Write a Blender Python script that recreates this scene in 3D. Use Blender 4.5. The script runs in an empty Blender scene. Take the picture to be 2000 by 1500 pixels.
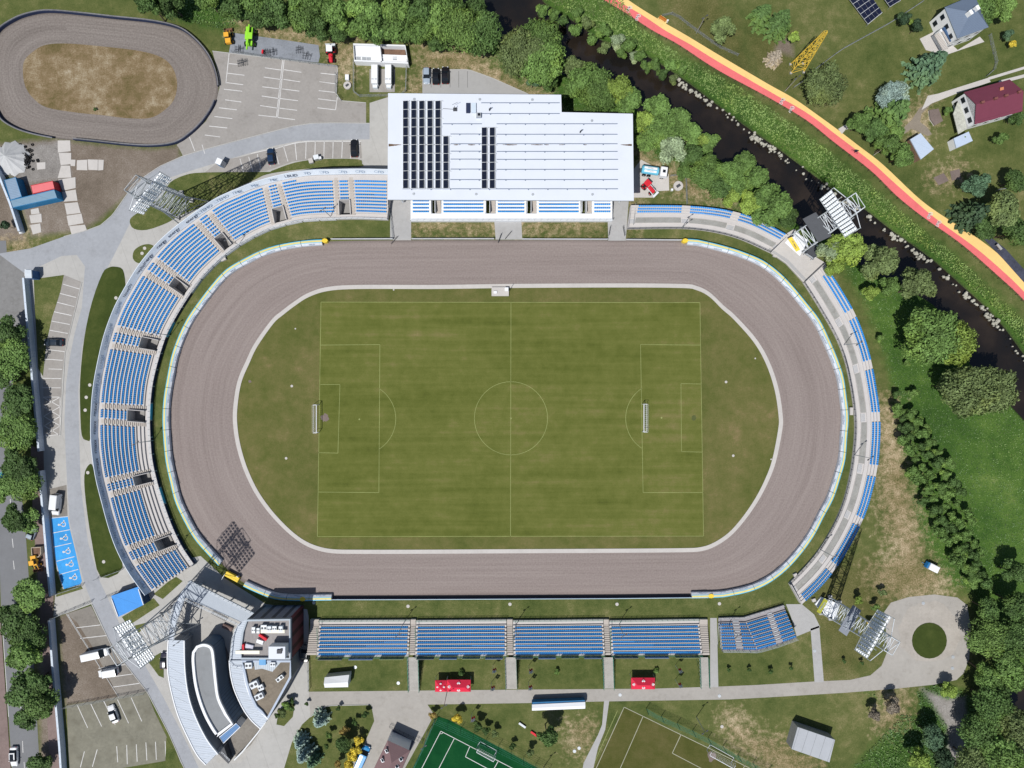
import bpy, math, random
import numpy as np
from mathutils import Vector, Matrix
from mathutils.geometry import tessellate_polygon
random.seed(7); np.random.seed(7)
C = bpy.context.scene.collection
sc = bpy.context.scene
R = math.radians
# ---------------------------------------------------------------- camera, world, sun
S = 0.128            # metres per photo pixel at ground level
H = 170.7            # drone height
cam = bpy.data.objects.new('camera', bpy.data.cameras.new('camera')); C.objects.link(cam)
cam.location = (0, 0, H); cam.rotation_euler = (0, 0, 0)
cam.data.sensor_width = 36; cam.data.lens = 36 * H / (2000 * S)
cam.data.clip_start = 1; cam.data.clip_end = 5000
sc.camera = cam
EL, AZX, AZY = R(62.5), 0.57, 0.82          # shadows fall towards (+x, +y)
w = bpy.data.worlds.new('World'); sc.world = w; w.use_nodes = True
nt = w.node_tree; bg = nt.nodes['Background']
sky = nt.nodes.new('ShaderNodeTexSky'); sky.sky_type = 'NISHITA'; sky.sun_disc = False
sky.sun_elevation = EL; sky.sun_rotation = math.atan2(-AZX, -AZY)
nt.links.new(sky.outputs[0], bg.inputs[0]); bg.inputs[1].default_value = 0.075
sun = bpy.data.objects.new('sun', bpy.data.lights.new('sun', 'SUN')); C.objects.link(sun)
sun.data.energy = 4.6; sun.data.angle = R(0.5); sun.data.color = (1.0, 0.965, 0.91)
sd = Vector((AZX * math.cos(EL), AZY * math.cos(EL), -math.sin(EL)))
sun.rotation_euler = sd.to_track_quat('-Z', 'Y').to_euler(); sun.location = (-80, -120, 250)
sc.view_settings.view_transform = 'Standard'; sc.view_settings.look = 'None'
sc.view_settings.exposure = 0.0; sc.view_settings.gamma = 1.0
sc.cycles.max_bounces = 4; sc.cycles.diffuse_bounces = 2; sc.cycles.glossy_bounces = 2
sc.cycles.transparent_max_bounces = 4

# ---------------------------------------------------------------- helpers
def W(px, py, z=0.0):
    k = (1 - z / H) * S
    return Vector(((px - 1000) * k, (750 - py) * k, z))

def sr(r, g, b, k=1.0):                      # sRGB 0-255 to linear albedo
    f = lambda c: ((c / 255 + 0.055) / 1.055) ** 2.4 if c > 10 else c / 255 / 12.92
    return tuple(min(1, f(c) * k) for c in (r, g, b)) + (1,)

def N(nt, t, **kw):
    n = nt.nodes.new('ShaderNode' + t)
    for k, v in kw.items():
        if k.startswith('i'):
            n.inputs[int(k[1:])].default_value = v
        else: setattr(n, k, v)
    return n

MATS = {}
def mat(name, col, rough=0.75, var=0.18, scale=0.8, metal=0.0, stain=0.0, bump=0.0, spec=None, rows=None):
    """principled with two scales of noise on the colour (dust, weather); rows=(dir, metres) adds fine sheet joints"""
    if name in MATS: return MATS[name]
    m = bpy.data.materials.new(name); m.use_nodes = True; t = m.node_tree
    p = t.nodes['Principled BSDF']; L = t.links.new
    tc = N(t, 'TexCoord'); 
    n1 = N(t, 'TexNoise'); n1.inputs['Scale'].default_value = scale; n1.inputs['Detail'].default_value = 6; n1.inputs['Roughness'].default_value = 0.65
    n2 = N(t, 'TexNoise'); n2.inputs['Scale'].default_value = scale * 0.12; n2.inputs['Detail'].default_value = 4
    L(tc.outputs['Object'], n1.inputs['Vector']); L(tc.outputs['Object'], n2.inputs['Vector'])
    mr = N(t, 'MapRange'); mr.inputs[1].default_value = 0.3; mr.inputs[2].default_value = 0.7
    mr.inputs[3].default_value = 1 - var; mr.inputs[4].default_value = 1 + var
    ad = N(t, 'Math', operation='ADD'); hf = N(t, 'Math', operation='MULTIPLY'); hf.inputs[1].default_value = 0.5
    L(n1.outputs[0], ad.inputs[0]); L(n2.outputs[0], ad.inputs[1]); L(ad.outputs[0], hf.inputs[0]); L(hf.outputs[0], mr.inputs[0])
    vm = N(t, 'VectorMath', operation='SCALE'); vm.inputs[0].default_value = col[:3]; L(mr.outputs[0], vm.inputs['Scale'])
    out = vm.outputs[0]
    if stain > 0:
        n3 = N(t, 'TexNoise'); n3.inputs['Scale'].default_value = 0.35; n3.inputs['Detail'].default_value = 8; n3.inputs['Roughness'].default_value = 0.75
        L(tc.outputs['Object'], n3.inputs['Vector'])
        r3 = N(t, 'MapRange'); r3.inputs[1].default_value = 0.52; r3.inputs[2].default_value = 0.72; r3.inputs[4].default_value = stain
        L(n3.outputs[0], r3.inputs[0])
        mx = N(t, 'Mix', data_type='RGBA'); L(r3.outputs[0], mx.inputs[0]); L(out, mx.inputs[6])
        mx.inputs[7].default_value = (col[0] * 0.45, col[1] * 0.42, col[2] * 0.38, 1); out = mx.outputs[2]
    if rows:
        sx = N(t, 'SeparateXYZ'); L(tc.outputs['Object'], sx.inputs[0])
        d = N(t, 'VectorMath', operation='DOT_PRODUCT'); d.inputs[1].default_value = rows[0]; L(tc.outputs['Object'], d.inputs[0])
        m1 = N(t, 'Math', operation='DIVIDE'); m1.inputs[1].default_value = rows[1]; L(d.outputs['Value'], m1.inputs[0])
        fr = N(t, 'Math', operation='FRACT'); L(m1.outputs[0], fr.inputs[0])
        lt = N(t, 'Math', operation='LESS_THAN'); lt.inputs[1].default_value = rows[2]; L(fr.outputs[0], lt.inputs[0])
        mx = N(t, 'Mix', data_type='RGBA'); L(lt.outputs[0], mx.inputs[0]); L(out, mx.inputs[6])
        mx.inputs[7].default_value = tuple(c * rows[3] for c in col[:3]) + (1,); out = mx.outputs[2]
    L(out, p.inputs['Base Color'])
    p.inputs['Roughness'].default_value = rough if rough < 0.3 else max(rough, 0.6); p.inputs['Metallic'].default_value = metal
    p.inputs['Specular IOR Level'].default_value = 0.2 if spec is None else spec
    if bump:
        b = N(t, 'Bump'); b.inputs['Strength'].default_value = bump; b.inputs['Distance'].default_value = 0.05
        L(n1.outputs[0], b.inputs['Height']); L(b.outputs[0], p.inputs['Normal'])
    MATS[name] = m
    return m

def finish(o, name, parent=None, label=None, cat=None, group=None, kind=None):
    if parent is not None: o.parent = parent
    if label: o['label'] = label
    if cat: o['category'] = cat
    if group: o['group'] = group
    if kind: o['kind'] = kind
    return o

def empty(name, loc, rz=0, label=None, cat=None, group=None):
    o = bpy.data.objects.new(name, None); C.objects.link(o); o.location = loc; o.rotation_euler = (0, 0, rz)
    o.empty_display_size = 0.5
    return finish(o, name, None, label, cat, group)

def dup(root, loc=None, rz=None, label=None, group=None, parent=None, color=None, scale=None):
    r = root.copy(); C.objects.link(r)
    if loc is not None: r.location = loc
    if rz is not None: r.rotation_euler = (0, 0, rz)
    if scale is not None: r.scale = scale
    if label: r['label'] = label
    if group: r['group'] = group
    if parent is not None: r.parent = parent
    if color: r.color = color
    for ch in list(root.children):
        c = dup(ch, parent=r, color=color if ch.name.startswith('crown') else None)
    return r

class MB:
    def __init__(s, org=(0, 0, 0)):
        s.v = []; s.f = []; s.m = []; s.o = Vector(org)
    def add(s, vs, fs, mi=0):
        b = len(s.v); s.v += [tuple(Vector(v) - s.o) for v in vs]
        s.f += [tuple(b + i for i in f) for f in fs]; s.m += [mi] * len(fs); return s
    def poly(s, pts, z, mi=0):               # flat polygon from world xy points
        vs = [Vector((p[0], p[1], z)) for p in pts]
        tr = tessellate_polygon([vs]); fs = []
        for a, b, c in tr:
            n = (vs[b] - vs[a]).cross(vs[c] - vs[a])
            fs.append((a, b, c) if n.z > 0 else (a, c, b))
        return s.add(vs, fs, mi)
    def prism(s, pts, z0, z1, mi=0, side=None, bottom=False):
        side = mi if side is None else side
        pts = [(p[0], p[1]) for p in pts]
        ar = sum(pts[i - 1][0] * pts[i][1] - pts[i][0] * pts[i - 1][1] for i in range(len(pts)))
        if ar < 0: pts = pts[::-1]
        s.poly(pts, z1, mi)
        n = len(pts)
        vs = [(x, y, z0) for x, y in pts] + [(x, y, z1) for x, y in pts]
        return s.add(vs, [(i, (i + 1) % n, n + (i + 1) % n, n + i) for i in range(n)], side)
    def box(s, c, d, rz=0, mi=0, tilt=None):
        M = Matrix.Translation(Vector(c)) @ Matrix.Rotation(rz, 4, 'Z')
        if tilt: M = M @ Matrix.Rotation(tilt[0], 4, tilt[1])
        x, y, z = d[0] / 2, d[1] / 2, d[2] / 2
        vs = [M @ Vector(p) for p in ((-x,-y,-z),(x,-y,-z),(x,y,-z),(-x,y,-z),(-x,-y,z),(x,-y,z),(x,y,z),(-x,y,z))]
        return s.add(vs, [(0,3,2,1),(4,5,6,7),(0,1,5,4),(1,2,6,5),(2,3,7,6),(3,0,4,7)], mi)
    def tube(s, p, q, r, n=5, r2=None, mi=0, cap=False):
        p, q = Vector(p), Vector(q); d = (q - p)
        if d.length < 1e-6: return s
        d.normalize(); a = d.orthogonal().normalized(); b = d.cross(a); r2 = r if r2 is None else r2
        vs = []
        for c, rr in ((p, r), (q, r2)):
            for i in range(n):
                t = 2 * math.pi * i / n; vs.append(c + a * (rr * math.cos(t)) + b * (rr * math.sin(t)))
        fs = [(i, (i + 1) % n, n + (i + 1) % n, n + i) for i in range(n)]
        if cap: fs += [tuple(range(n))[::-1], tuple(range(n, 2 * n))]
        return s.add(vs, fs, mi)
    def disc(s, c, r, z, n=16, mi=0, r0=0):
        pts = [(c[0] + r * math.cos(2 * math.pi * i / n), c[1] + r * math.sin(2 * math.pi * i / n)) for i in range(n)]
        if r0 == 0: return s.poly(pts, z, mi)
        ins = [(c[0] + r0 * math.cos(2 * math.pi * i / n), c[1] + r0 * math.sin(2 * math.pi * i / n)) for i in range(n)]
        vs = [(x, y, z) for x, y in pts + ins]
        return s.add(vs, [(i, (i + 1) % n, n + (i + 1) % n, n + i) for i in range(n)], mi)
    def strip(s, A, B, mi=0, closed=False):  # quads between two equally long 3d polylines
        n = len(A); vs = [Vector(p) for p in A] + [Vector(p) for p in B]
        r = range(n if closed else n - 1)
        return s.add(vs, [(i, (i + 1) % n, n + (i + 1) % n, n + i) for i in r], mi)
    def wall(s, P, z0, z1, th=0.1, mi=0, closed=False):   # thin upright wall along a polyline
        P = [Vector((p[0], p[1])) for p in P]; n = len(P); L = []; Rr = []
        for i in range(n):
            a = P[i - 1] if (i or closed) else P[i]; b = P[(i + 1) % n] if (i < n - 1 or closed) else P[i]
            t = (b - a).normalized(); nn = Vector((-t.y, t.x)) * th / 2
            L.append(P[i] + nn); Rr.append(P[i] - nn)
        a0 = [(p.x, p.y, z0) for p in L]; a1 = [(p.x, p.y, z1) for p in L]
        b0 = [(p.x, p.y, z0) for p in Rr]; b1 = [(p.x, p.y, z1) for p in Rr]
        s.strip(a1, a0, mi, closed); s.strip(b0, b1, mi, closed); s.strip(b1, a1, mi, closed)
        if not closed:
            for i in (0, -1): s.add([a0[i], a1[i], b1[i], b0[i]], [(0, 1, 2, 3)], mi)
        return s
    def build(s, name, mats, parent=None, smooth=False, **kw):
        me = bpy.data.meshes.new(name); me.from_pydata(s.v, [], s.f); 
        if not isinstance(mats, (list, tuple)): mats = [mats]
        for m in mats: me.materials.append(m)
        if len(mats) > 1: me.polygons.foreach_set('material_index', s.m)
        if smooth: me.polygons.foreach_set('use_smooth', [True] * len(s.f))
        me.update(); o = bpy.data.objects.new(name, me); C.objects.link(o)
        if parent is None and s.o.length > 0: o.location = s.o
        return finish(o, name, parent, **kw)

def PX(pts, z=0):                            # photo pixels (seen at height z) to world points
    return [W(x, y, z) for x, y in pts]
def cat(pts, n=6, closed=False):             # catmull-rom through 2d points
    P = [np.array(p, float) for p in pts]; m = len(P); out = []
    for i in range(m if closed else m - 1):
        p1, p2 = P[i], P[(i + 1) % m]
        p0 = P[i - 1] if (i or closed) else p1 * 2 - p2
        p3 = P[(i + 2) % m] if (closed or i + 2 < m) else p2 * 2 - p1
        for k in range(n):
            t = k / n
            out.append(tuple(0.5 * ((2 * p1) + (-p0 + p2) * t + (2 * p0 - 5 * p1 + 4 * p2 - p3) * t * t + (-p0 + 3 * p1 - 3 * p2 + p3) * t ** 3)))
    if not closed: out.append(tuple(P[-1]))
    return out
def resample(P, d, closed=False):            # equal steps along a 2d/3d polyline
    A = np.array([tuple(p) for p in P], float)
    if closed: A = np.vstack([A, A[:1]])
    L = np.r_[0, np.cumsum(np.linalg.norm(np.diff(A, axis=0), axis=1))]
    n = max(2, int(round(L[-1] / d)) + 1); t = np.linspace(0, L[-1], n)
    B = np.stack([np.interp(t, L, A[:, k]) for k in range(A.shape[1])], 1)
    return B[:-1] if closed else B
def offset(P, d, closed=False):
    P = [Vector((p[0], p[1])) for p in P]; n = len(P); o = []
    for i in range(n):
        a = P[i - 1] if (i or closed) else P[i]; b = P[(i + 1) % n] if (i < n - 1 or closed) else P[i]
        t = (b - a).normalized(); o.append((P[i].x - t.y * d, P[i].y + t.x * d))
    return o
_TX = {}
def text(name, s, loc, size, rz, m, parent=None, tilt=0.0, ext=0.01, **kw):
    key = (s, size, m.name)
    if key not in _TX:                        # default font outlines, turned into a mesh once
        cu = bpy.data.curves.new(name, 'FONT'); cu.body = s; cu.size = size; cu.extrude = ext
        cu.align_x = 'CENTER'; cu.align_y = 'CENTER'; cu.resolution_u = 2
        t_ = bpy.data.objects.new('tmp', cu); me = bpy.data.meshes.new_from_object(t_); me.materials.clear(); me.materials.append(m)
        bpy.data.objects.remove(t_); bpy.data.curves.remove(cu); _TX[key] = me
    o = bpy.data.objects.new(name, _TX[key]); C.objects.link(o); o.location = loc
    o.rotation_euler = (tilt, 0, rz); return finish(o, name, parent, **kw)

# ---------------------------------------------------------------- shared colours
K = 0.62                                     # photo brightness to surface albedo
concrete = mat('concrete', sr(196, 196, 196, K), 0.9, 0.10, 1.2, stain=0.25)
concrete_pale = mat('concrete_pale', sr(222, 218, 214, K), 0.9, 0.08, 1.2, stain=0.15)
road_m = mat('road_concrete', sr(203, 202, 199, K), 0.92, 0.10, 0.9, stain=0.25, rows=((1, .35, 0), 4.5, .02, .8))
lane_b = mat('road_asphalt_lane', sr(182, 186, 193, K), 0.92, 0.13, 1.3, stain=0.3)
paver = mat('paver', sr(178, 174, 170, K), 0.92, 0.13, 1.6, stain=0.35)
paver_dark = mat('paver_dark', sr(156, 151, 144, K), 0.92, 0.22, 1.6, stain=0.5)
asphalt = mat('asphalt', sr(140, 142, 146, K), 0.92, 0.10, 1.4, stain=0.2)
paint_w = mat('line_paint', sr(228, 228, 228, 0.7), 0.8, 0.2, 2.5, stain=0.5)
white = mat('white_sheet', (0.70, 0.72, 0.75, 1), 0.45, 0.03, 0.3)
steel = mat('galvanised_steel', (0.42, 0.45, 0.48, 1), 0.45, 0.15, 1.0, metal=0.5)
steel_w = mat('white_steel', (0.62, 0.66, 0.70, 1), 0.4, 0.08, 1.0)
steel_d = mat('dark_steel', (0.06, 0.065, 0.075, 1), 0.5, 0.2, 1.0)
blue_seat = mat('blue_seat_plastic', (0.022, 0.26, 0.66, 1), 0.45, 0.18, 0.6, spec=0.3)
black = mat('black_rubber', (0.012, 0.012, 0.013, 1), 0.8, 0.2, 2.0)
glass = mat('dark_glass', (0.015, 0.02, 0.028, 1), 0.08, 0.1, 1.0)
red = mat('red_paint', (0.55, 0.02, 0.035, 1), 0.4, 0.1, 1.0)
yellow = mat('yellow_paint', (0.72, 0.52, 0.05, 1), 0.5, 0.1, 1.0)
ink = mat('ink', (0.03, 0.05, 0.10, 1), 0.6, 0.1, 2.0)
ink_soft = mat('ink_soft', (0.25, 0.33, 0.45, 1), 0.6, 0.1, 2.0)
wood = mat('weathered_wood', (0.33, 0.32, 0.30, 1), 0.85, 0.2, 3.0)
green_wire = mat('green_wire', (0.03, 0.16, 0.11, 1), 0.6, 0.1, 2.0)
metal_roof = mat('ribbed_metal_roof', (0.50, 0.55, 0.60, 1), 0.45, 0.06, 0.6)
# ---------------------------------------------------------------- ground sheet with signed-distance regions
RIVER = cat([(820,-160),(880,-60),(905,0),(960,45),(1010,85),(1090,118),(1180,165),(1260,200),(1340,236),(1410,290),(1470,330),(1530,375),(1575,425),(1640,458),(1690,500),(1750,532),(1830,575),(1872,620),(1905,690),(1960,745),(2010,800),(2200,1010)], 4) + \
        cat([(2200,880),(2040,745),(1998,700),(1965,655),(1925,610),(1870,560),(1815,512),(1745,462),(1680,412),(1625,378),(1570,338),(1515,297),(1450,252),(1385,203),(1325,158),(1250,112),(1175,88),(1110,45),(1060,14),(1035,-20),(960,-160)], 4)
POND = [(1962,1345),(2010,1330),(2300,1300),(2300,1560),(2030,1480),(1985,1440),(1960,1400)]
LUSH = [
 [(1000,-60),(1180,-60),(1245,52),(1330,108),(1440,168),(1540,238),(1620,298),(1700,363),(1780,432),(1860,495),(1940,570),(2060,690),(2060,800),(1900,610),(1750,480),(1600,380),(1450,270),(1330,175),(1180,105),(1040,10)],
 [(1250,440),(1400,400),(1480,330),(1570,430),(1640,470),(1760,540),(1850,600),(1900,690),(1960,760),(2060,850),(2060,1340),(1950,1330),(1900,1160),(1850,1140),(1800,1050),(1772,940),(1752,800),(1728,700),(1690,600),(1640,510),(1560,455),(1430,412)],
 [(1690,1345),(1760,1400),(1720,1440),(1665,1500),(1640,1560),(2060,1560),(2060,1380),(1930,1380),(1870,1345),(1830,1336),(1790,1352),(1800,1400),(1760,1395)],
 [(340,-40),(480,-40),(470,40),(440,60),(400,50),(350,40),(330,20)],
 [(930,95),(1000,60),(1260,180),(1250,230),(1100,220),(1040,180),(1000,150),(960,118)],
 [(1238,215),(1420,280),(1500,400),(1390,400),(1320,330),(1250,300)],
]
DRY = [
 [(1722,782),(1745,790),(1768,900),(1788,1010),(1798,1085),(1850,1140),(1800,1175),(1720,1172),(1700,1120),(1745,1080),(1722,980),(1716,850)],
 [(822,98),(900,96),(958,128),(1010,168),(1055,196),(980,180),(920,145),(830,138)],
 [(470,52),(600,62),(690,80),(690,96),(600,82),(500,70)],
 [(640,80),(690,100),(680,150),(660,140)],
 [(1248,298),(1300,320),(1360,355),(1440,395),(1430,402),(1340,380),(1250,320)],
 [(803,434),(965,434),(965,448),(803,448)], [(1018,434),(1185,434),(1185,448),(1018,448)],
 [(1420,1400),(1440,1398),(1470,1440),(1530,1450),(1600,1500),(1610,1560),(1500,1500),(1430,1440)],
 [(1115,1425),(1150,1415),(1150,1450),(1118,1462)],
 [(1725,1355),(1768,1358),(1765,1415),(1722,1418)],
 [(0,480),(50,470),(60,540),(0,540)],
 [(1822,348),(1845,340),(1852,355),(1832,362)], [(1855,335),(1874,331),(1876,350),(1858,352)],
 [(1765,235),(1810,200),(1815,245),(1790,265)],
 [(1225,375),(1250,400),(1240,450),(1222,450)],
 [(1040,150),(1070,180),(1075,196),(1010,190)],
 [(810,160),(830,140),(828,182),(800,182)],
]
DIRT = [
 [(-40,284),(60,275),(110,272),(180,282),(300,292),(350,284),(352,318),(262,372),(190,432),(160,450),(60,462),(10,300),(-40,300)],
 [(112,1205),(150,1190),(235,1345),(230,1370),(128,1378)],
 [(-40,340),(10,350),(52,470),(-40,480)],
 [(68,900),(100,900),(112,1500),(80,1500)],
 [(1520,70),(1545,80),(1550,110),(1515,100)],
 [(88,880),(120,860),(125,945),(96,945)],
]
GRAV = [
 [(1800,1345),(1850,1365),(1885,1360),(1892,1440),(1870,1500),(1850,1490),(1850,1420)],
 [(28,285),(130,275),(138,350),(40,360)],
 [(-10,295),(0,290),(62,292),(66,330),(40,345),(0,340)],
]
WORN = [   # brown trampled turf: garden paths, verges
 [(1450,60),(1540,60),(1560,160),(1480,190)],
 [(1290,-20),(1400,-20),(1500,160),(1560,230),(1500,200),(1330,80)],
 [(1580,1110),(1700,1090),(1730,1180),(1720,1290),(1610,1330)],
 [(40,84),(120,80),(320,100),(350,160),(330,220),(260,240),(100,215),(40,160)],
]
def sdf(X, Y, polys):
    best = np.full(X.shape, -1e3)
    for P in polys:
        if len(P) < 3 or P[1] == (1, 1): continue
        P = [((x - 1000) * S, (750 - y) * S) for x, y in P]
        xs = [p[0] for p in P]; ys = [p[1] for p in P]
        d = np.full(X.shape, 1e6); ins = np.zeros(X.shape, bool)
        for i in range(len(P)):
            (ax, ay), (bx, by) = P[i - 1], P[i]
            ex, ey = bx - ax, by - ay; wx, wy = X - ax, Y - ay
            t = np.clip((wx * ex + wy * ey) / (ex * ex + ey * ey + 1e-9), 0, 1)
            d = np.minimum(d, (wx - ex * t) ** 2 + (wy - ey * t) ** 2)
            c = ((ay > Y) != (by > Y)) & (X < ex * (Y - ay) / (ey if abs(ey) > 1e-9 else 1e-9) + ax); ins ^= c
        s_ = np.where(ins, 1, -1) * np.sqrt(d); best = np.maximum(best, s_)
    return best
def axis(h, st):
    a = np.arange(-h, h + st / 2, st); o = np.array([h + 4, h + 12, h + 30, h + 80, h + 250, h + 800, h + 2000.])
    return np.r_[-o[::-1], a, o]
gx, gy = axis(136, 0.6), axis(104, 0.6)
GX, GY = np.meshgrid(gx, gy)
s_r = np.maximum(sdf(GX, GY, [RIVER]), sdf(GX, GY, [POND]))
t_ = np.clip((s_r + 3.0) / 1.8, 0, 1); GZ = -2.6 * t_ * t_ * (3 - 2 * t_)
far = (abs(GX) > 140) | (abs(GY) > 108); GZ[far] = 0
def ground_z(x, y):
    i = np.clip(np.searchsorted(gx, x), 0, len(gx) - 1); j = np.clip(np.searchsorted(gy, y), 0, len(gy) - 1)
    return GZ[j, i]
nx, ny = len(gx), len(gy)
me = bpy.data.meshes.new('ground'); me.vertices.add(nx * ny)
me.vertices.foreach_set('co', np.stack([GX, GY, GZ], -1).reshape(-1))
ii, jj = np.meshgrid(np.arange(nx - 1), np.arange(ny - 1)); a = (jj * nx + ii).reshape(-1)
q = np.stack([a, a + 1, a + 1 + nx, a + nx], 1)
def set_quads(me, q):
    n = len(q); me.loops.add(n * 4); me.loops.foreach_set('vertex_index', q.reshape(-1).astype(np.int32))
    me.polygons.add(n); me.polygons.foreach_set('loop_start', np.arange(0, n * 4, 4, dtype=np.int32))
    me.polygons.foreach_set('loop_total', np.full(n, 4, np.int32))
set_quads(me, q)
for nm, arr in (('lush', sdf(GX, GY, LUSH)), ('dry', sdf(GX, GY, DRY)), ('dirt', sdf(GX, GY, DIRT)), ('grav', sdf(GX, GY, GRAV)), ('worn', sdf(GX, GY, WORN)), ('bed', s_r + 1.9)):
    at = me.attributes.new(nm, 'FLOAT', 'POINT'); at.data.foreach_set('value', np.clip(arr, -20, 20).reshape(-1).astype(np.float32))
me.polygons.foreach_set('use_smooth', np.ones(len(q), bool)); me.update(); me.validate()
ground = bpy.data.objects.new('ground', me); C.objects.link(ground); ground['kind'] = 'structure'

def ramp(t, src, stops):
    r = N(t, 'ValToRGB'); e = r.color_ramp.elements
    while len(e) < len(stops): e.new(0.5)
    for k, (p, c) in enumerate(stops): e[k].position = p; e[k].color = c
    t.links.new(src, r.inputs[0]); return r.outputs[0]
def grass_mat(name, stops, layers=(), streak=None, grain=0.5, big=0.045):
    m = bpy.data.materials.new(name); m.use_nodes = True; t = m.node_tree; L = t.links.new
    p = t.nodes['Principled BSDF']; p.inputs['Roughness'].default_value = 0.95; p.inputs['Specular IOR Level'].default_value = 0.1
    tc = N(t, 'TexCoord'); vec = tc.outputs['Object']
    def noise(sc_, det=6, ro=0.65, v=None):
        n = N(t, 'TexNoise'); n.inputs['Scale'].default_value = sc_; n.inputs['Detail'].default_value = det; n.inputs['Roughness'].default_value = ro
        L(v or vec, n.inputs['Vector']); return n.outputs[0]
    big_n = noise(big, 7, 0.7); med = noise(0.35, 6, 0.7); fine = noise(3.2, 5, 0.75)
    s1 = N(t, 'Math', operation='MULTIPLY_ADD'); L(med, s1.inputs[0]); s1.inputs[1].default_value = 0.55; 
    s0 = N(t, 'Math', operation='MULTIPLY'); L(big_n, s0.inputs[0]); s0.inputs[1].default_value = 0.75; L(s0.outputs[0], s1.inputs[2])
    s2 = N(t, 'Math', operation='MULTIPLY_ADD'); L(fine, s2.inputs[0]); s2.inputs[1].default_value = grain; L(s1.outputs[0], s2.inputs[2])
    val = s2.outputs[0]
    if streak:
        mp = N(t, 'Mapping'); mp.inputs['Scale'].default_value = streak; L(vec, mp.inputs[0])
        st = noise(1.0, 4, 0.6, mp.outputs[0]); a = N(t, 'Math', operation='MULTIPLY_ADD'); L(st, a.inputs[0]); a.inputs[1].default_value = 0.6; L(val, a.inputs[2])
        val = a.outputs[0]
    mid = (0.75 + 0.55 + grain + (0.6 if streak else 0)) / 2
    mr = N(t, 'MapRange'); mr.inputs[1].default_value = mid - 0.33; mr.inputs[2].default_value = mid + 0.33; L(val, mr.inputs[0])
    col = ramp(t, mr.outputs[0], stops)
    for (attr, amp, soft, st2, nsc) in layers:
        at = N(t, 'Attribute', attribute_name=attr)
        nn = noise(nsc, 7, 0.72); a = N(t, 'Math', operation='MULTIPLY_ADD'); sb = N(t, 'Math', operation='SUBTRACT'); L(nn, sb.inputs[0]); sb.inputs[1].default_value = 0.5
        L(sb.outputs[0], a.inputs[0]); a.inputs[1].default_value = amp; L(at.outputs['Fac'], a.inputs[2])
        m2 = N(t, 'MapRange'); m2.inputs[1].default_value = -soft; m2.inputs[2].default_value = soft; L(a.outputs[0], m2.inputs[0])
        v2 = N(t, 'Math', operation='MULTIPLY_ADD'); L(fine, v2.inputs[0]); v2.inputs[1].default_value = 0.7
        h2 = N(t, 'Math', operation='MULTIPLY'); L(med, h2.inputs[0]); h2.inputs[1].default_value = 0.3; h3 = N(t, 'Math', operation='MULTIPLY_ADD'); L(big_n, h3.inputs[0]); h3.inputs[1].default_value = 0.7; L(h2.outputs[0], h3.inputs[2]); L(h3.outputs[0], v2.inputs[2])
        m3 = N(t, 'MapRange'); m3.inputs[1].default_value = 0.62; m3.inputs[2].default_value = 1.10; L(v2.outputs[0], m3.inputs[0])
        c2 = ramp(t, m3.outputs[0], st2)
        mx = N(t, 'Mix', data_type='RGBA'); L(m2.outputs[0], mx.inputs[0]); L(col, mx.inputs[6]); L(c2, mx.inputs[7]); col = mx.outputs[2]
    L(col, p.inputs['Base Color'])
    b = N(t, 'Bump'); b.inputs['Strength'].default_value = 0.6; b.inputs['Distance'].default_value = 0.12; L(fine, b.inputs['Height']); L(b.outputs[0], p.inputs['Normal'])
    return m
g = lambda r, g_, b: sr(r, g_, b, K)
verge = [(0.0, g(58, 74, 36)), (0.33, g(88, 102, 54)), (0.58, g(112, 119, 70)), (0.8, g(146, 141, 98)), (1.0, g(196, 188, 152))]
straw = [(0.0, g(88, 92, 50)), (0.3, g(128, 122, 80)), (0.5, g(172, 154, 120)), (0.75, g(216, 198, 166)), (1.0, g(240, 230, 208))]
me.materials.append(grass_mat('meadow', verge, [
    ('lush', 7, 1.5, [(0, g(46, 72, 34)), (0.35, g(68, 102, 44)), (0.65, g(96, 128, 58)), (0.85, g(126, 146, 80)), (1, g(176, 180, 134))], 0.5),
    ('worn', 14, 3.0, [(0, g(74, 82, 42)), (0.45, g(108, 110, 64)), (0.75, g(140, 132, 92)), (1, g(182, 172, 136))], 0.35),
    ('dirt', 2.0, 0.8, [(0, g(104, 94, 82)), (0.5, g(142, 130, 118)), (0.8, g(166, 156, 146)), (1, g(190, 184, 174))], 0.6),
    ('dry', 24, 3.2, straw, 0.7),
    ('grav', 3, 0.8, [(0, g(120, 116, 112)), (0.5, g(166, 162, 158)), (1, g(210, 208, 206))], 0.9),
    ('bed', 0.5, 0.3, [(0, (0.02, 0.016, 0.012, 1)), (1, (0.06, 0.05, 0.04, 1))], 0.6)]))

def sheet(name, pts, z, m, kind='structure', zpx=0, world=False, parent=None, th=0.0, **kw):
    P = pts if world else PX(pts, zpx)
    b = MB(); (b.prism(P, z - th, z) if th else b.poly(P, z))
    return b.build(name, m, parent, kind=kind if parent is None else None, **kw)

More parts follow.
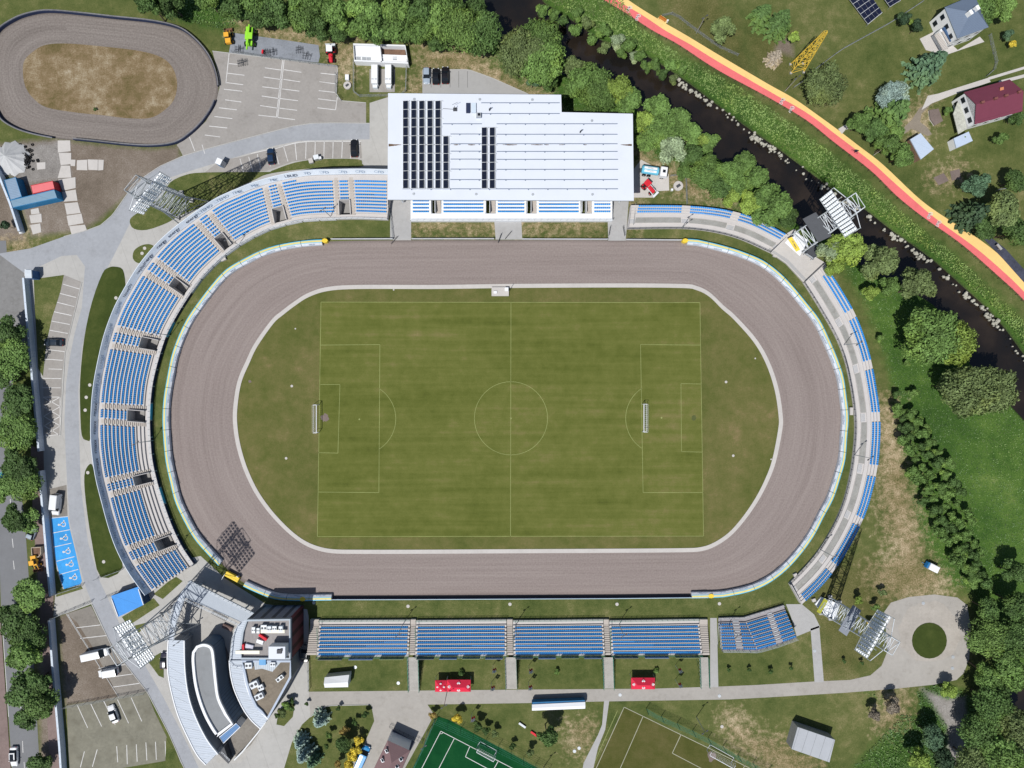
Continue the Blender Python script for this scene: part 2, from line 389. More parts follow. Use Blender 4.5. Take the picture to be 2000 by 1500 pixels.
water_m = bpy.data.materials.new('river_water'); water_m.use_nodes = True; t = water_m.node_tree
p = t.nodes['Principled BSDF']; p.inputs['Roughness'].default_value = 0.12
tc = N(t, 'TexCoord'); n1 = N(t, 'TexNoise'); n1.inputs['Scale'].default_value = 0.12; n1.inputs['Detail'].default_value = 6; t.links.new(tc.outputs['Object'], n1.inputs['Vector'])
t.links.new(ramp(t, n1.outputs[0], [(0.3, (0.008, 0.008, 0.008, 1)), (0.5, (0.014, 0.011, 0.009, 1)), (0.75, (0.03, 0.022, 0.016, 1))]), p.inputs['Base Color'])
n2 = N(t, 'TexNoise'); n2.inputs['Scale'].default_value = 1.5; n2.inputs['Detail'].default_value = 4; t.links.new(tc.outputs['Object'], n2.inputs['Vector'])
b = N(t, 'Bump'); b.inputs['Strength'].default_value = 0.15; b.inputs['Distance'].default_value = 0.1; t.links.new(n2.outputs[0], b.inputs['Height']); t.links.new(b.outputs[0], p.inputs['Normal'])
riv = MB(); riv.poly(PX([(780,-160),(2240,-160),(2240,1090),(1560,560),(1180,330),(780,60)]), -1.75); riv.build('river_water', water_m, kind='structure')
pd = MB(); pd.poly(PX([(1920,1280),(2400,1280),(2400,1600),(1920,1600)]), -1.75); pd.build('pond_water', water_m, kind='structure')

# ---------------------------------------------------------------- stadium curves (photo pixels)
KERB = [(700,560),(850,560),(1000,558),(1200,557),(1330,558),(1360,562),(1386,575),(1412,600),(1435,620),(1475,665),(1500,709),(1517,760),(1525,812),(1524,840),(1512,900),(1497,940),(1477,978),(1452,1014),(1425,1044),(1395,1064),(1368,1073),(1330,1075),(1200,1076),(1000,1077),(800,1078),(700,1078),(650,1077),(620,1071),(596,1061),(574,1046),(550,1024),(525,996),(500,960),(480,918),(467,877),(460,838),(459,800),(467,747),(484,706),(500,673),(532,628),(550,612),(575,593),(602,576),(640,564)]
FENCE = [(637,472),(700,470),(850,469),(1000,469),(1150,469),(1335,471),(1375,476),(1412,485),(1447,496),(1490,515),(1530,548),(1570,595),(1594,626),(1611,660),(1627,697),(1640,735),(1646,775),(1650,815),(1647,855),(1644,895),(1634,932),(1621,971),(1602,1007),(1584,1042),(1560,1076),(1532,1107),(1500,1132),(1467,1148),(1425,1158),(1385,1162),(1200,1164),(1000,1165),(800,1166),(640,1167),(596,1168),(548,1166),(520,1158),(492,1146),(470,1134),(440,1108),(415,1082),(387,1050),(367,1016),(349,977),(339,937),(331,900),(327,860),(325,820),(327,780),(334,737),(342,697),(355,660),(372,625),(393,594),(420,559),(447,530),(480,510),(517,492),(555,481),(600,474)]
KC = cat(KERB, 5, True); FC = cat(FENCE, 5, True)
def ray(P, o, d):
    best = None
    for i in range(len(P)):
        (ax, ay), (bx, by) = P[i - 1], P[i]; ex, ey = bx - ax, by - ay
        den = d[0] * ey - d[1] * ex
        if abs(den) < 1e-9: continue
        tt = ((ax - o[0]) * ey - (ay - o[1]) * ex) / den; u = ((ax - o[0]) * d[1] - (ay - o[1]) * d[0]) / den
        if tt > 0 and -1e-6 <= u <= 1 + 1e-6 and (best is None or tt > best): best = tt
    return (o[0] + d[0] * best, o[1] + d[1] * best)
rays = []
for k in range(70): rays.append(((640 + 10 * k, 815), (0, -1)))
for k in range(130): a_ = math.pi * k / 130; rays.append(((1340, 815), (math.sin(a_), -math.cos(a_))))
for k in range(70): rays.append(((1340 - 10 * k, 815), (0, 1)))
for k in range(130): a_ = math.pi * k / 130; rays.append(((640, 815), (-math.sin(a_), math.cos(a_))))
KI = [ray(KC, o, d) for o, d in rays]; FO = [ray(FC, o, d) for o, d in rays]
def push(A, B, f): return [(a[0] + (b[0] - a[0]) * f, a[1] + (b[1] - a[1]) * f) for a, b in zip(A, B)]
def unit_push(A, B, dpx):
    o = []
    for a, b in zip(A, B):
        l = math.hypot(b[0] - a[0], b[1] - a[1]); o.append((a[0] + (b[0] - a[0]) * dpx / l, a[1] + (b[1] - a[1]) * dpx / l))
    return o

def track_mat(name, base, dark, light):
    m = bpy.data.materials.new(name); m.use_nodes = True; t = m.node_tree; L = t.links.new
    p = t.nodes['Principled BSDF']; p.inputs['Roughness'].default_value = 0.95; p.inputs['Specular IOR Level'].default_value = 0.1
    uv = N(t, 'UVMap', uv_map='UVMap'); tc = N(t, 'TexCoord')
    def nz(sx, sy, det, ro=0.6):
        mp = N(t, 'Mapping'); mp.inputs['Scale'].default_value = (sx, sy, 1); L(uv.outputs[0], mp.inputs[0])
        n = N(t, 'TexNoise'); n.inputs['Scale'].default_value = 1; n.inputs['Detail'].default_value = det; n.inputs['Roughness'].default_value = ro; L(mp.outputs[0], n.inputs['Vector']); return n.outputs[0]
    a = nz(0.010, 14, 5); b2 = nz(0.05, 50, 4); c = nz(0.02, 3.0, 3)
    f = N(t, 'TexNoise'); f.inputs['Scale'].default_value = 2.5; f.inputs['Detail'].default_value = 5; L(tc.outputs['Object'], f.inputs['Vector'])
    def ma(x, k, y):
        n = N(t, 'Math', operation='MULTIPLY_ADD'); L(x, n.inputs[0]); n.inputs[1].default_value = k
        if y is None: n.inputs[2].default_value = 0
        else: L(y, n.inputs[2])
        return n.outputs[0]
    v = ma(f.outputs[0], 0.45, ma(c, 0.3, ma(b2, 0.25, ma(a, 0.4, None))))
    mr = N(t, 'MapRange'); mr.inputs[1].default_value = 0.52; mr.inputs[2].default_value = 0.88; L(v, mr.inputs[0])
    col = ramp(t, mr.outputs[0], [(0, dark), (0.5, base), (1, light)])
    sx = N(t, 'SeparateXYZ'); L(uv.outputs[0], sx.inputs[0])          # damp, thrown-up shale near the outer fence
    e = N(t, 'MapRange'); e.inputs[1].default_value = 0.93; e.inputs[2].default_value = 0.985; e.inputs[4].default_value = 0.55; L(sx.outputs['Y'], e.inputs[0])
    mx = N(t, 'Mix', data_type='RGBA'); L(e.outputs[0], mx.inputs[0]); L(col, mx.inputs[6]); mx.inputs[7].default_value = tuple(x * 0.5 for x in dark[:3]) + (1,)
    L(mx.outputs[2], p.inputs['Base Color'])
    bp = N(t, 'Bump'); bp.inputs['Strength'].default_value = 0.3; bp.inputs['Distance'].default_value = 0.05; L(f.outputs[0], bp.inputs['Height']); L(bp.outputs[0], p.inputs['Normal'])
    return m
def strip_uv(name, A, B, z, m, n_across=1, **kw):
    n = len(A); rows = [[W(*q_) for q_ in push(A, B, k / n_across)] for k in range(n_across + 1)]
    L_ = [0]
    for i in range(n): L_.append(L_[-1] + (rows[-1][(i + 1) % n] - rows[-1][i]).length)
    vs = []; fs = []; uvs = []
    for r_ in rows: vs += [(p_.x, p_.y, z) for p_ in r_]
    for k in range(n_across):
        for i in range(n):
            j = (i + 1) % n; fs.append((k * n + i, k * n + j, (k + 1) * n + j, (k + 1) * n + i))
            uvs += [(L_[i], k / n_across), (L_[i + 1], k / n_across), (L_[i + 1], (k + 1) / n_across), (L_[i], (k + 1) / n_across)]
    me = bpy.data.meshes.new(name); me.from_pydata(vs, [], fs); ul = me.uv_layers.new(name='UVMap')
    ul.data.foreach_set('uv', np.array(uvs, np.float32).reshape(-1)); me.materials.append(m); me.update()
    if me.polygons[0].normal.z < 0: me.flip_normals()
    o = bpy.data.objects.new(name, me); C.objects.link(o); o['kind'] = 'structure'; return o
shale = track_mat('shale', g(163, 151, 147), g(146, 134, 130), g(176, 165, 160))
shale2 = track_mat('shale_training', g(148, 140, 135), g(124, 116, 111), g(170, 162, 156))
strip_uv('speedway_track', unit_push(KI, FO, 3), FO, 0.012, shale, 4)
kb = MB(); A = unit_push(KI, FO, 3.5); Bq = unit_push(KI, FO, -4.5)
kb.strip([W(*q_, 0).xyz + Vector((0, 0, .10)) for q_ in A], [W(*q_, 0) + Vector((0, 0, .10)) for q_ in Bq], 0, True)
kb.strip([W(*q_) for q_ in A], [W(*q_) + Vector((0, 0, .10)) for q_ in A], 0, True); kb.strip([W(*q_) + Vector((0, 0, .10)) for q_ in Bq], [W(*q_) for q_ in Bq], 0, True)
kb.build('track_kerb', concrete_pale, kind='structure')

pitch_stops = [(0.0, g(84, 92, 42)), (0.3, g(104, 113, 52)), (0.6, g(119, 125, 64)), (0.85, g(137, 132, 82)), (1.0, g(160, 144, 104))]
pm = grass_mat('pitch_grass', pitch_stops, [], streak=(0.02, 0.55, 1), grain=0.28, big=0.035)
sheet('infield', [(q_[0], q_[1]) for q_ in unit_push(KI, FO, -4)], 0.008, grass_mat('infield_grass', [(0.0, g(80, 92, 44)), (0.35, g(104, 111, 58)), (0.62, g(124, 122, 74)), (0.85, g(150, 134, 96)), (1.0, g(172, 150, 116))], grain=0.32, big=0.05))
sheet('pitch', [(625,590),(1367,591),(1374,1047),(620,1050)], 0.014, pm)
pl = MB(); lw = 0.11; zl = 0.019
faded = mat('faded_chalk', g(165, 174, 112), 0.9, 0.3, 1.2)
def line(b, x0, y0, x1, y1, w_=0.11, z=zl):
    p0, p1 = W(x0, y0), W(x1, y1); d_ = (p1 - p0).normalized(); n_ = Vector((-d_.y, d_.x, 0)) * w_ / 2
    b.poly([p0 + n_, p1 + n_, p1 - n_, p0 - n_], z)
def arc(b, cx, cy, r, a0, a1, w_=0.11, n=48, z=zl):
    pts = [(cx + r * math.cos(R(a0 + (a1 - a0) * k / n)), cy + r * math.sin(R(a0 + (a1 - a0) * k / n))) for k in range(n + 1)]
    for k in range(n): line(b, *pts[k], *pts[k + 1], w_, z)
for l_ in [(627,590,1367,591),(620,1048,1374,1047),(627,590,620,1048),(1367,591,1374,1047),(998,590,997,1048),(626,674,742,673),(742,673,740,962),(740,962,621,961),(626,751,664,751),(664,751,660,885),(660,885,622,884),
           (1251,673,1368,674),(1251,673,1256,962),(1256,962,1373,962),(1330,749,1369,750),(1330,749,1331,882),(1331,882,1371,883)]: line(pl, *l_)
arc(pl, 998, 817, 71.5, 0, 360); arc(pl, 703, 818, 70, -57, 57); arc(pl, 1292, 817, 70, 123, 237)
for x_, y_ in ((998, 817), (702, 819), (1292, 816)): pl.disc(W(x_, y_), 0.22, zl + .002, 8)
pl.build('pitch_marking', faded, kind='structure')
dirt_p = mat('bare_earth', g(140, 126, 120), 0.95, 0.2, 2.0)
def blob(name, x, y, r, z, m, n=18, j=0.3, **kw):
    P = [W(x + r * (1 + random.uniform(-j, j)) * math.cos(2 * math.pi * k / n), y + r * (1 + random.uniform(-j, j)) * math.sin(2 * math.pi * k / n)) for k in range(n)]
    return sheet(name, P, z, m, world=True, **kw)
blob('worn_goalmouth', 635, 816, 8, 0.017, dirt_p); blob('worn_goalmouth', 1355, 816, 5, 0.017, mat('old_turf', g(96, 104, 62), .9)); blob('worn_turf_strip', 488, 745, 3, 0.012, dirt_p)

# training track
TO = cat([(100,25),(62,30),(30,42),(0,64),(-14,100),(-16,150),(-10,195),(0,222),(15,240),(50,257),(107,270),(175,277),(250,285),(300,287),(345,281),(375,262),(400,237),(420,205),(427,170),(420,135),(405,105),(380,77),(350,57),(300,45),(225,37),(162,30)], 5, True)
TI = cat([(47,120),(63,102),(88,88),(132,85),(212,92),(275,100),(315,112),(337,132),(346,162),(341,192),(325,212),(295,230),(250,231),(200,225),(150,220),(92,210),(65,192),(50,170),(45,145)], 5, True)
tr = []
for k in range(60): tr.append(((130 + 2.2 * k, 153 + .12 * k), (0, -1)))
for k in range(60): a_ = math.pi * k / 60; tr.append(((262, 160), (math.sin(a_), -math.cos(a_))))
for k in range(60): tr.append(((262 - 2.2 * k, 160 - .12 * k), (0, 1)))
for k in range(60): a_ = math.pi * k / 60; tr.append(((130, 153), (-math.sin(a_), math.cos(a_))))
ti = [ray(TI, o, d) for o, d in tr]; to = [ray(TO, o, d) for o, d in tr]
strip_uv('training_track', ti, to, 0.012, shale2, 4)
sheet('training_infield', ti, 0.01, grass_mat('worn_infield', [(0, g(84, 84, 48)), (0.3, g(120, 108, 72)), (0.5, g(148, 128, 98)), (0.65, g(172, 156, 128)), (0.85, g(205, 194, 172)), (1, g(226, 220, 205))], grain=0.55, big=0.11))
# ---------------------------------------------------------------- roads, yards, car parks, paths
verge_m = grass_mat('verge_grass', verge, grain=0.6, big=0.09)
verge_dark = grass_mat('verge_grass_mown', [(0, g(52, 66, 30)), (0.5, g(74, 88, 42)), (0.85, g(96, 104, 56)), (1, g(130, 120, 84))], grain=0.35, big=0.08)
BASE = [(722,241),(650,240),(610,241),(575,246),(540,255),(475,272),(400,292),(357,305),(312,325),(282,345),(250,377),(220,420),(197,440),(170,450),(125,462),(60,485),(0,495),(-60,500),(-60,600),(0,600),(60,600),(85,870),(86,920),(108,1165),(104,1205),(130,1198),(178,1180),(197,1221),(220,1265),(250,1302),(287,1350),(330,1432),(360,1500),(375,1540),
        (545,1540),(555,1500),(570,1450),(590,1415),(615,1392),(640,1378),(725,1376),(725,1350),(603,1351),(603,1205),(600,1190),(520,1180),(440,1130),(392,1086),(345,1095),(290,1010),(240,860),(245,700),(300,560),(400,440),(520,372),(640,350),(757,350),(768,470),(803,470),(803,380),(1000,300),(757,190),(722,201)]
sheet('service_road', BASE, 0.010, road_m)
sheet('south_road', [(603,1351),(700,1350),(1000,1347),(1275,1345),(1400,1341),(1475,1338),(1590,1331),(1660,1328),(1700,1319),(1722,1300),(1732,1275),(1731,1240),(1727,1195),(1740,1177),(1775,1166),(1825,1161),(1870,1167),(1889,1182),(1896,1225),(1893,1287),(1882,1315),(1868,1328),(1825,1337),(1750,1345),(1650,1353),(1500,1362),(1425,1366),(1175,1370),(1037,1373),(835,1376),(848,1396),(830,1430),(780,1520),(690,1540),(680,1500),(704,1470),(731,1408),(725,1376),(640,1378),(606,1400)], 0.014, mat('lane_concrete', sr(190, 186, 180, K), 0.92, 0.12, 1.0, stain=0.35))
blob('turning_circle', 1815, 1235, 60, 0.018, mat('crushed_stone', sr(196, 190, 182, K), 0.95, 0.16, 1.8, stain=0.35), 40, 0.06)
sheet('island_grass', [(1815 + 34 * math.cos(k * .2618), 1251 + 35 * math.sin(k * .2618)) for k in range(24)], 0.10, verge_dark, th=0.1)
sheet('street', [(-60,470),(12,470),(30,850),(50,1040),(60,1180),(72,1400),(80,1540),(26,1540),(15,1375),(2,1185),(-8,900),(-60,800)], 0.012, asphalt)
sheet('pavement', [(60,870),(86,880),(104,1160),(103,1205),(128,1500),(130,1540),(100,1540),(90,1370),(78,1180),(64,1000)], 0.008, mat('pavement_block', sr(150, 132, 128, K), 0.9, 0.2, 1.5, stain=0.4))
sheet('pavement', [(-60,1180),(0,1185),(13,1375),(24,1540),(-60,1540)], 0.11, MATS['pavement_block'], th=0.1)
sheet('pavement', [(-60,500),(0,498),(50,535),(58,600),(63,690),(30,700),(-60,700)], 0.016, mat('old_asphalt', sr(150, 150, 150, K), 0.92, 0.2, 1.0, stain=0.5))
lanes = MB()
for l_ in [(20,975,22,1003),(24,1052,26,1070),(26,1095,28,1112),(40,1370,41,1385),(44,1447,45,1470),(47,1488,48,1500)]: line(lanes, *l_, 0.15, 0.018)
line(lanes, 2, 1185, 17, 1400, 0.12, 0.018)
lanes.build('street_marking', paint_w, kind='structure')
LANE = [(722,241),(650,240),(610,241),(575,246),(540,255),(475,272),(400,292),(357,305),(312,325),(282,345),(250,377),(220,420),(197,440),(170,450),(125,462),(60,485),(0,495),(-60,500),(-60,545),(0,545),(62,528),(120,500),(150,498),(166,520),(160,600),(146,650),(136,700),(129,750),(126,820),(128,880),(131,940),(136,1020),(150,1080),(165,1140),(181,1181),(220,1264),(250,1301),(287,1349),(330,1431),(365,1520),(398,1520),(352,1425),(318,1360),(272,1280),(232,1215),(195,1135),(172,1060),(158,950),(155,860),(153,760),(160,680),(176,600),(195,550),(222,500),(252,440),(290,378),(330,347),(400,325),(470,304),(540,284),(585,275),(722,272)]
sheet('road_lane', LANE, 0.0135, lane_b)
def lot(name, pts, m, z, lines=(), off=(0, 0), sc_=4, **kw):
    o = sheet(name, pts, z, m, **kw)
    if lines:
        b = MB()
        for l_ in lines: line(b, off[0] + l_[0] / sc_, off[1] + l_[1] / sc_, off[0] + l_[2] / sc_, off[1] + l_[3] / sc_, 0.17, z + .005)
        b.build('parking_lines', paint_w, kind='structure')
    return o
lot('car_park', [(415,100),(540,115),(660,129),(657,187),(667,197),(697,199),(715,202),(715,240),(650,239),(610,240),(575,245),(540,254),(475,271),(400,291),(357,304),(350,290),(345,283),(376,262),(402,237),(421,205),(429,170),(424,135)], paver, 0.016,
    [(620,470,570,915),(608,470,560,915),(470,530,600,548),(460,602,600,622),(450,678,590,695),(445,750,580,770),(432,825,570,845),(420,900,560,915),(620,545,755,565),(615,620,745,640),(605,695,738,712),(590,770,728,787),(585,845,720,862),(570,918,705,935),
     (190,420,165,650),(190,497,255,503),(178,572,310,588),(165,645,300,662),(150,697,292,713),(160,780,285,797),(110,842,250,858),(75,910,215,927),(35,985,175,1000),(0,1055,120,1070),(905,572,1030,585),(895,638,1020,655),(890,708,1015,722),(885,772,1030,790),(880,842,1020,858),(1035,760,1022,858),(-120,1070,-78,1180),(-22,1130,0,1200)], (400, 0))
lot('car_park', [(400,337),(432,312),(470,307),(540,288),(585,279),(625,276),(705,276),(707,309),(625,309),(570,316),(520,334),(470,338)], paver, 0.017,
    [(475,240,505,350),(543,225,575,342),(610,205,640,325),(688,182,712,300),(745,165,780,285),(815,142,850,262),(905,120,918,250),(992,110,988,240),(1063,103,1060,235),(1133,103,1130,235),(1203,103,1200,240),(1275,103,1270,235),(1345,105,1338,238),(1408,108,1405,240),(560,200,740,160),(740,165,900,118),(900,118,1000,105),(1000,103,1420,105)], (350, 250))
zig = []
for k in range(4):
    y0, y1 = 702 + 75 * k, 702 + 75 * (k + 1); zig += [(335 + 4 * k, y0, 470, y1), (470, y0, 337 + 4 * k, y1)]
lot('car_park', [(125,537),(160,551),(150,600),(138,640),(127,690),(121,740),(118,850),(87,852),(84,735),(92,670),(103,620),(118,565)], paver, 0.017,
    [(493,-180,622,-142),(468,-108,597,-75),(440,-40,580,-5),(420,35,560,65),(403,108,545,135),(388,180,530,205),(362,330,505,347),(350,405,490,415),(380,482,485,485),(335,555,478,558),(330,628,475,630),(335,702,470,702),(470,702,470,995),(350,1005,470,995)] + zig, (0, 600))
blue_bay = mat('blue_bay_paint', (0.035, 0.27, 0.62, 1), 0.7, 0.25, 1.2, stain=0.3)
lot('car_park', [(97,955),(130,947),(132,1008),(100,1011)], paver_dark, 0.016)
lot('disabled_bays', [(100,1011),(132,1008),(137,1035),(147,1075),(160,1135),(157,1141),(125,1151),(118,1130),(110,1098),(104,1060)], blue_bay, 0.018,
    [(400,648,530,635),(410,765,545,738),(415,875,558,843),(443,985,582,948),(468,1088,612,1048)], (0, 850))
wb = MB()
for x_, y_ in ((124,1024),(128,1051),(133,1077),(139,1102),(146,1128)):
    c_ = W(x_, y_); arc(wb, x_, y_, 4.2, 0, 360, 0.22, 14, 0.026); line(wb, x_ - 9, y_ + 1, x_ - 3, y_ + 1, 0.3, 0.026); line(wb, x_, y_ - 2, x_ + 1, y_ - 8, 0.3, 0.026); wb.disc(W(x_ - 9, y_ + 1), 0.28, 0.028, 8)
wb.build('wheelchair_marking', paint_w, kind='structure')
lot('car_park', [(130,1199),(178,1183),(197,1222),(232,1280),(288,1351),(232,1361),(180,1262),(150,1215)], paver_dark, 0.017,
    [(528,300,930,948),(590,405,785,382),(627,488,830,465),(770,722,975,692),(830,795,1035,765),(880,868,1090,838)], (0, 1125))
lot('car_park', [(130,1378),(287,1352),(302,1390),(326,1440),(323,1486),(210,1505),(137,1540)], mat('mossy_paver', sr(148, 146, 132, K), 0.95, 0.3, 1.4, stain=0.7), 0.019,
    [(605,1010,685,1185),(710,1000,795,1175),(810,975,900,1160),(918,965,1005,1150),(1025,950,1108,1135),(912,1330,920,1455),(990,1320,995,1470),(1065,1315,1072,1450),(1140,1300,1148,1440),(1215,1295,1222,1435),(660,1370,628,1495),(760,1355,722,1490),(1290,1290,1297,1440)], (0, 1125))
lot('car_park', [(825,136),(915,136),(960,152),(1032,184),(1040,240),(825,240)], mat('car_park_slab', sr(190, 190, 190, K), 0.92, 0.07, 1.2, stain=0.2), 0.012)
dk = MB()
for x_ in (842, 861, 879, 896, 913): line(dk, x_, 139, x_, 171, 0.10, 0.017)
dk.build('parking_lines', mat('joint_line', (0.13, 0.13, 0.13, 1)), kind='structure')
sheet('stone_bed', [(455,64),(540,76),(622,88),(625,110),(622,122),(560,118),(500,110),(447,103)], 0.02, mat('blue_grey_gravel', sr(158, 164, 174, K), 0.95, 0.25, 2.5, stain=0.5))
for P in ([(254,435),(262,447),(287,449),(325,436),(350,422),(400,400),(430,383),(462,367),(500,350),(520,341),(560,334),(625,328),(704,326),(707,320),(698,311),(625,311),(575,318),(530,334),(520,336),(400,337),(362,342),(332,357),(317,382),(275,412),(257,425)],
          [(260,505),(262,490),(275,480),(290,477),(301,482),(298,495),(285,510),(270,514)]):
    sheet('island_grass', cat(P, 3, True), 0.09, verge_m, th=0.09)
for P in ([(225,521),(240,527),(245,555),(242,575),(225,600),(205,650),(190,720),(180,800),(177,855),(170,860),(160,850),(157,800),(157,740),(165,660),(180,590),(200,535),(212,523)],
          [(172,910),(180,908),(187,935),(197,980),(217,1040),(240,1108),(197,1127),(180,1060),(168,980),(165,930)]):
    sheet('island_grass', cat(P, 3, True), 0.09, verge_dark, th=0.09)
for P in ([(66,545),(125,537),(118,570),(102,620),(91,670),(84,735),(75,720),(68,600)], [(325,1440),(362,1505),(362,1540),(200,1540),(230,1508),(323,1486)], [(104,1070),(108,1100),(116,1130),(123,1151),(158,1143),(162,1150),(110,1166)],
          [(287,1290),(318,1272),(320,1300),(320,1324),(310,1320),(297,1302)], [(238,1205),(300,1168),(312,1182),(262,1215),(250,1222)], [(300,1160),(342,1125),(357,1135),(318,1170)], [(262,1222),(290,1215),(270,1238)], [(600,1175),(1386,1170),(1500,1140),(1545,1145),(1530,1170),(1450,1206),(603,1208)],
          [(543,1394),(560,1372),(576,1374),(572,1400),(555,1418),(540,1415)]):
    sheet('lawn', P, 0.03, verge_m)
flag_m = mat('kerb_concrete', sr(205, 205, 203, K), 0.9, 0.1, 1.5)
def kerbline(P, closed=False):
    b = MB(); b.wall(resample(PX(P), 1.2, closed), 0, 0.11, 0.16, 0, closed); return b.build('kerb', flag_m, kind='structure')
kerbline([(415,100),(540,115),(660,129),(657,187),(667,197),(715,201)]); kerbline([(722,241),(650,240),(610,241),(575,246),(540,255),(475,272),(400,292),(357,305),(312,325),(282,345),(250,377),(220,420),(197,440),(170,450),(125,462)])
kerbline([(827,136),(915,136),(960,152),(1032,184)]); kerbline([(130,1199),(232,1361)]); kerbline([(160,551),(127,690),(118,850)]); kerbline([(180,1180),(220,1265),(287,1350),(330,1432),(362,1505)]); kerbline([(606,1400),(640,1378),(725,1376)])
# concrete slabs of the yard, each laid on its own
for i_, P in enumerate([[(112,275),(138,275),(139,296),(113,297)],[(114,299),(139,298),(140,320),(118,322)],[(119,324),(138,323),(140,346),(112,348)],[(114,350),(147,347),(149,368),(122,372)],[(122,374),(147,370),(152,392),(126,395)],[(125,397),(152,394),(158,415),(130,420)],[(131,422),(160,417),(164,436),(135,440)],[(136,442),(166,438),(170,448),(140,458)],
                        [(138,313),(148,313),(148,324),(139,324)],[(150,313),(171,312),(171,332),(151,332)],[(172,312),(191,312),(191,332),(172,332)],[(192,312),(203,312),(202,332),(192,332)],[(57,420),(80,418),(82,433),(60,437)],[(60,440),(80,437),(82,453),(64,457)],[(61,409),(75,407),(77,416),(62,418)],[(72,318),(88,316),(90,330),(73,332)]]):
    P = [(x + random.uniform(-1.2, 1.2), y + random.uniform(-1.2, 1.2)) for x, y in P]
    sheet('paving_slab', P, 0.07 + 0.002 * (i_ % 3), concrete_pale, th=0.07)
# riverside path: red cycle lane beside yellow footway
YT = [(1150,-60),(1227,0),(1290,40),(1337,67),(1400,105),(1500,164),(1550,192),(1600,227),(1637,254),(1680,287),(1725,322),(1800,392),(1862,435),(1912,467),(1962,507),(2000,550),(2080,640)]
YB = [(1120,-60),(1205,0),(1255,30),(1300,60),(1350,88),(1400,119),(1500,177),(1575,220),(1625,257),(1700,315),(1750,360),(1825,425),(1900,480),(1950,522),(2000,570),(2080,660)]
RB = [(1090,-60),(1180,0),(1225,27),(1275,60),(1325,87),(1400,136),(1500,190),(1575,235),(1625,275),(1700,333),(1750,382),(1800,422),(1875,475),(1950,540),(2000,587),(2080,675)]
rs_ = lambda P: [tuple(q_) for q_ in resample(cat(P, 5), 3)]
def band(name, A, B, z, m):
    a, b_ = rs_(A), rs_(B); n = 160
    ra = lambda P: np.stack([np.interp(np.linspace(0, len(P) - 1, n), np.arange(len(P)), [p[k] for p in P]) for k in (0, 1)], 1)
    A2, B2 = ra(a), ra(b_); mb = MB(); mb.strip([W(*p) + Vector((0, 0, z)) for p in B2], [W(*p) + Vector((0, 0, z)) for p in A2]); o = mb.build(name, m, kind='structure')
    return o
red_m = mat('red_lane_coating', sr(244, 124, 126, .72), 0.9, 0.10, 1.6, stain=0.22); yel_m = mat('yellow_lane_coating', sr(252, 214, 140, .74), 0.9, 0.09, 1.6, stain=0.18)
band('footway', YT, YB, 0.03, yel_m); band('cycle_path', YB, RB, 0.026, red_m)
sheet('footway', [(1284,36),(1292,30),(1306,40),(1300,46)], 0.034, yel_m)
bk = MB()
for x_, y_ in ((1229,18),(1246,34),(1528,198),(1546,214),(1816,421),(1833,437)):
    u = Vector((0.82, 0.57)); v = Vector((-0.57, 0.82)); q2 = lambda a_, b_: (x_ + u.x * a_ + v.x * b_, y_ + u.y * a_ + v.y * b_)
    for s_ in (-1, 1): arc(bk, *q2(0, 4.2 * s_), 2.6, 0, 360, 0.17, 12, 0.034)
    for a_, b_ in (((0, -4), (-3, -1)), ((-3, -1), (-3, 3)), ((-3, 3), (0, 4)), ((0, 0), (-3, 3)), ((0, 0), (-3, -1)), ((0, -4), (-5, -3))): line(bk, *q2(*a_), *q2(*b_), 0.16, 0.034)
bk.build('bicycle_marking', paint_w, kind='structure')
# smaller paths
lane_m = MATS['lane_concrete']
for P in ([(1583,1228),(1600,1222),(1609,1332),(1591,1333)], [(1535,1180),(1566,1180),(1590,1200),(1602,1225),(1583,1232),(1556,1243),(1545,1205)], [(1387,1207),(1400,1207),(1403,1342),(1387,1342)],
          [(1180,1368),(1190,1368),(1182,1425),(1168,1460),(1150,1540),(1130,1540),(1140,1490),(1168,1435),(1176,1415)], [(762,392),(803,392),(803,468),(762,468)], [(965,426),(1018,426),(1020,468),(968,468)], [(1186,392),(1228,392),(1222,470),(1188,470)]):
    sheet('path', P, 0.022, concrete)
sheet('path', [(1812,187),(1832,183),(1930,152),(1935,160),(1870,182),(1820,202),(1800,215)], 0.02, concrete_pale)
sheet('gravel_drive', [(1780,235),(1795,212),(1812,202),(1816,206),(1800,222),(1797,238),(1812,250),(1820,262),(1812,266),(1795,258),(1780,252),(1766,262),(1762,252)], 0.018, mat('drive_gravel', sr(160, 150, 136, K), .95, .2, 2.0, stain=.3))
for P in ([(1930,151),(2040,118),(2040,123),(1932,156)], [(1950,158),(2040,135),(2040,141),(1952,164)]): sheet('wheel_track', P, 0.018, concrete_pale)
for P in ([(1823,347),(1843,338),(1853,353),(1833,362)], [(1855,335),(1874,330),(1877,349),(1859,353)]): sheet('vegetable_bed', P, 0.05, dirt_p, th=0.05)
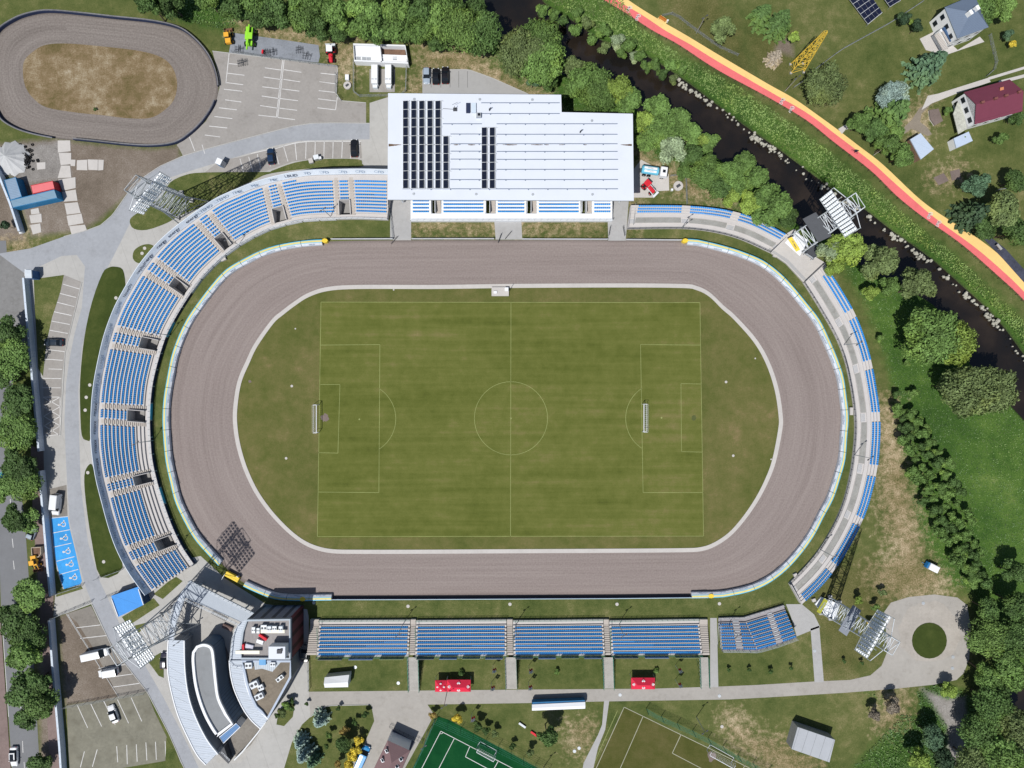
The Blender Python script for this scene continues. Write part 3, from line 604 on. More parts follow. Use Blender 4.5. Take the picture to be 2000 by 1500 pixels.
# second pitches at the bottom edge
turf = grass_mat('artificial_turf', [(0, g(8, 62, 34)), (0.5, g(18, 82, 44)), (1, g(40, 100, 56))], grain=0.2, big=0.1)
sheet('small_pitch', [(856,1399),(875,1405),(1065,1508),(1100,1560),(770,1560),(806,1500)], 0.02, turf)
b = MB()
for l_ in [(861,1428,806,1535),(861,1428,1000,1500),(1000,1500,1040,1520),(888,1441,842,1530),(918,1457,909,1478),(909,1478,965,1508),(974,1485,960,1510)]: line(b, *l_, 0.15, 0.027)
arc(b, 861, 1428, 5, 30, 118, 0.12, 6, 0.027); b.build('small_pitch_marking', paint_w, kind='structure')
sheet('training_pitch', [(1218,1382),(1250,1395),(1330,1435),(1440,1490),(1500,1525),(1500,1560),(1120,1560),(1160,1500)], 0.015, grass_mat('training_grass', [(0, g(72, 78, 38)), (0.4, g(92, 96, 48)), (0.75, g(112, 108, 66)), (1, g(150, 134, 100))], grain=0.4, big=0.06))
b = MB()
for l_ in [(1219,1381,1160,1510),(1219,1381,1464,1500),(1256,1399,1205,1515),(1330,1435,1313,1471),(1313,1471,1378,1505),(1455,1494,1450,1505)]: line(b, *l_, 0.16, 0.021)
b.build('training_pitch_marking', mat('worn_line', g(190, 190, 170), .9), kind='structure')
yl = MB(); line(yl, 1206, 1388, 1156, 1500, 0.12, 0.018); yl.build('training_pitch_marking', faded, kind='structure')
blob('worn_goalmouth', 1390, 1477, 9, 0.024, dirt_p)
# ---------------------------------------------------------------- vegetation
def leaf_mat():
    m = bpy.data.materials.new('leaves'); m.use_nodes = True; t = m.node_tree; L = t.links.new
    p = t.nodes['Principled BSDF']; p.inputs['Roughness'].default_value = 0.7; p.inputs['Specular IOR Level'].default_value = 0.25
    oi = N(t, 'ObjectInfo'); at = N(t, 'Attribute', attribute_name='v'); tc = N(t, 'TexCoord')
    nb = N(t, 'TexNoise'); nb.inputs['Scale'].default_value = 0.07; nb.inputs['Detail'].default_value = 5; nb.inputs['Roughness'].default_value = 0.7; L(tc.outputs['Object'], nb.inputs['Vector'])
    n = N(t, 'TexNoise'); n.inputs['Scale'].default_value = 0.45; n.inputs['Detail'].default_value = 3; L(tc.outputs['Object'], n.inputs['Vector'])
    ad = N(t, 'Math', operation='MULTIPLY_ADD'); L(n.outputs[0], ad.inputs[0]); ad.inputs[1].default_value = 1.1; L(at.outputs['Fac'], ad.inputs[2])
    mr = N(t, 'MapRange'); mr.inputs[1].default_value = 0.3; mr.inputs[2].default_value = 1.5; mr.inputs[3].default_value = 0.5; mr.inputs[4].default_value = 1.7; L(ad.outputs[0], mr.inputs[0])
    rn = N(t, 'MapRange'); rn.inputs[3].default_value = 0.85; rn.inputs[4].default_value = 1.18; L(oi.outputs['Random'], rn.inputs[0])
    mu = N(t, 'Math', operation='MULTIPLY'); L(mr.outputs[0], mu.inputs[0]); L(rn.outputs[0], mu.inputs[1])
    vm = N(t, 'VectorMath', operation='SCALE'); L(oi.outputs['Color'], vm.inputs[0]); L(mu.outputs[0], vm.inputs['Scale'])
    hm = N(t, 'MapRange'); hm.inputs[1].default_value = 0.48; hm.inputs[2].default_value = 0.66; L(nb.outputs[0], hm.inputs[0])
    mx = N(t, 'Mix', data_type='RGBA', blend_type='MULTIPLY'); L(hm.outputs[0], mx.inputs[0]); L(vm.outputs[0], mx.inputs[6]); mx.inputs[7].default_value = (1.22, 1.12, 0.85, 1); mx.clamp_result = False
    L(mx.outputs[2], p.inputs['Base Color'])
    return m
leaf = leaf_mat(); bark = mat('bark', (0.10, 0.075, 0.055, 1), 0.95, 0.3, 2.0)
def quads_mesh(name, Cn, Nn, size, m, v=None):
    n = len(Cn); Nn = Nn / (np.linalg.norm(Nn, axis=1, keepdims=True) + 1e-9)
    r_ = np.random.normal(size=(n, 3)); U = np.cross(Nn, r_); U /= np.linalg.norm(U, axis=1, keepdims=True) + 1e-9; V = np.cross(Nn, U)
    s_ = size if np.ndim(size) else np.full(n, size); a = (s_ * np.random.uniform(0.6, 1.1, n))[:, None]; b_ = (s_ * np.random.uniform(0.35, 0.7, n))[:, None]
    P = np.stack([Cn - U * a, Cn - V * b_, Cn + U * a, Cn + V * b_], 1)
    me = bpy.data.meshes.new(name); me.vertices.add(n * 4); me.vertices.foreach_set('co', P.reshape(-1).astype(np.float32))
    set_quads(me, np.arange(n * 4).reshape(n, 4)); me.materials.append(m)
    at = me.attributes.new('v', 'FLOAT', 'FACE'); at.data.foreach_set('value', (np.random.rand(n) if v is None else v).astype(np.float32))
    me.update(); return me
def crown_broad(r, h, nq, leafs, seed, lobes=14, flat=0.75):
    rs = np.random.RandomState(seed); np.random.seed(seed)
    L = []
    for k in range(lobes):
        a = rs.uniform(0, 2 * np.pi); d = r * 0.68 * math.sqrt(rs.uniform(0, 1)); zz = h * rs.uniform(-0.35, 0.55) * (1 - 0.6 * d / r)
        L.append((d * math.cos(a), d * math.sin(a), zz, r * rs.uniform(0.26, 0.44)))
    L.append((0, 0, h * 0.2, r * 0.5)); L = np.array(L)
    w = L[:, 3] ** 2; idx = rs.choice(len(L), nq, p=w / w.sum()); D = rs.normal(size=(nq, 3)); D[:, 2] = np.abs(D[:, 2]) * 1.1 - 0.35
    D /= np.linalg.norm(D, axis=1, keepdims=True); lob = L[idx]
    bump = 1 + 0.16 * np.sin(D[:, :1] * 9 + idx[:, None]) * np.cos(D[:, 1:2] * 8 + idx[:, None] * 2)
    Pn = lob[:, :3] + D * lob[:, 3:] * rs.uniform(0.72, 1.05, (nq, 1)) * bump * np.array([1, 1, flat])
    v = rs.rand(nq) * 0.7 + (rs.rand(len(L))[idx]) * 0.5
    return quads_mesh('crown', Pn, D + rs.normal(size=(nq, 3)) * 0.55, leafs * rs.uniform(0.7, 1.3, nq), leaf, v)
def crown_conifer(r, h, seed, leafs=0.42):
    rs = np.random.RandomState(seed); np.random.seed(seed); P = []; Nn = []; v = []
    nw = int(h / 0.55)
    for k in range(nw):
        f = k / nw; rr = r * (1 - f) ** 0.85 + 0.15; zb = -h * 0.5 + h * f; nb = max(4, int(11 * (1 - f * 0.5)))
        a0 = rs.uniform(0, 6.28)
        for b_ in range(nb):
            a = a0 + 6.283 * b_ / nb + rs.uniform(-.15, .15); L_ = rr * rs.uniform(0.75, 1.1); n = max(2, int(L_ / 0.26)); vb = rs.rand() * 0.5
            for j in range(n):
                d = L_ * (j + 0.6) / n; wd = 0.30 * L_ * (1 - d / L_) + 0.12
                for _ in range(2):
                    o = rs.uniform(-wd, wd)
                    P.append((d * math.cos(a) - o * math.sin(a), d * math.sin(a) + o * math.cos(a), zb + 0.28 * rr - 0.42 * d - abs(o) * .3 + rs.uniform(-.1, .1)))
                    Nn.append((math.cos(a) * 0.45 + rs.normal() * .35, math.sin(a) * 0.45 + rs.normal() * .35, 1)); v.append(vb + rs.rand() * 0.5 + 0.3 * d / L_)
    return quads_mesh('crown', np.array(P), np.array(Nn), leafs, leaf, np.array(v))
def trunk_mb(h, r, rc):
    b = MB(); pts = [(0, 0, 0)]; 
    b.tube((0, 0, -.1), (0.05 * h, 0.02 * h, h * 0.55), r, 7, r * 0.6)
    for k in range(6):
        a = k * 1.05 + random.random(); q_ = (0.05 * h + math.cos(a) * rc * 0.45, 0.02 * h + math.sin(a) * rc * 0.45, h * random.uniform(0.68, 0.85))
        b.tube((0.05 * h, 0.02 * h, h * (0.45 + 0.015 * k)), q_, r * 0.42, 5, r * 0.12)
    return b
def proto(name, crown_me, h, r, cz, rc, org=(0, 0, -500)):
    root = bpy.data.objects.new(name, None); C.objects.link(root)
    root['category'] = 'tree' if 'tree' in name or name in ('spruce', 'conifer') else 'bush'
    if 'bush' not in name:
        trunk_mb(h, r, rc).build('trunk', bark, root)
    else: MB().tube((0, 0, -.05), (0.02, 0.02, cz), 0.05, 5, 0.02).build('stem', bark, root)
    o = bpy.data.objects.new('crown', crown_me); C.objects.link(o); o.parent = root; o.location = (0.04 * h, 0.02 * h, cz)
    return root
PROTO = {}
def getp(kind, var):
    key = (kind, var)
    if key in PROTO: return PROTO[key]
    sd_ = hash((len(kind), var, ord(kind[0]), ord(kind[-1]))) % 9999
    if kind == 'L':   p_ = proto('broadleaf_tree', crown_broad(6.6, 6.0, 15000, 0.36, sd_, 40), 12, 0.34, 8.0, 6.2), 6.6, 10.0
    elif kind == 'M': p_ = proto('broadleaf_tree', crown_broad(3.7, 4.2, 6000, 0.31, sd_, 17), 9, 0.2, 6.4, 3.4), 3.7, 7.5
    elif kind == 'S': p_ = proto('young_tree', crown_broad(1.9, 2.4, 1900, 0.24, sd_, 9), 4.5, 0.09, 3.2, 1.6), 1.9, 3.8
    elif kind == 'C': p_ = proto('conifer_tree', crown_conifer(3.0, 6.6, sd_), 7.2, 0.18, 3.8, 0.8), 3.0, 3.6
    elif kind == 'B': p_ = proto('bush', crown_broad(1.15, 1.3, 900, 0.17, sd_, 7), 0.8, 0.05, 0.85, 1), 1.15, 1.2
    PROTO[key] = p_; p_[0]['_used'] = 0
    return p_
COL = {'dark': (0.054, 0.098, 0.028), 'mid': (0.084, 0.146, 0.038), 'bright': (0.155, 0.225, 0.045), 'olive': (0.095, 0.130, 0.048), 'pale': (0.17, 0.22, 0.13),
       'blue': (0.16, 0.22, 0.20), 'yellow': (0.50, 0.40, 0.05), 'orange': (0.27, 0.20, 0.06), 'deep': (0.030, 0.056, 0.028), 'teal': (0.060, 0.110, 0.062), 'fresh': (0.105, 0.175, 0.045), 'grey': (0.19, 0.165, 0.13)}
WORD = {'dark': 'dark green', 'mid': 'mid green', 'bright': 'bright yellow green', 'olive': 'olive green', 'pale': 'pale silvery green', 'blue': 'blue grey', 'yellow': 'golden yellow', 'orange': 'orange brown', 'deep': 'blackish green', 'teal': 'bluish green', 'fresh': 'fresh green', 'grey': 'dry brown grey'}
def tree(kind, px, py, rpx, col, label, group=None, zs=1.0):
    p_, r0, hc = getp(kind, random.randrange(3 if kind in 'LM' else 2))
    s_ = rpx * S / r0; 
    if kind == 'B': s_ = max(s_, .35)
    sz = s_ * random.uniform(0.9, 1.1) * zs
    wpt = W(px, py, hc * sz); gz = float(ground_z(wpt.x, wpt.y)); wpt.z = gz
    c = COL[col]; j = random.uniform(0.9, 1.12); c = (c[0] * j, c[1] * j, c[2] * j, 1)
    if p_['_used'] == 0: r_ = p_; p_['_used'] = 1
    else: r_ = dup(p_)
    r_.location = wpt; r_.rotation_euler = (0, 0, random.uniform(0, 6.28)); r_.scale = (s_, s_, sz)
    for ch in r_.children:
        if ch.name.startswith('crown'): ch.color = c
    r_['label'] = label; 
    if group: r_['group'] = group
    elif 'group' in r_: del r_['group']
    return r_
ORD = ['first', 'second', 'third', 'fourth', 'fifth', 'sixth', 'seventh', 'eighth', 'ninth', 'tenth', 'eleventh', 'twelfth', 'thirteenth', 'fourteenth', 'fifteenth', 'sixteenth', 'seventeenth', 'eighteenth', 'nineteenth', 'twentieth',
       'twenty-first', 'twenty-second', 'twenty-third', 'twenty-fourth', 'twenty-fifth', 'twenty-sixth', 'twenty-seventh', 'twenty-eighth', 'twenty-ninth', 'thirtieth', 'thirty-first', 'thirty-second', 'thirty-third', 'thirty-fourth', 'thirty-fifth', 'thirty-sixth', 'thirty-seventh', 'thirty-eighth', 'thirty-ninth', 'fortieth']
def grove(lst, where, group, noun='tree', axis_=0, frm='from the left', zs=1.0):
    lst = sorted(lst, key=lambda q_: q_[1 + axis_])
    cnt = {}
    for q_ in lst:
        k = q_[4]; cnt[k] = cnt.get(k, 0) + 1
        n_ = sum(1 for z in lst if z[4] == k)
        lab = ('the one %s %s %s' % (WORD[k], noun, where)) if n_ == 1 else '%s %s %s %s %s' % (ORD[cnt[k] - 1] if cnt[k] < n_ else 'last', WORD[k], noun, frm, where)
        tree(*q_[:5], lab, group, zs)
# wood along the top edge
grove([('M',290,8,28,'dark'),('M',330,2,26,'dark'),('M',400,-8,28,'mid'),('M',450,12,30,'dark'),('M',490,2,30,'mid'),('M',505,30,24,'dark'),('M',540,22,32,'dark'),('M',578,-2,30,'mid'),('M',582,32,30,'mid'),('M',618,12,32,'mid'),('M',622,52,26,'dark'),('M',655,30,34,'mid'),('M',662,58,22,'dark'),
       ('M',695,12,32,'fresh'),('M',700,50,30,'mid'),('M',735,30,32,'mid'),('M',742,62,24,'dark'),('M',768,5,32,'fresh'),('M',778,45,32,'mid'),('M',815,20,32,'dark'),('M',820,62,26,'mid'),('M',845,35,34,'fresh'),('M',850,78,20,'dark'),('M',880,8,32,'mid'),('L',898,55,42,'fresh'),('M',925,10,26,'dark'),('L',945,62,40,'dark')],
      'in the top edge wood', 'trees of the wood along the top edge')
grove([('L',1022,95,44,'olive'),('L',1060,70,46,'mid'),('L',1058,125,44,'mid'),('M',1088,100,28,'mid'),('M',1030,60,28,'mid'),('M',1040,155,17,'teal'),('M',1075,160,18,'dark'),('M',1125,120,24,'olive'),('M',1150,125,25,'fresh'),('M',1133,160,28,'mid'),('L',1168,170,38,'mid'),('M',1205,172,30,'bright'),('M',1230,200,30,'mid'),('M',1110,178,18,'mid'),('S',995,110,16,'bright')],
      'above the white roofed building', 'trees above the white roofed building')
grove([('M',1288,208,27,'mid'),('M',1262,240,24,'bright'),('L',1297,248,38,'mid'),('M',1330,235,26,'mid'),('M',1262,270,22,'fresh'),('M',1318,290,28,'pale'),('M',1352,262,24,'mid'),('M',1377,275,17,'bright'),('M',1395,270,24,'mid'),('M',1350,305,24,'dark'),('L',1385,330,34,'mid'),('M',1425,330,30,'mid'),('M',1452,322,26,'mid'),('M',1400,362,26,'dark'),('M',1430,385,20,'bright'),('M',1445,365,24,'mid'),('M',1475,350,28,'mid'),('M',1465,388,24,'bright'),('M',1500,378,28,'mid'),('M',1518,408,34,'mid'),('M',1545,425,20,'dark'),('M',1485,412,22,'mid'),('M',1340,340,18,'mid')],
      'beside the river, right of the white roof', 'trees between the white roofed building and the river')
grove([('M',1652,488,36,'bright'),('M',1622,490,24,'pale'),('M',1632,522,20,'bright'),('M',1722,515,36,'olive'),('M',1742,560,20,'mid'),('M',1800,560,36,'olive'),('M',1706,572,17,'bright'),('L',1822,648,56,'mid'),('L',1862,672,44,'bright'),('L',1895,770,50,'olive'),('L',1945,755,46,'olive'),('M',1850,755,18,'olive'),('S',1718,660,9,'fresh'),('S',1772,712,8,'fresh'),('S',1786,768,11,'fresh'),('S',1750,770,10,'dark')],
      'on the bank right of the oval', 'trees on the near bank right of the oval', axis_=1, frm='from the top')
belt = []
for k in range(58):
    f = k / 57; x_ = 1772 + 140 * f + (-42 + 84 * ((k * 37) % 10) / 9) * (0.35 + 0.65 * math.sin(f * 3.1)); y_ = 800 + 340 * f
    belt.append(('S', x_ + random.uniform(-4, 4), y_, random.uniform(10, 16), ('dark', 'mid', 'mid')[k % 3] if k % 7 else 'fresh'))
grove(belt, 'in the belt right of the oval', 'belt of young trees right of the oval', 'sapling', 1, 'from the top')
grove([('M',1932,1190,24,'dark'),('L',1932,1250,40,'fresh'),('M',1960,1300,34,'mid'),('L',1985,1250,40,'dark'),('M',1930,1315,28,'mid'),('L',1940,1375,38,'dark'),('L',1985,1420,40,'olive'),('L',1925,1440,40,'dark'),('M',1960,1480,34,'mid'),('L',1900,1490,34,'olive'),('M',1822,1440,24,'teal'),('M',1800,1492,24,'bright'),('M',1845,1488,24,'deep'),('M',1855,1352,16,'bright'),('M',1990,1180,28,'dark'),('M',1985,1120,24,'dark'),('M',1995,1330,30,'mid')],
      'in the lower right corner', 'trees in the lower right corner wood', axis_=1, frm='from the top')
grove([('M',1745,1378,17,'grey'),('M',1710,1400,13,'grey')], 'beside the track to the lower right wood', 'dry bare bushes', 'bush')
grove([('M',12,645,30,'dark'),('L',18,700,42,'mid'),('M',-8,730,30,'dark'),('M',25,780,34,'dark'),('L',20,840,42,'mid'),('M',32,900,38,'dark'),('L',35,945,38,'mid'),('M',-2,960,28,'mid'),('M',28,1008,30,'dark'),('M',50,1015,26,'mid'),('M',48,1165,34,'mid'),('M',22,1215,34,'dark'),('L',48,1240,38,'dark'),('M',50,1285,36,'mid'),('M',68,1330,32,'dark'),('M',40,1355,36,'dark'),('M',72,1372,34,'mid'),('M',52,1400,26,'dark'),('M',76,1492,24,'dark')],
      'along the street at the left edge', 'street trees at the left edge', axis_=1, frm='from the top', zs=.62)
# trees and bushes round the houses, top right
for a in [('C',1528,42,30,'dark','bare branched spruce in the meadow right of the bench','conifers'),('C',1490,28,26,'dark','dark spruce at the top edge above the meadow',0),('C',1518,110,18,'grey','thin greyish conifer left of the yellow lattice mast',0),
          ('M',1415,52,24,'olive','olive round tree right of the riverside bench',0),('S',1555,72,14,'bright','yellow green bush above the yellow lattice mast',0),('L',1612,160,40,'olive','wide olive tree below the yellow lattice mast',0),
          ('S',1770,32,15,'deep','blackish round bush between solar field and white house',0),('S',1792,52,14,'deep','dark ball bush nearer the white house steps',0),('S',1783,44,8,'bright','small yellow bush between the two dark ball bushes',0),
          ('C',1822,128,36,'teal','dense dark conifer below the white house',0),('L',1750,190,30,'blue','silvery blue spruce top of the big hedge tree',0),('C',1745,215,40,'dark','drooping green conifer beside the silvery spruce',0),
          ('M',1928,22,30,'mid','green tree touching the slate roof on its right',0),('M',1965,15,24,'fresh','bush at the top edge right of the slate roof',0),('S',1968,67,12,'teal','clipped bluish dome bush in the garden right of the slate roof',0),('S',1981,86,9,'yellow','yellow bush in the garden bed with red flowers',0),
          ('M',1688,235,24,'mid','bush at the bend of the yellow footway',0),('M',1715,255,26,'dark','dark bush between footway and gravel drive',0),('M',1735,280,24,'mid','bush left of the small metal shed',0),('M',1765,300,24,'mid','bush below the small metal shed',0),('M',1748,255,20,'fresh','bright bush at the foot of the drooping conifer',0),
          ('M',1918,358,26,'teal','round dark tree in the lawn at the right edge',0),('C',1908,412,33,'deep','large drooping spruce beside the footway at right',0),('M',1965,400,36,'olive','olive tree right of the large drooping spruce',0),('M',1935,445,24,'dark','dark tree below the large drooping spruce',0),('M',1985,350,24,'dark','dark tree at the right edge above the olive one',0),('M',1990,450,30,'dark','tree at the right edge beside the grey track',0),
          ('S',1958,270,14,'mid','bush below the maroon roofed house',0),('S',1885,270,8,'fresh','low bush left of the hedge below the maroon house',0),('M',1990,230,14,'dark','dark shrub at the right end of the maroon roof',0),('S',1850,215,10,'mid','shrub at the gable of the maroon roofed house',0)]:
    tree(*a[:6])
# ornamental planting at the bottom
for a in [('C',625,1408,19,'blue','blue spruce nearest the curved road'),('C',583,1450,17,'blue','middle blue spruce left of the lawn'),('C',592,1478,22,'blue','lowest blue spruce at the bottom edge'),('C',608,1490,18,'teal','greener spruce beside the lowest blue spruce'),
          ('M',672,1458,17,'dark','dark round tree beside the yellow hedge'),('S',671,1428,11,'orange','orange brown bush above the dark round tree'),('S',643,1437,8,'fresh','small green ball left of the orange bush'),('S',693,1412,7,'dark','dark columnar shrub in the middle of the lawn'),('S',712,1396,8,'dark','dark shrub near the concrete forecourt'),('S',662,1384,6,'dark','small dark shrub under the curved road'),('S',638,1457,6,'dark','small dark shrub left of the dark round tree'),('S',660,1492,9,'orange','orange bush at the bottom edge'),('S',598,1374,5,'dark','little shrub at the road bend'),
          ('S',700,1450,11,'yellow','top bush of the golden hedge'),('S',694,1466,12,'yellow','second bush of the golden hedge'),('S',688,1480,12,'yellow','third bush of the golden hedge'),('S',681,1494,12,'yellow','lowest bush of the golden hedge'),
          ('S',846,1398,9,'orange','orange shrub at the corner of the green pitch'),('S',892,1402,12,'yellow','yellow shrub along the green pitch fence'),('S',935,1418,12,'dark','dark pine shrub along the green pitch fence'),('S',950,1430,10,'dark','second dark pine shrub along the green pitch fence'),('S',966,1436,9,'olive','olive shrub along the green pitch fence'),('S',1000,1458,8,'dark','dark shrub lower along the green pitch fence'),('S',1033,1472,10,'olive','lowest olive shrub along the green pitch fence'),
          ('M',1067,1438,22,'dark','lone dark tree right of the green pitch'),('B',900,1316,8,'dark','dark ball shrub behind the longer red tent'),('B',1088,1313,7,'fresh','clipped green ball in the third grass block'),('B',1282,1311,7,'fresh','clipped green ball right of the single red tent'),
          ('S',558,1376,10,'fresh','green shrub beside the fan shaped building'),('S',568,1384,7,'mid','shrub next to the road in the triangular bed'),('S',551,1390,11,'olive','red tipped shrub in the triangular bed'),('S',542,1398,7,'dark','dark shrub at the tip of the triangular bed'),('S',570,1370,6,'dark','small dark shrub at the top of the triangular bed'),
          ('S',1678,1172,10,'bright','young yellow green tree above the floodlit gantry'),('S',1712,1186,9,'fresh','young tree left of the turning circle'),('S',1703,1218,9,'orange','red leaved young tree behind the lamp bank'),('S',1725,1158,9,'olive','young tree at the upper edge of the turning circle'),('S',1424,1310,5,'dark','first sapling from the left in the grass block with a row'),('S',1463,1308,5,'dark','second sapling from the left in that grass row'),('S',1505,1312,6,'dark','third sapling from the left in that grass row'),('S',1545,1305,5,'dark','fourth sapling from the left in that grass row'),('S',1649,1292,5,'dark','sapling right of the narrow footpath'),('S',1684,1294,5,'dark','sapling under the lamp bank right of the footpath'),
          ('S',10,440,12,'deep','dark bush at the left edge below the yard'),('B',185,213,4,'dark','tiny dark shrub on the training oval infield')]:
    tree(*a)
# shrubs on the far bank of the river
fb = []
for (x_, y_, r_, c_) in [(1062,5,16,'mid'),(1085,14,15,'mid'),(1105,28,14,'dark'),(1125,22,15,'mid'),(1130,48,16,'mid'),(1150,40,15,'olive'),(1158,66,15,'mid'),(1178,52,17,'mid'),(1185,82,14,'olive'),(1205,70,18,'pale'),(1215,92,15,'mid'),(1232,78,18,'mid'),(1240,100,14,'pale'),(1258,96,16,'mid'),(1265,118,13,'mid'),(1282,112,15,'mid'),(1300,132,14,'dark'),(1315,120,15,'mid'),(1318,145,12,'olive'),(1335,130,13,'mid')]:
    fb.append(('S', x_, y_, r_, c_))
grove(fb, 'on the far river bank', 'shrubs on the far river bank', 'shrub')

# undergrowth: tall weeds of the banks and meadows, one mass
def in_poly(x, y, P):
    ins = np.zeros(x.shape, bool)
    for i in range(len(P)):
        (ax, ay), (bx, by) = P[i - 1], P[i]
        ins ^= ((ay > y) != (by > y)) & (x < (bx - ax) * (y - ay) / ((by - ay) if by != ay else 1e-9) + ax)
    return ins
def scatter(name, label, polys, dens, hgt, size, col, cat_, seed):
    rs = np.random.RandomState(seed); np.random.seed(seed); Ps = []
    for P in polys:
        Q = np.array(P, float); lo = np.maximum(Q.min(0), [-40, -40]); hi = np.minimum(Q.max(0), [2040, 1540]); n = int((hi - lo).prod() * dens)
        x = rs.uniform(lo[0], hi[0], n); y = rs.uniform(lo[1], hi[1], n); k = in_poly(x, y, P); Ps.append(np.stack([x[k], y[k]], 1))
    P = np.concatenate(Ps); X = (P[:, 0] - 1000) * S; Y = (750 - P[:, 1]) * S
    j = np.clip(np.searchsorted(gy, Y), 0, ny - 1); i = np.clip(np.searchsorted(gx, X), 0, nx - 1)
    keep = s_r[j, i] < -2.6; 
    for bad in (BASE, [(1534,440),(1600,430),(1640,500),(1700,640),(1728,800),(1720,920),(1690,1030),(1600,1160),(1540,1180),(1480,1100)], GRAV[0]): keep &= ~in_poly(P[:, 0], P[:, 1], bad)
    X, Y, i, j = X[keep], Y[keep], i[keep], j[keep]
    cl = np.sin(X * 0.35 + np.sin(Y * 0.27) * 2) * np.cos(Y * 0.31 + np.sin(X * 0.19) * 2)    # clumpy height
    hh = hgt * (0.35 + 0.65 * (cl * 0.5 + 0.5)) * rs.uniform(0.3, 1, len(X))
    Cn = np.stack([X, Y, GZ[j, i] + hh], 1); Nn = rs.normal(size=Cn.shape) * 0.6 + [0, 0, 0.8]
    v = np.clip(0.45 + 0.35 * cl + rs.normal(size=len(X)) * 0.3, 0, 1.4)
    me = quads_mesh(name, Cn, Nn, size * rs.uniform(0.5, 1.4, len(X)), leaf, v)
    o = bpy.data.objects.new(name, me); C.objects.link(o); o.color = col
    o['label'] = label; o['category'] = cat_; o['kind'] = 'stuff'; return o
scatter('undergrowth', 'tall weeds and nettles on the far river bank below the path', [LUSH[0]], 0.30, 0.6, 0.22, (0.125, 0.185, 0.055, 1), 'weeds', 5)
scatter('undergrowth', 'rank meadow plants on the near river bank', [LUSH[1]] + LUSH[4:], 0.10, 0.25, 0.15, (0.095, 0.150, 0.060, 1), 'weeds', 8)
scatter('undergrowth', 'rank green grass in the lower right and upper left corners', [LUSH[2], LUSH[3]], 0.16, 0.45, 0.24, (0.08, 0.14, 0.05, 1), 'weeds', 6)
# white rocks along the far bank
def rocks():
    rs = np.random.RandomState(3); b = MB()
    Q = resample([(1318,152),(1350,178),(1385,203),(1420,228),(1450,252),(1480,275),(1515,297),(1545,320),(1570,338),(1600,360),(1625,378),(1655,398),(1680,412),(1720,444),(1745,462),(1780,490),(1815,512),(1842,538),(1870,560),(1900,588),(1925,610),(1948,636),(1965,655),(1985,682),(1998,700),(2030,740)], 3.0)
    for (x_, y_) in Q:
        for _ in range(rs.randint(0, 5)):
            if rs.rand() < 0.3 + .5 * (math.sin(x_ * .045) > .2): continue
            c = W(x_ + rs.normal() * 3 + 2, y_ + rs.normal() * 3 - 4); r_ = rs.uniform(0.14, 0.42) + .25 * (rs.rand() < .08); z_ = -0.75 + rs.uniform(-.35, .2); seg = 6
            ring = lambda rr, dz: [(c.x + rr * math.cos(a_ * 1.047 + x_) * rs.uniform(.75, 1.2), c.y + rr * math.sin(a_ * 1.047 + x_) * rs.uniform(.75, 1.2), z_ + dz) for a_ in range(seg)]
            vs = ring(r_ * .9, -.3) + ring(r_, 0.05) + ring(r_ * .55, r_ * .6); fs = [(a_ + 6 * q_, (a_ + 1) % 6 + 6 * q_, (a_ + 1) % 6 + 6 * q_ + 6, a_ + 6 * q_ + 6) for q_ in (0, 1) for a_ in range(6)] + [tuple(range(12, 18))]
            b.add(vs, fs)
    b.build('rocks', mat('pale_rock', sr(206, 204, 190, 0.6), 0.9, 0.25, 1.5), label='white stones piled along the far water line', cat='rocks', kind='stuff')
rocks()
# ---------------------------------------------------------------- stands
def seat_mesh():
    b = MB(); b.box((0, 0, 0.26), (0.42, 0.32, 0.05)); b.box((0, 0.16, 0.38), (0.42, 0.05, 0.22), tilt=(0.2, 'X')); b.box((0, 0.05, 0.12), (0.08, 0.2, 0.24)); return b
SEAT = seat_mesh(); seat_me = bpy.data.meshes.new('seat'); seat_me.from_pydata(SEAT.v, [], SEAT.f); seat_me.materials.append(blue_seat); seat_me.update()
SV = np.array(SEAT.v); SF = np.array(SEAT.f)
def place_seats(root, lst):
    """lst of (x, y, z, angle): the hundred nearest the camera are parts of their own, the rest one mass"""
    lst = sorted(lst, key=lambda q_: q_[0] ** 2 + q_[1] ** 2 - 1000 * q_[2])
    for (x, y, z, a) in lst[:100]:
        o = bpy.data.objects.new('seat', seat_me); C.objects.link(o); o.parent = root
        o.location = (x - root.location.x, y - root.location.y, z - root.location.z); o.rotation_euler = (0, 0, a)
    rest = np.array(lst[100:])
    if len(rest) == 0: return
    n = len(rest); c, s_ = np.cos(rest[:, 3])[:, None], np.sin(rest[:, 3])[:, None]
    X = SV[:, 0] * c - SV[:, 1] * s_ + rest[:, :1]; Y = SV[:, 0] * s_ + SV[:, 1] * c + rest[:, 1:2]; Z = SV[:, 2] + rest[:, 2:3]
    P = np.stack([X - root.location.x, Y - root.location.y, Z - root.location.z], -1).reshape(-1, 3)
    me = bpy.data.meshes.new('seats'); me.vertices.add(len(P)); me.vertices.foreach_set('co', P.reshape(-1).astype(np.float32))
    set_quads(me, (SF[None] + (np.arange(n) * len(SV))[:, None, None]).reshape(-1, 4)); me.materials.append(blue_seat); me.update()
    o = bpy.data.objects.new('seats', me); C.objects.link(o); o.parent = root; o['kind'] = 'stuff'
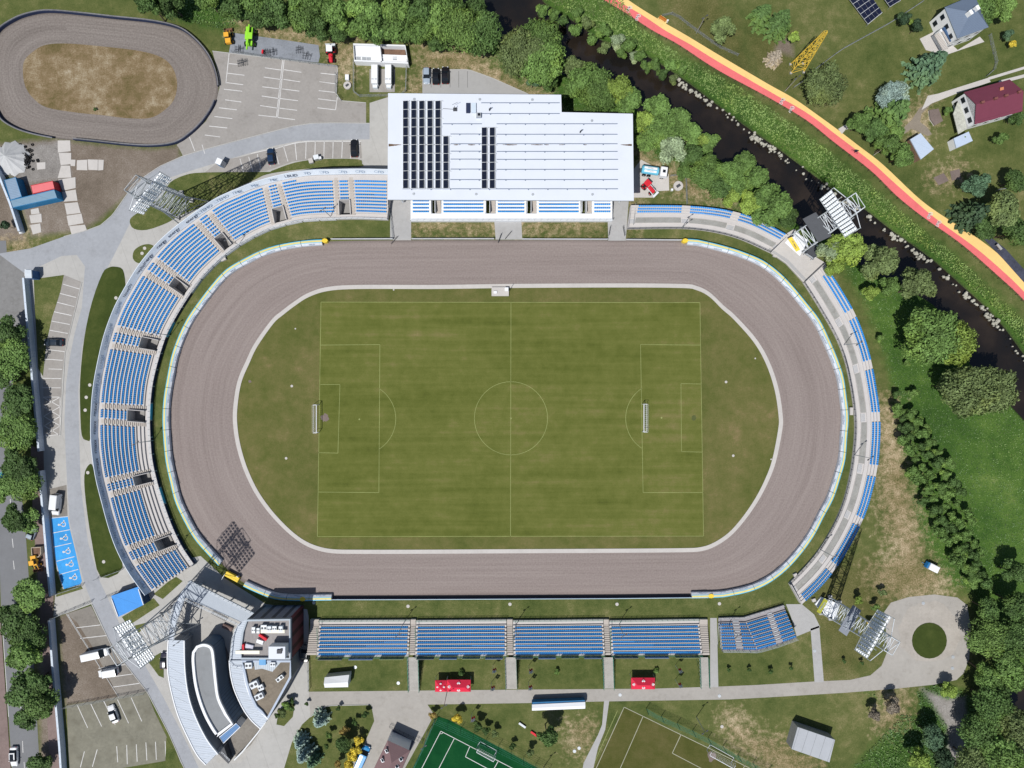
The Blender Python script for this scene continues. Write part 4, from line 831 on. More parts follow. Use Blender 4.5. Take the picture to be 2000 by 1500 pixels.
def seat_row(p0, p1, z, out, lst, pitch=0.5, poly=None):
    """seats along a row; out = world direction of the seat's back"""
    P = resample([tuple(p_) for p_ in (poly if poly is not None else [p0, p1])], 0.2); L = np.r_[0, np.cumsum(np.linalg.norm(np.diff(P, axis=0), axis=1))]
    n = int((L[-1]) / pitch)
    for k in range(n):
        d = (k + 0.5) * L[-1] / n; x = np.interp(d, L, P[:, 0]); y = np.interp(d, L, P[:, 1]); x2 = np.interp(d + .2, L, P[:, 0]); y2 = np.interp(d + .2, L, P[:, 1]); x1 = np.interp(d - .2, L, P[:, 0]); y1 = np.interp(d - .2, L, P[:, 1])
        a = math.atan2(y2 - y1, x2 - x1)
        if math.cos(a) * out[1] - math.sin(a) * out[0] < 0: a += math.pi
        lst.append((x, y, z, a))
rail_m = steel_w
def railing(b, P, z, h=1.05, post=1.6, r=0.035, bars=3):
    P = [Vector((p[0], p[1], z)) for p in resample([(p[0], p[1]) for p in P], post)]
    for i, p_ in enumerate(P):
        b.tube(p_, p_ + Vector((0, 0, h)), r, 4)
        if i:
            for k in range(bars): zz = h * (1 - k / bars); b.tube(P[i - 1] + Vector((0, 0, zz)), p_ + Vector((0, 0, zz)), r * .8, 4)
deck_m = mat('stand_concrete', sr(226, 222, 220, K), 0.85, 0.06, 1.0, stain=0.1)
stair_m = mat('stair_concrete', sr(214, 206, 198, K), 0.9, 0.08, 1.5, stain=0.15)
board_m = mat('board_panel', (0.60, 0.66, 0.74, 1), 0.5, 0.08, 0.7)
# ---- the big curved stand on the left
LF = cat([(757,429),(700,427),(650,428),(605,430),(575,434),(525,448),(490,465),(457,485),(432,505),(400,536),(380,562),(360,592),(343,620),(325,655),(310,700),(298,750),(293,800),(293,840),(297,895),(308,945),(322,990),(337,1030),(355,1067),(379,1103)], 8)
LB = cat([(757,331),(700,330),(650,331),(610,332),(575,336),(537,344),(495,356),(460,370),(422,387),(387,410),(350,437),(320,462),(293,490),(268,522),(243,563),(222,603),(203,655),(190,710),(182,755),(178,800),(177,850),(180,890),(187,935),(197,975),(211,1027),(226,1070),(246,1110),(264,1137),(283,1163)], 8)
ST = [((757,429),(757,331)),((691,427),(687,331)),((657,427),(650,331)),((568,436),(542,343)),((533,445),(508,352)),((463,481),(402,400)),((438,500),(368,422)),((380,562),(290,492)),((362,588),(264,529)),((322,660),(210,632)),((312,697),(197,676)),((293,795),(179,788)),((292,835),(177,828)),((300,912),(188,940)),((309,947),(197,975)),((340,1037),(229,1078)),((354,1066),(245,1109)),((379,1103),(283,1163))]
def frac(P, q_):
    A = np.array(P); return float(np.argmin(((A - np.array(q_)) ** 2).sum(1)))
SFa = [frac(LF, f) for f, b_ in ST]; SBa = [frac(LB, b_) for f, b_ in ST]
def lerp_at(P, s_): i = min(int(s_), len(P) - 2); f = s_ - i; return (P[i][0] + (P[i + 1][0] - P[i][0]) * f, P[i][1] + (P[i + 1][1] - P[i][1]) * f)
def left_sp(s_, t_):
    i = min(int(s_), len(ST) - 2); f = s_ - i
    F_ = W(*lerp_at(LF, SFa[i] + (SFa[i + 1] - SFa[i]) * f), 1.2); B_ = W(*lerp_at(LB, SBa[i] + (SBa[i + 1] - SBa[i]) * f), 7.4)
    d = (B_ - F_); d.z = 0; d.normalize(); B_ -= d * 0.75
    return Vector((F_.x + (B_.x - F_.x) * t_, F_.y + (B_.y - F_.y) * t_))
ROWS = 11; T0, T1, Z0, DZ = 0.13, 0.93, 1.2, 0.40
tk = lambda k: T0 + (T1 - T0) * k / ROWS
GATES = [1, 3, 5, 7, 9, 11, 13, 15]
root = empty('curved_grandstand', W(300, 700, 0), label='long curved white stand with blue seats around the left bend', cat='grandstand')
b = MB(root.location); seats = []
def tread(b, sp, s0, s1, n, t0, t1, z, zprev):
    A = [sp(s0 + (s1 - s0) * k / n, t0) for k in range(n + 1)]; Bq = [sp(s0 + (s1 - s0) * k / n, t1) for k in range(n + 1)]
    b.strip([(p.x, p.y, z) for p in A], [(p.x, p.y, z) for p in Bq]); b.strip([(p.x, p.y, zprev) for p in A], [(p.x, p.y, z) for p in A])
segs = []
for i in range(len(ST) - 1):
    if i in GATES: segs += [(i, i + .2, 'stair'), (i + .2, i + .8, 'mid'), (i + .8, i + 1, 'stair')]
    else: segs.append((i, i + 1, 'seats'))
for (s0, s1, kind) in segs:
    n = max(1, int((left_sp(s1, .5) - left_sp(s0, .5)).length / 1.5)); stairs = MB(root.location); walls = MB(root.location); tgt = stairs if kind == 'stair' else b
    tread(b, left_sp, s0, s1, n, 0, T0, Z0, 0.0)
    if kind == 'mid':
        tread(b, left_sp, s0, s1, 1, T0 - 0.02, T0, Z0, Z0 - .3)
    open_k = 4 if kind == 'mid' else -1
    for k in range(ROWS):
        if k < open_k: continue
        z = Z0 + DZ * (k + 1); tread(tgt, left_sp, s0, s1, n, tk(k), tk(k + 1), z, z - DZ if k != open_k else 0.1)
        if kind == 'stair':                    # half step
            A = left_sp(s0, tk(k) - 0.035 * 1), left_sp(s1, tk(k) - 0.035), left_sp(s1, tk(k)), left_sp(s0, tk(k))
            stairs.prism(A, z - DZ, z - DZ / 2)
        else:
            mid_ = (s0 + s1) / 2; o_ = left_sp(mid_, 1) - left_sp(mid_, 0)
            e_ = 0.35 / max(1, (left_sp(s1, .5) - left_sp(s0, .5)).length) * (s1 - s0); a0, a1 = s0 + e_, s1 - e_
            if i != 0 and kind == 'seats' and k == ROWS - 1 and 2 <= s0 < 3: a0 = a1 - (a1 - a0) * 0.28
            if k == ROWS - 1 and s0 < 2: continue
            if kind == 'seats' and 12 <= s0 < 13 and k < 2: continue          # wheelchair deck
            if kind == 'seats' and 14 <= s0 < 15 and k < 3: continue
            if kind == 'seats' and 7 <= s0 < 9 and False: continue
            pts = [left_sp(a0 + (a1 - a0) * q_ / (2 * n), tk(k) + (tk(k + 1) - tk(k)) * 0.68) for q_ in range(2 * n + 1)]
            seat_row(None, None, z, o_, seats, poly=pts)
    z = Z0 + DZ * ROWS; tread(b, left_sp, s0, s1, n, T1, 1.0, z, z)
    A = [left_sp(s0 + (s1 - s0) * q_ / n, 1) for q_ in range(n + 1)]
    b.strip([(p.x, p.y, 0) for p in A], [(p.x, p.y, z) for p in A])
    if kind == 'mid':                          # side walls of the gate opening
        for s_ in (s0, s1):
            P = [left_sp(s_, T0 - .03), left_sp(s_, tk(4))]
            d = (P[1] - P[0]).normalized(); nn = Vector((-d.y, d.x)) * 0.09
            vs = [(P[0] + nn, 0), (P[0] + nn, Z0 + 0.9), (P[1] + nn, Z0 + DZ * 4 + 0.9), (P[1] + nn, 0), (P[0] - nn, 0), (P[0] - nn, Z0 + .9), (P[1] - nn, Z0 + DZ * 4 + .9), (P[1] - nn, 0)]
            walls.add([(p.x, p.y, z_) for p, z_ in vs], [(0, 1, 2, 3), (7, 6, 5, 4), (1, 5, 6, 2), (0, 4, 5, 1), (3, 2, 6, 7)])
        P = [left_sp(s0, tk(4)), left_sp(s1, tk(4))]; walls.wall(P, Z0 + DZ * 3, Z0 + DZ * 5 + .6, 0.15)
        walls.build('gate_wall', deck_m, root)
    if kind == 'stair': stairs.build('stairs', stair_m, root)
b.wall([left_sp(0, q_ / 10) for q_ in range(11)], 0, 2.2, 0.12); b.wall([left_sp(17, q_ / 10) for q_ in range(11)], 0, 2.2, 0.12)
b.build('deck', deck_m, root)
place_seats(root, seats); print('left seats', len(seats))
fr = MB(root.location); FP = [left_sp(q_ / 6, 0) for q_ in range(0, 17 * 6 + 1)]
railing(fr, [(p.x, p.y) for p in FP], Z0, 1.1, 1.5, 0.04); fr.build('front_railing', rail_m, root)
ZB = Z0 + DZ * ROWS
def bpos(s_, up): p_ = left_sp(s_, 1); q_ = left_sp(s_, 0); d = (p_ - q_).normalized(); return p_ + d * (0.05 + 0.7 * up), d
arcs = [left_sp(q_ / 20, 1) for q_ in range(0, 341)]; LL = np.r_[0, np.cumsum([(arcs[i + 1] - arcs[i]).length for i in range(340)])]
WORDS = ['CFD', 'CFD', 'CFD', 'CFD', 'CFD', 'VALBUD', 'LTMK', 'LTMK', 'LTMK', 'VALTEMO', 'VALTEMO', 'energy', 'energy', 'energy', 'energy', 'NowyStyl', 'NowyStyl', 'ADAMIETZ', 'ADAMIETZ', 'GUMOSTYL', 'GUMOSTYL', 'ZAKREM', 'ZAKREM', 'cermaxx', 'cermaxx', 'cermaxx', 'cermaxx', 'CELLFAST', 'CELLFAST', 'CELLFAST', 'CELLFAST', 'Stylpol', 'Stylpol', 'Stylpol']
nb = len(WORDS); edge_s = np.interp(np.linspace(0, LL[-1], nb + 1), LL, np.arange(341) / 20)
for i in range(nb):
    s0, s1 = edge_s[i] , edge_s[i + 1]; bo = MB(root.location)
    lo = [bpos(s0 + (s1 - s0) * q_ / 3, 0)[0] for q_ in range(4)]; hi = [bpos(s0 + (s1 - s0) * q_ / 3, 1)[0] for q_ in range(4)]
    L0 = [(p.x, p.y, ZB + .02) for p in lo]; L1 = [(p.x, p.y, ZB + 1.75) for p in hi]; ou = bpos((s0 + s1) / 2, 0)[1] * .12
    M0 = [(p.x + ou.x, p.y + ou.y, ZB - 1.0) for p in lo]; M1 = [(p.x + ou.x, p.y + ou.y, ZB + 1.75) for p in hi]
    bo.strip(L0, L1); bo.strip(L1, M1); bo.strip(M1, M0)
    for a_, c_ in ((L0, L1), ): 
        bo.add([L0[0], L1[0], M1[0], M0[0]], [(0, 1, 2, 3)]); bo.add([L0[-1], L1[-1], M1[-1], M0[-1]], [(3, 2, 1, 0)])
    o = bo.build('advertising_board', board_m, root)
    m_ = (s0 + s1) / 2; c0, d = bpos(m_, 0.5); c0 = c0 - d * 0.06; rz = math.atan2(-d.x, d.y)
    tl = R(90) - math.atan2(0.7, 1.73); dark_ = WORDS[i] in ('energy', 'NowyStyl', 'cermaxx', 'VALBUD')
    text('lettering', WORDS[i], (c0.x - root.location.x, c0.y - root.location.y, ZB + 0.93), 1.25 if len(WORDS[i]) < 8 else 1.0, rz, ink if dark_ else ink_soft, o, tl)
# ---- low terrace round the right bend
EP = [((1225,447),(1233,400)),((1237,447),(1248,401)),((1332,446),(1332,401)),((1347,447),(1348,402)),((1413,457),(1432,411)),((1428,460),(1448,416)),((1500,490),(1537,455)),((1505,493),(1541,459))]
EP2 = [((1570,552),(1612,515)),((1578,563),(1621,528)),((1627,626),(1667,602)),((1634,643),(1673,618)),((1656,718),(1701,701)),((1659,735),(1705,720)),((1669,808),(1718,805)),((1670,826),(1719,825)),((1664,903),(1715,910)),((1660,922),(1711,930)),((1643,990),(1688,1014)),((1637,1006),(1680,1030)),((1600,1074),(1638,1109)),((1590,1088),(1625,1122)),((1548,1134),(1574,1174)),((1542,1140),(1567,1181))]
gravel_step = mat('rough_concrete_step', sr(176, 176, 172, K), 0.95, 0.2, 2.2, stain=0.5)
def terrace(name, EPx, label, DI, DO):
    inn, out = cat(DI, 12), cat(DO, 12); fi = [frac(inn, a_) for a_, _ in EPx]; fo = [frac(out, c_) for _, c_ in EPx]
    root = empty(name, W(*EPx[len(EPx) // 2][0], 0), label=label, cat='terrace')
    def sp(s_, t_):
        i = min(int(s_), len(EPx) - 2); f = s_ - i
        a = W(*lerp_at(inn, fi[i] + (fi[i + 1] - fi[i]) * f), 0.8); c = W(*lerp_at(out, fo[i] + (fo[i + 1] - fo[i]) * f), 2.0); return Vector((a.x + (c.x - a.x) * t_, a.y + (c.y - a.y) * t_))
    b = MB(root.location); seats = []
    levels = [(0, .25, .55), (.25, .50, .75), (.50, .66, .95), (.66, .77, 1.15), (.77, .88, 1.45), (.88, 1.0, 1.75)]
    for i in range(len(EPx) - 1):
        L_ = (sp(i + 1, .5) - sp(i, .5)).length; blk = L_ > 4.0; n = max(1, int(L_ / 1.2)); zp = 0; gvl = MB(root.location); stp = MB(root.location)
        for j, (t0, t1, z) in enumerate(levels):
            (tread)(b, sp, i, i + 1, n, t0, t1, z, zp); zp = z
            if j == 1 and blk:
                A = [sp(i + q_ / n, t0 + .01) for q_ in range(n + 1)]; Bq = [sp(i + q_ / n, t1 - .01) for q_ in range(n + 1)]
                gvl.strip([(p.x, p.y, z + .04) for p in A], [(p.x, p.y, z + .04) for p in Bq])
            if j >= 3 and blk:
                pts = [sp(i + q_ / (2 * n), (t0 + t1) / 2) for q_ in range(2 * n + 1)]; seat_row(None, None, z, sp(i + .5, 1) - sp(i + .5, 0), seats, poly=pts)
            if j == 1 and not blk:
                for q_ in range(4): stp.prism([sp(i + .1, t0 + .05 * q_), sp(i + .9, t0 + .05 * q_), sp(i + .9, t0 + .05 * q_ + .02), sp(i + .1, t0 + .05 * q_ + .02)], z, z + .08)
        if gvl.f: gvl.build('rough_step', gravel_step, root)
        if stp.f: stp.build('stairs', steel, root)
    N_ = (len(EPx) - 1)
    for s_ in (0, N_ - 1e-6): b.wall([sp(s_, q_ / 5) for q_ in range(6)], 0, 1.9, 0.15)
    A = [sp(q_ / 6, 1) for q_ in range(6 * N_ + 1)]; b.strip([(p.x, p.y, 1.75) for p in A], [(p.x, p.y, 0) for p in A])
    b.build('deck', deck_m, root)
    r_ = MB(root.location); railing(r_, [sp(q_ / 4, 0.0) for q_ in range(4 * N_ + 1)], .55, 1.0, 1.5, 0.05); r_.build('front_railing', steel_d, root)
    place_seats(root, seats)
terrace('seat_terrace', EP, 'short low terrace with three blocks of blue seats beside the white roofed building', [(1225,447),(1300,446),(1350,447),(1400,454),(1450,468),(1505,493)], [(1233,400),(1290,400),(1340,401),(1390,405),(1432,412),(1480,427),(1541,459)])
terrace('seat_terrace', EP2, 'long low terrace with three rows of blue seats round the right bend', [(1570,552),(1587,578),(1607,611),(1632,655),(1650,700),(1662,752),(1669,800),(1671,840),(1667,890),(1661,930),(1649,978),(1630,1024),(1602,1072),(1575,1106),(1542,1140)], [(1612,515),(1640,558),(1668,606),(1687,652),(1702,702),(1712,755),(1719,805),(1720,850),(1716,905),(1708,945),(1694,995),(1674,1042),(1642,1098),(1608,1142),(1567,1181)])
# ---- straight blocks along the bottom
south_words = [['', 'KROSNO', ''], ['', 'COBIT', 'PODKARPACKIE', 'FESTIWAL'], ['WIERTNIA', '', 'SPLAST', 'KROS'], ['BIELMAR', 'DELIKATESY', 'KARPATY']]
bcol = [(0.18, 0.19, 0.18), (0.25, 0.33, 0.50), (0.30, 0.34, 0.16), (0.22, 0.28, 0.40)]
def straight(name, label, F, Bk, rows, zf, dz, words, cols, ax=(), dark=False):
    """F, Bk: matching px polylines of the front edge and the back edge"""
    zt = zf + dz * rows; root = empty(name, W(*F[0], 0), label=label, cat='grandstand')
    n_ = len(F) - 1
    def sp(s_, t_):
        a = W(*lerp_at(F, s_), zf); c = W(*lerp_at(Bk, s_), zt); return Vector((a.x + (c.x - a.x) * t_, a.y + (c.y - a.y) * t_))
    b = MB(root.location); seats = []; t0 = 0.0; e = 0.95
    for i in range(n_):
        tread(b, sp, i, i + 1, 1, -0.17, 0, zf, 0.2); st = MB(root.location)
        for k in range(rows):
            z = zf + dz * (k + 1); tread(b, sp, i, i + 1, 1, e * k / rows, e * (k + 1) / rows, z, z - dz)
            if i in ax:
                for q_ in (0, 1): pass
                st.prism([sp(i + .05, e * k / rows - .05), sp(i + .95, e * k / rows - .05), sp(i + .95, e * k / rows), sp(i + .05, e * k / rows)], z - dz, z - dz / 2)
            else:
                g0 = 0.02 if n_ == 1 else 0.03
                pts = [sp(i + g0 + (1 - 2 * g0) * q_ / 4, e * (k + .6) / rows) for q_ in range(5)]; seat_row(None, None, z, sp(i + .5, 1) - sp(i + .5, 0), seats, poly=pts, pitch=0.47)
        tread(b, sp, i, i + 1, 1, e, 1.02, zt, zt)
        if st.f: st.build('stairs', steel, root)
        A = [sp(i, 1.02), sp(i + 1, 1.02)]; b.strip([(p.x, p.y, zt - .4) for p in A], [(p.x, p.y, zt) for p in A]); 
    b.build('deck', deck_m if not dark else mat('stand_steel_deck', sr(176, 172, 176, K), .8, .15, 1.0), root)
    fm = MB(root.location)
    for i in range(n_):
        for q_ in range(1 + int((sp(i + 1, 1) - sp(i, 1)).length / 3)):
            m_ = i + q_ / (1 + int((sp(i + 1, 1) - sp(i, 1)).length / 3)); p0, p1 = sp(m_, 1), sp(m_, .05)
            fm.tube((p0.x, p0.y, 0), (p0.x, p0.y, zt + 1), 0.06, 5); fm.tube((p0.x, p0.y, zt - .5), (p1.x, p1.y, zf - .2), 0.06, 4); fm.tube((p0.x, p0.y, .2), (p1.x, p1.y, zf), 0.05, 4)
    fm.build('frame', steel, root)
    r_ = MB(root.location); railing(r_, [sp(q_ / 4, 1.02) for q_ in range(4 * n_ + 1)], zt, 1.1, 1.3, 0.04); r_.build('railing', green_wire if not dark else steel, root); r_ = MB(root.location); railing(r_, [sp(q_ / 4, -.17) for q_ in range(4 * n_ + 1)], zf, 1.0, 1.3, 0.035)
    railing(r_, [sp(0, q_ / 4) for q_ in range(5)], zf + dz * rows * .5, 1.0, 1.3, .03); r_.build('railing', green_wire if not dark else steel, root)
    place_seats(root, seats)
    m = len(words)
    for i, w_ in enumerate(words):
        s0 = (i + 0.08) * n_ / m; s1 = (i + 0.92) * n_ / m - .02; a, c = sp(s0, 1.035), sp(s1, 1.035); bo = MB(root.location)
        bo.wall([a, c], zt + .15, zt + 1.75, 0.06); c_ = cols[i % len(cols)]
        o = bo.build('advertising_board', mat('board_%d' % (int(c_[0] * 99) + int(c_[2] * 9000)), c_ + (1,), 0.5, .1, .5), root)
        if w_: text('lettering', w_, ((a.x + c.x) / 2 - root.location.x, (a.y + c.y) / 2 - root.location.y + .06, zt + .95), 0.85, math.pi, mat('pale_ink', (.7, .75, .8, 1)), o, R(90), 0.01)
    return root
gs = 'straight blocks of the bottom stand'
for i, (f0, f1, b0, b1) in enumerate([(624,801,619,798), (813,989,811,989), (1002,1178,1003,1181), (1190,1365,1194,1371)]):
    r_ = straight('straight_grandstand', ORD[i] + ' straight block of blue seats from the left in the bottom stand', [(f0, 1220.5), (f1, 1219.5 - .5 * i)], [(b0, 1282 - i), (b1, 1281 - i)], 8, 0.9, 0.40, south_words[i], bcol)
    r_['group'] = gs
straight('corner_grandstand', 'steel stand bent round the lower right corner with eight rows of blue seats', [(1403,1215),(1430,1214),(1443,1214),(1455,1214),(1498,1201),(1508,1198),(1533,1190)], [(1410,1270),(1438,1270),(1450,1270),(1478,1271),(1517,1260),(1528,1256),(1556,1246)], 8, 0.8, 0.36, [], [], ax=(1, 4), dark=True)
# stairs between the blocks and the wooden ramps behind
for i, (x0, x1, X0, X1) in enumerate([(606,623,599,618), (802,812,799,810), (990,1001,990,1002), (1179,1189,1182,1193), (1366,1382,1372,1386)]):
    root = empty('stairway', W(x0, 1220, 0), label=ORD[i] + ' concrete stairway from the left in the bottom stand', cat='stairs', group='stairways of the bottom stand'); b = MB(root.location)
    for k in range(16):
        z = 0.9 + 0.2 * k; y0 = 1220 + 3.7 * k; f = k / 16; xa = x0 + (X0 - x0) * f; xb = x1 + (X1 - x1) * f
        P = [W(xa, y0, z), W(xb, y0, z), W(xb, y0 + 3.75, z), W(xa, y0 + 3.75, z)]; b.prism(P, z - .45, z)
    b.prism(PX([(x0, 1210), (x1, 1210), (x1, 1220.3), (x0, 1220.3)], .9), 0, .9)
    b.build('steps', stair_m, root)
for i, (x0, x1, y1) in enumerate([(796,817,1350), (986,1008,1346), (1177,1197,1345), (1366,1383,1342)]):
    root = empty('wooden_ramp', W(x0, 1300, 0), label=ORD[i] + ' grey boarded ramp from the left behind the bottom stand', cat='ramp', group='boarded ramps behind the bottom stand'); b = MB(root.location)
    A = [W(x0, 1284, 3.9), W(x1, 1284, 3.9)]; B_ = [W(x0 + 2, y1, .1), W(x1 + 2, y1, .1)]
    n = 26
    for k in range(n):
        p0 = A[0].lerp(B_[0], k / n); p1 = A[1].lerp(B_[1], k / n); p2 = A[1].lerp(B_[1], (k + .9) / n); p3 = A[0].lerp(B_[0], (k + .9) / n)
        b.add([p0, p1, p2, p3], [(0, 3, 2, 1)]); dn = Vector((0, 0, -.12)); b.add([p0 + dn, p1 + dn, p2 + dn, p3 + dn, p0, p1, p2, p3], [(0, 1, 5, 4), (2, 3, 7, 6)])
    b.build('boards', wood, root)
    r_ = MB(root.location)
    for a_, c_ in ((A[0], B_[0]), (A[1], B_[1])):
        for k in range(9):
            p_ = a_.lerp(c_, k / 8); q_ = a_.lerp(c_, min(1, (k + 1) / 8)); r_.tube(p_ - Vector((0, 0, p_.z)), p_ + Vector((0, 0, 1)), .05, 4)
            for h_ in (1, .6, .3): r_.tube(p_ + Vector((0, 0, h_)), q_ + Vector((0, 0, h_)), .03, 4)
    r_.build('railing', green_wire, root)

cq = MB(); cq.poly([tuple(W(*p_)[:2]) for p_ in LF[::3]] + [tuple(W(x_ * .955 + 45, y_ * .955 + 33.7)[:2]) for x_, y_ in LB[::-3]], 0.03)
cq.build('concourse', mat('concourse_floor', sr(170, 168, 166, K), .9, .15, 1.0, stain=.4), kind='structure')
sheet('landing', [(1500,490),(1538,455),(1552,447),(1590,500),(1613,514),(1571,553),(1536,515)], 0.56, concrete_pale, th=.56, zpx=.56)
sheet('landing', [(1570,548),(1535,512),(1500,488),(1503,484),(1540,508),(1575,545)], 0.58, concrete, th=.1, zpx=.56)
# ---------------------------------------------------------------- fences of the tracks
airf_y = mat('yellow_foam_strip', (0.62, 0.53, 0.20, 1), 0.7, 0.1, 1.0); airf_b = mat('turquoise_foam_strip', (0.10, 0.42, 0.60, 1), 0.6, 0.1, 1.0); airf_w = mat('white_banner', (0.50, 0.53, 0.58, 1), 0.7, 0.25, 1.8)
def air_fence(s0, s1, label):
    """inflatable barrier of the bends: yellow top strip, turquoise back, white printed front"""
    n = len(FO); idx = [i % n for i in range(s0, s1 + 1)]
    M_ = [FO[i] for i in idx]; I_ = [KI[i] for i in idx]
    root = empty('air_fence', W(*M_[len(M_) // 2], 0), label=label, cat='barrier', group='inflatable barriers of the bends')
    mk = lambda d, z: [tuple(W(*p_, 0)[:2]) + (z,) for p_ in unit_push(M_, I_, d)]
    P = resample([p_ + (i,) for i, p_ in enumerate(mk(0, 0)) for p_ in (p_[:2],)] if False else [p_[:2] for p_ in mk(0, 0)], 0.5)
    seg = 5.2; L = np.r_[0, np.cumsum([math.dist(mk(0, 0)[k][:2], mk(0, 0)[k + 1][:2]) for k in range(len(M_) - 1)])]
    ns = int(L[-1] / seg); profs = [mk(8.0, 0.1), mk(7.6, 0.95), mk(3.6, 1.28), mk(2.4, 1.30), mk(-1.0, 1.30), mk(-2.8, 1.22), mk(-3.0, 0.0)]
    def at(Pf, d): return tuple(np.interp(d, L, [q_[k] for q_ in Pf]) for k in range(3))
    for k in range(ns):
        d0, d1 = L[-1] * k / ns + .06, L[-1] * (k + 1) / ns - .06; st = [d0 + (d1 - d0) * j / 4 for j in range(5)]
        b = MB(root.location)
        for a_ in range(6):
            mi = {0: 2, 1: 2, 2: 1, 3: 0, 4: 1, 5: 1}[a_]
            b.strip([at(profs[a_], d) for d in st], [at(profs[a_ + 1], d) for d in st], mi)
        for e_ in (st[0], st[-1]): b.add([at(pf, e_) for pf in profs], [(0, 1, 2, 3, 4, 5, 6)], 2)
        o = b.build('barrier_segment', [airf_y, airf_b, airf_w], root)
        c0 = at(profs[0], (d0 + d1) / 2); c1 = at(profs[1], (d0 + d1) / 2); c2 = at(profs[2], (d0 + d1) / 2)
        t0, t1 = at(profs[1], d0), at(profs[1], d1); ang = math.atan2(t1[1] - t0[1], t1[0] - t0[0])
        inw = Vector((c1[0] - c2[0], c1[1] - c2[1])); xd = Vector((-inw.y, inw.x))
        rz = math.atan2(xd.y, xd.x)
        w_ = ('KROSNO', 'speedway', 'STYLPOL', 'WILKI')[k % 4]
        text('lettering', w_, ((c1[0] + c2[0]) / 2 - root.location.x + inw.normalized().x * .12, (c1[1] + c2[1]) / 2 - root.location.y + inw.normalized().y * .12, 1.20), 0.55, rz, ink_soft, o, 0.0, 0.012)
air_fence(70, 199, 'yellow and turquoise inflatable barrier round the right bend')
air_fence(270, 352, 'lower part of the inflatable barrier round the left bend, up to the yellow gate box') if False else None
def fence_run(name, P, h, m, label, cat_='fence', post=2.5, th=0.08, pr=0.05, solid=True, bars=3, grp=None, pm_=None, z0=0):
    root = empty(name, (P[0][0], P[0][1], 0), label=label, cat=cat_, group=grp)
    if solid:
        MB(root.location).wall(P, z0 + .05, h, th).build('panel', m, root)
    else:
        b = MB(root.location)
        Q = resample([tuple(p[:2]) for p in P], post)
        for i in range(len(Q) - 1):
            for k in range(bars): zz = h * (k + 1) / bars; b.tube((*Q[i], zz), (*Q[i + 1], zz), .025, 4)
            if bars > 2: b.tube((*Q[i], .1), (*Q[i + 1], h), .02, 4)
        b.build('wire', m, root)
    b = MB(root.location)
    for q_ in resample([tuple(p[:2]) for p in P], post): b.tube((q_[0], q_[1], 0), (q_[0], q_[1], h + .12), pr, 5, cap=True)
    b.build('posts', pm_ or m, root); return root
n_ = len(FO)
air_fence(271, 385, 'yellow and turquoise inflatable barrier round the left bend') if False else None
# left bend in two runs, split at the yellow start box (about pixel 455,1120)
kbox = min(range(n_), key=lambda i: math.dist(FO[i], (462, 1126)))
air_fence(269, kbox - 3, 'short inflatable barrier below the yellow box at the lower left bend')
air_fence(kbox + 4, 399, 'long inflatable barrier round the left bend above the yellow box')
yb = empty('start_box', W(457, 1124), R(-28), label='yellow box gate in the barrier at the lower left bend', cat='gate')
MB().box((0, 0, .85), (3.6, 1.2, .9)).box((0, -.3, 1.32), (3.4, .35, .06)).build('box', yellow, yb)
MB().box((1.2, .72, .8), (.5, .12, 1.3)).box((-1.9, -.9, .8), (.12, 1.6, 1.3)).build('gate_leaf', steel, yb)
for i, (x_, y_) in enumerate(((637, 472), (1336, 472), (1386, 1161), (594, 1167))):
    e_ = empty('fence_end_pad', W(x_, y_), label='yellow end pad of the barrier at the %s corner of the oval' % ('upper left', 'upper right', 'lower right', 'lower left')[i], cat='pad')
    b = MB(); b.prism([(.75 * math.cos(k * .785) , .55 * math.sin(k * .785)) for k in range(8)], 0, 1.35); b.build('pad', yellow, e_)
white_board = mat('white_fence_board', (0.60, 0.62, 0.66, 1), .6, .15, 1.0); navy_board = mat('navy_fence_board', (0.02, 0.03, 0.07, 1), .6, .2, 1.0)
fence_run('track_fence', [W(x_, y_) for x_, y_ in ((648,468),(768,467.5))], 1.2, white_board, 'board fence at the top left straight of the oval')
fence_run('track_fence', [W(x_, y_) for x_, y_ in ((805,467.5),(965,467.5))], 1.2, white_board, 'board fence left of the concrete path below the white building')
fence_run('track_fence', [W(x_, y_) for x_, y_ in ((1020,468),(1186,468.5))], 1.2, white_board, 'board fence right of the concrete path below the white building')
fence_run('track_fence', [W(x_, y_) for x_, y_ in ((1222,469),(1330,470))], 1.2, white_board, 'board fence at the top right straight of the oval')
bf = fence_run('track_fence', [W(x_, y_) for x_, y_ in ((600,1167.5),(800,1167),(1000,1166),(1200,1165),(1380,1163))], 1.25, navy_board, 'long dark board fence along the bottom straight of the oval')
MB(bf.location).wall([W(x_, y_) for x_, y_ in ((600,1168.5),(800,1168),(1000,1167),(1200,1166),(1380,1164))], .9, 1.32, .12).build('top_rail', mat('pale_blue_rail', (.45, .6, .7, 1)), bf)
for x_, y_, a_, nm in ((771,470,50,'left concrete path'),(976,466,70,'middle concrete path'),(993,460,50,'middle path, right side'),(1190,452,80,'right concrete path'),(1218,452,100,'right path, far side')):
    g_ = empty('track_gate', W(x_, y_), R(a_), label='open steel gate leaf at the ' + nm, cat='gate', group='open gate leaves of the track')
    b = MB()
    for zz in (.15, .6, 1.1): b.tube((-1.2, 0, zz), (1.2, 0, zz), .04, 4)
    for xx in (-1.2, -.6, 0, .6, 1.2): b.tube((xx, 0, .1), (xx, 0, 1.15), .035, 4)
    b.build('leaf', steel_d, g_)
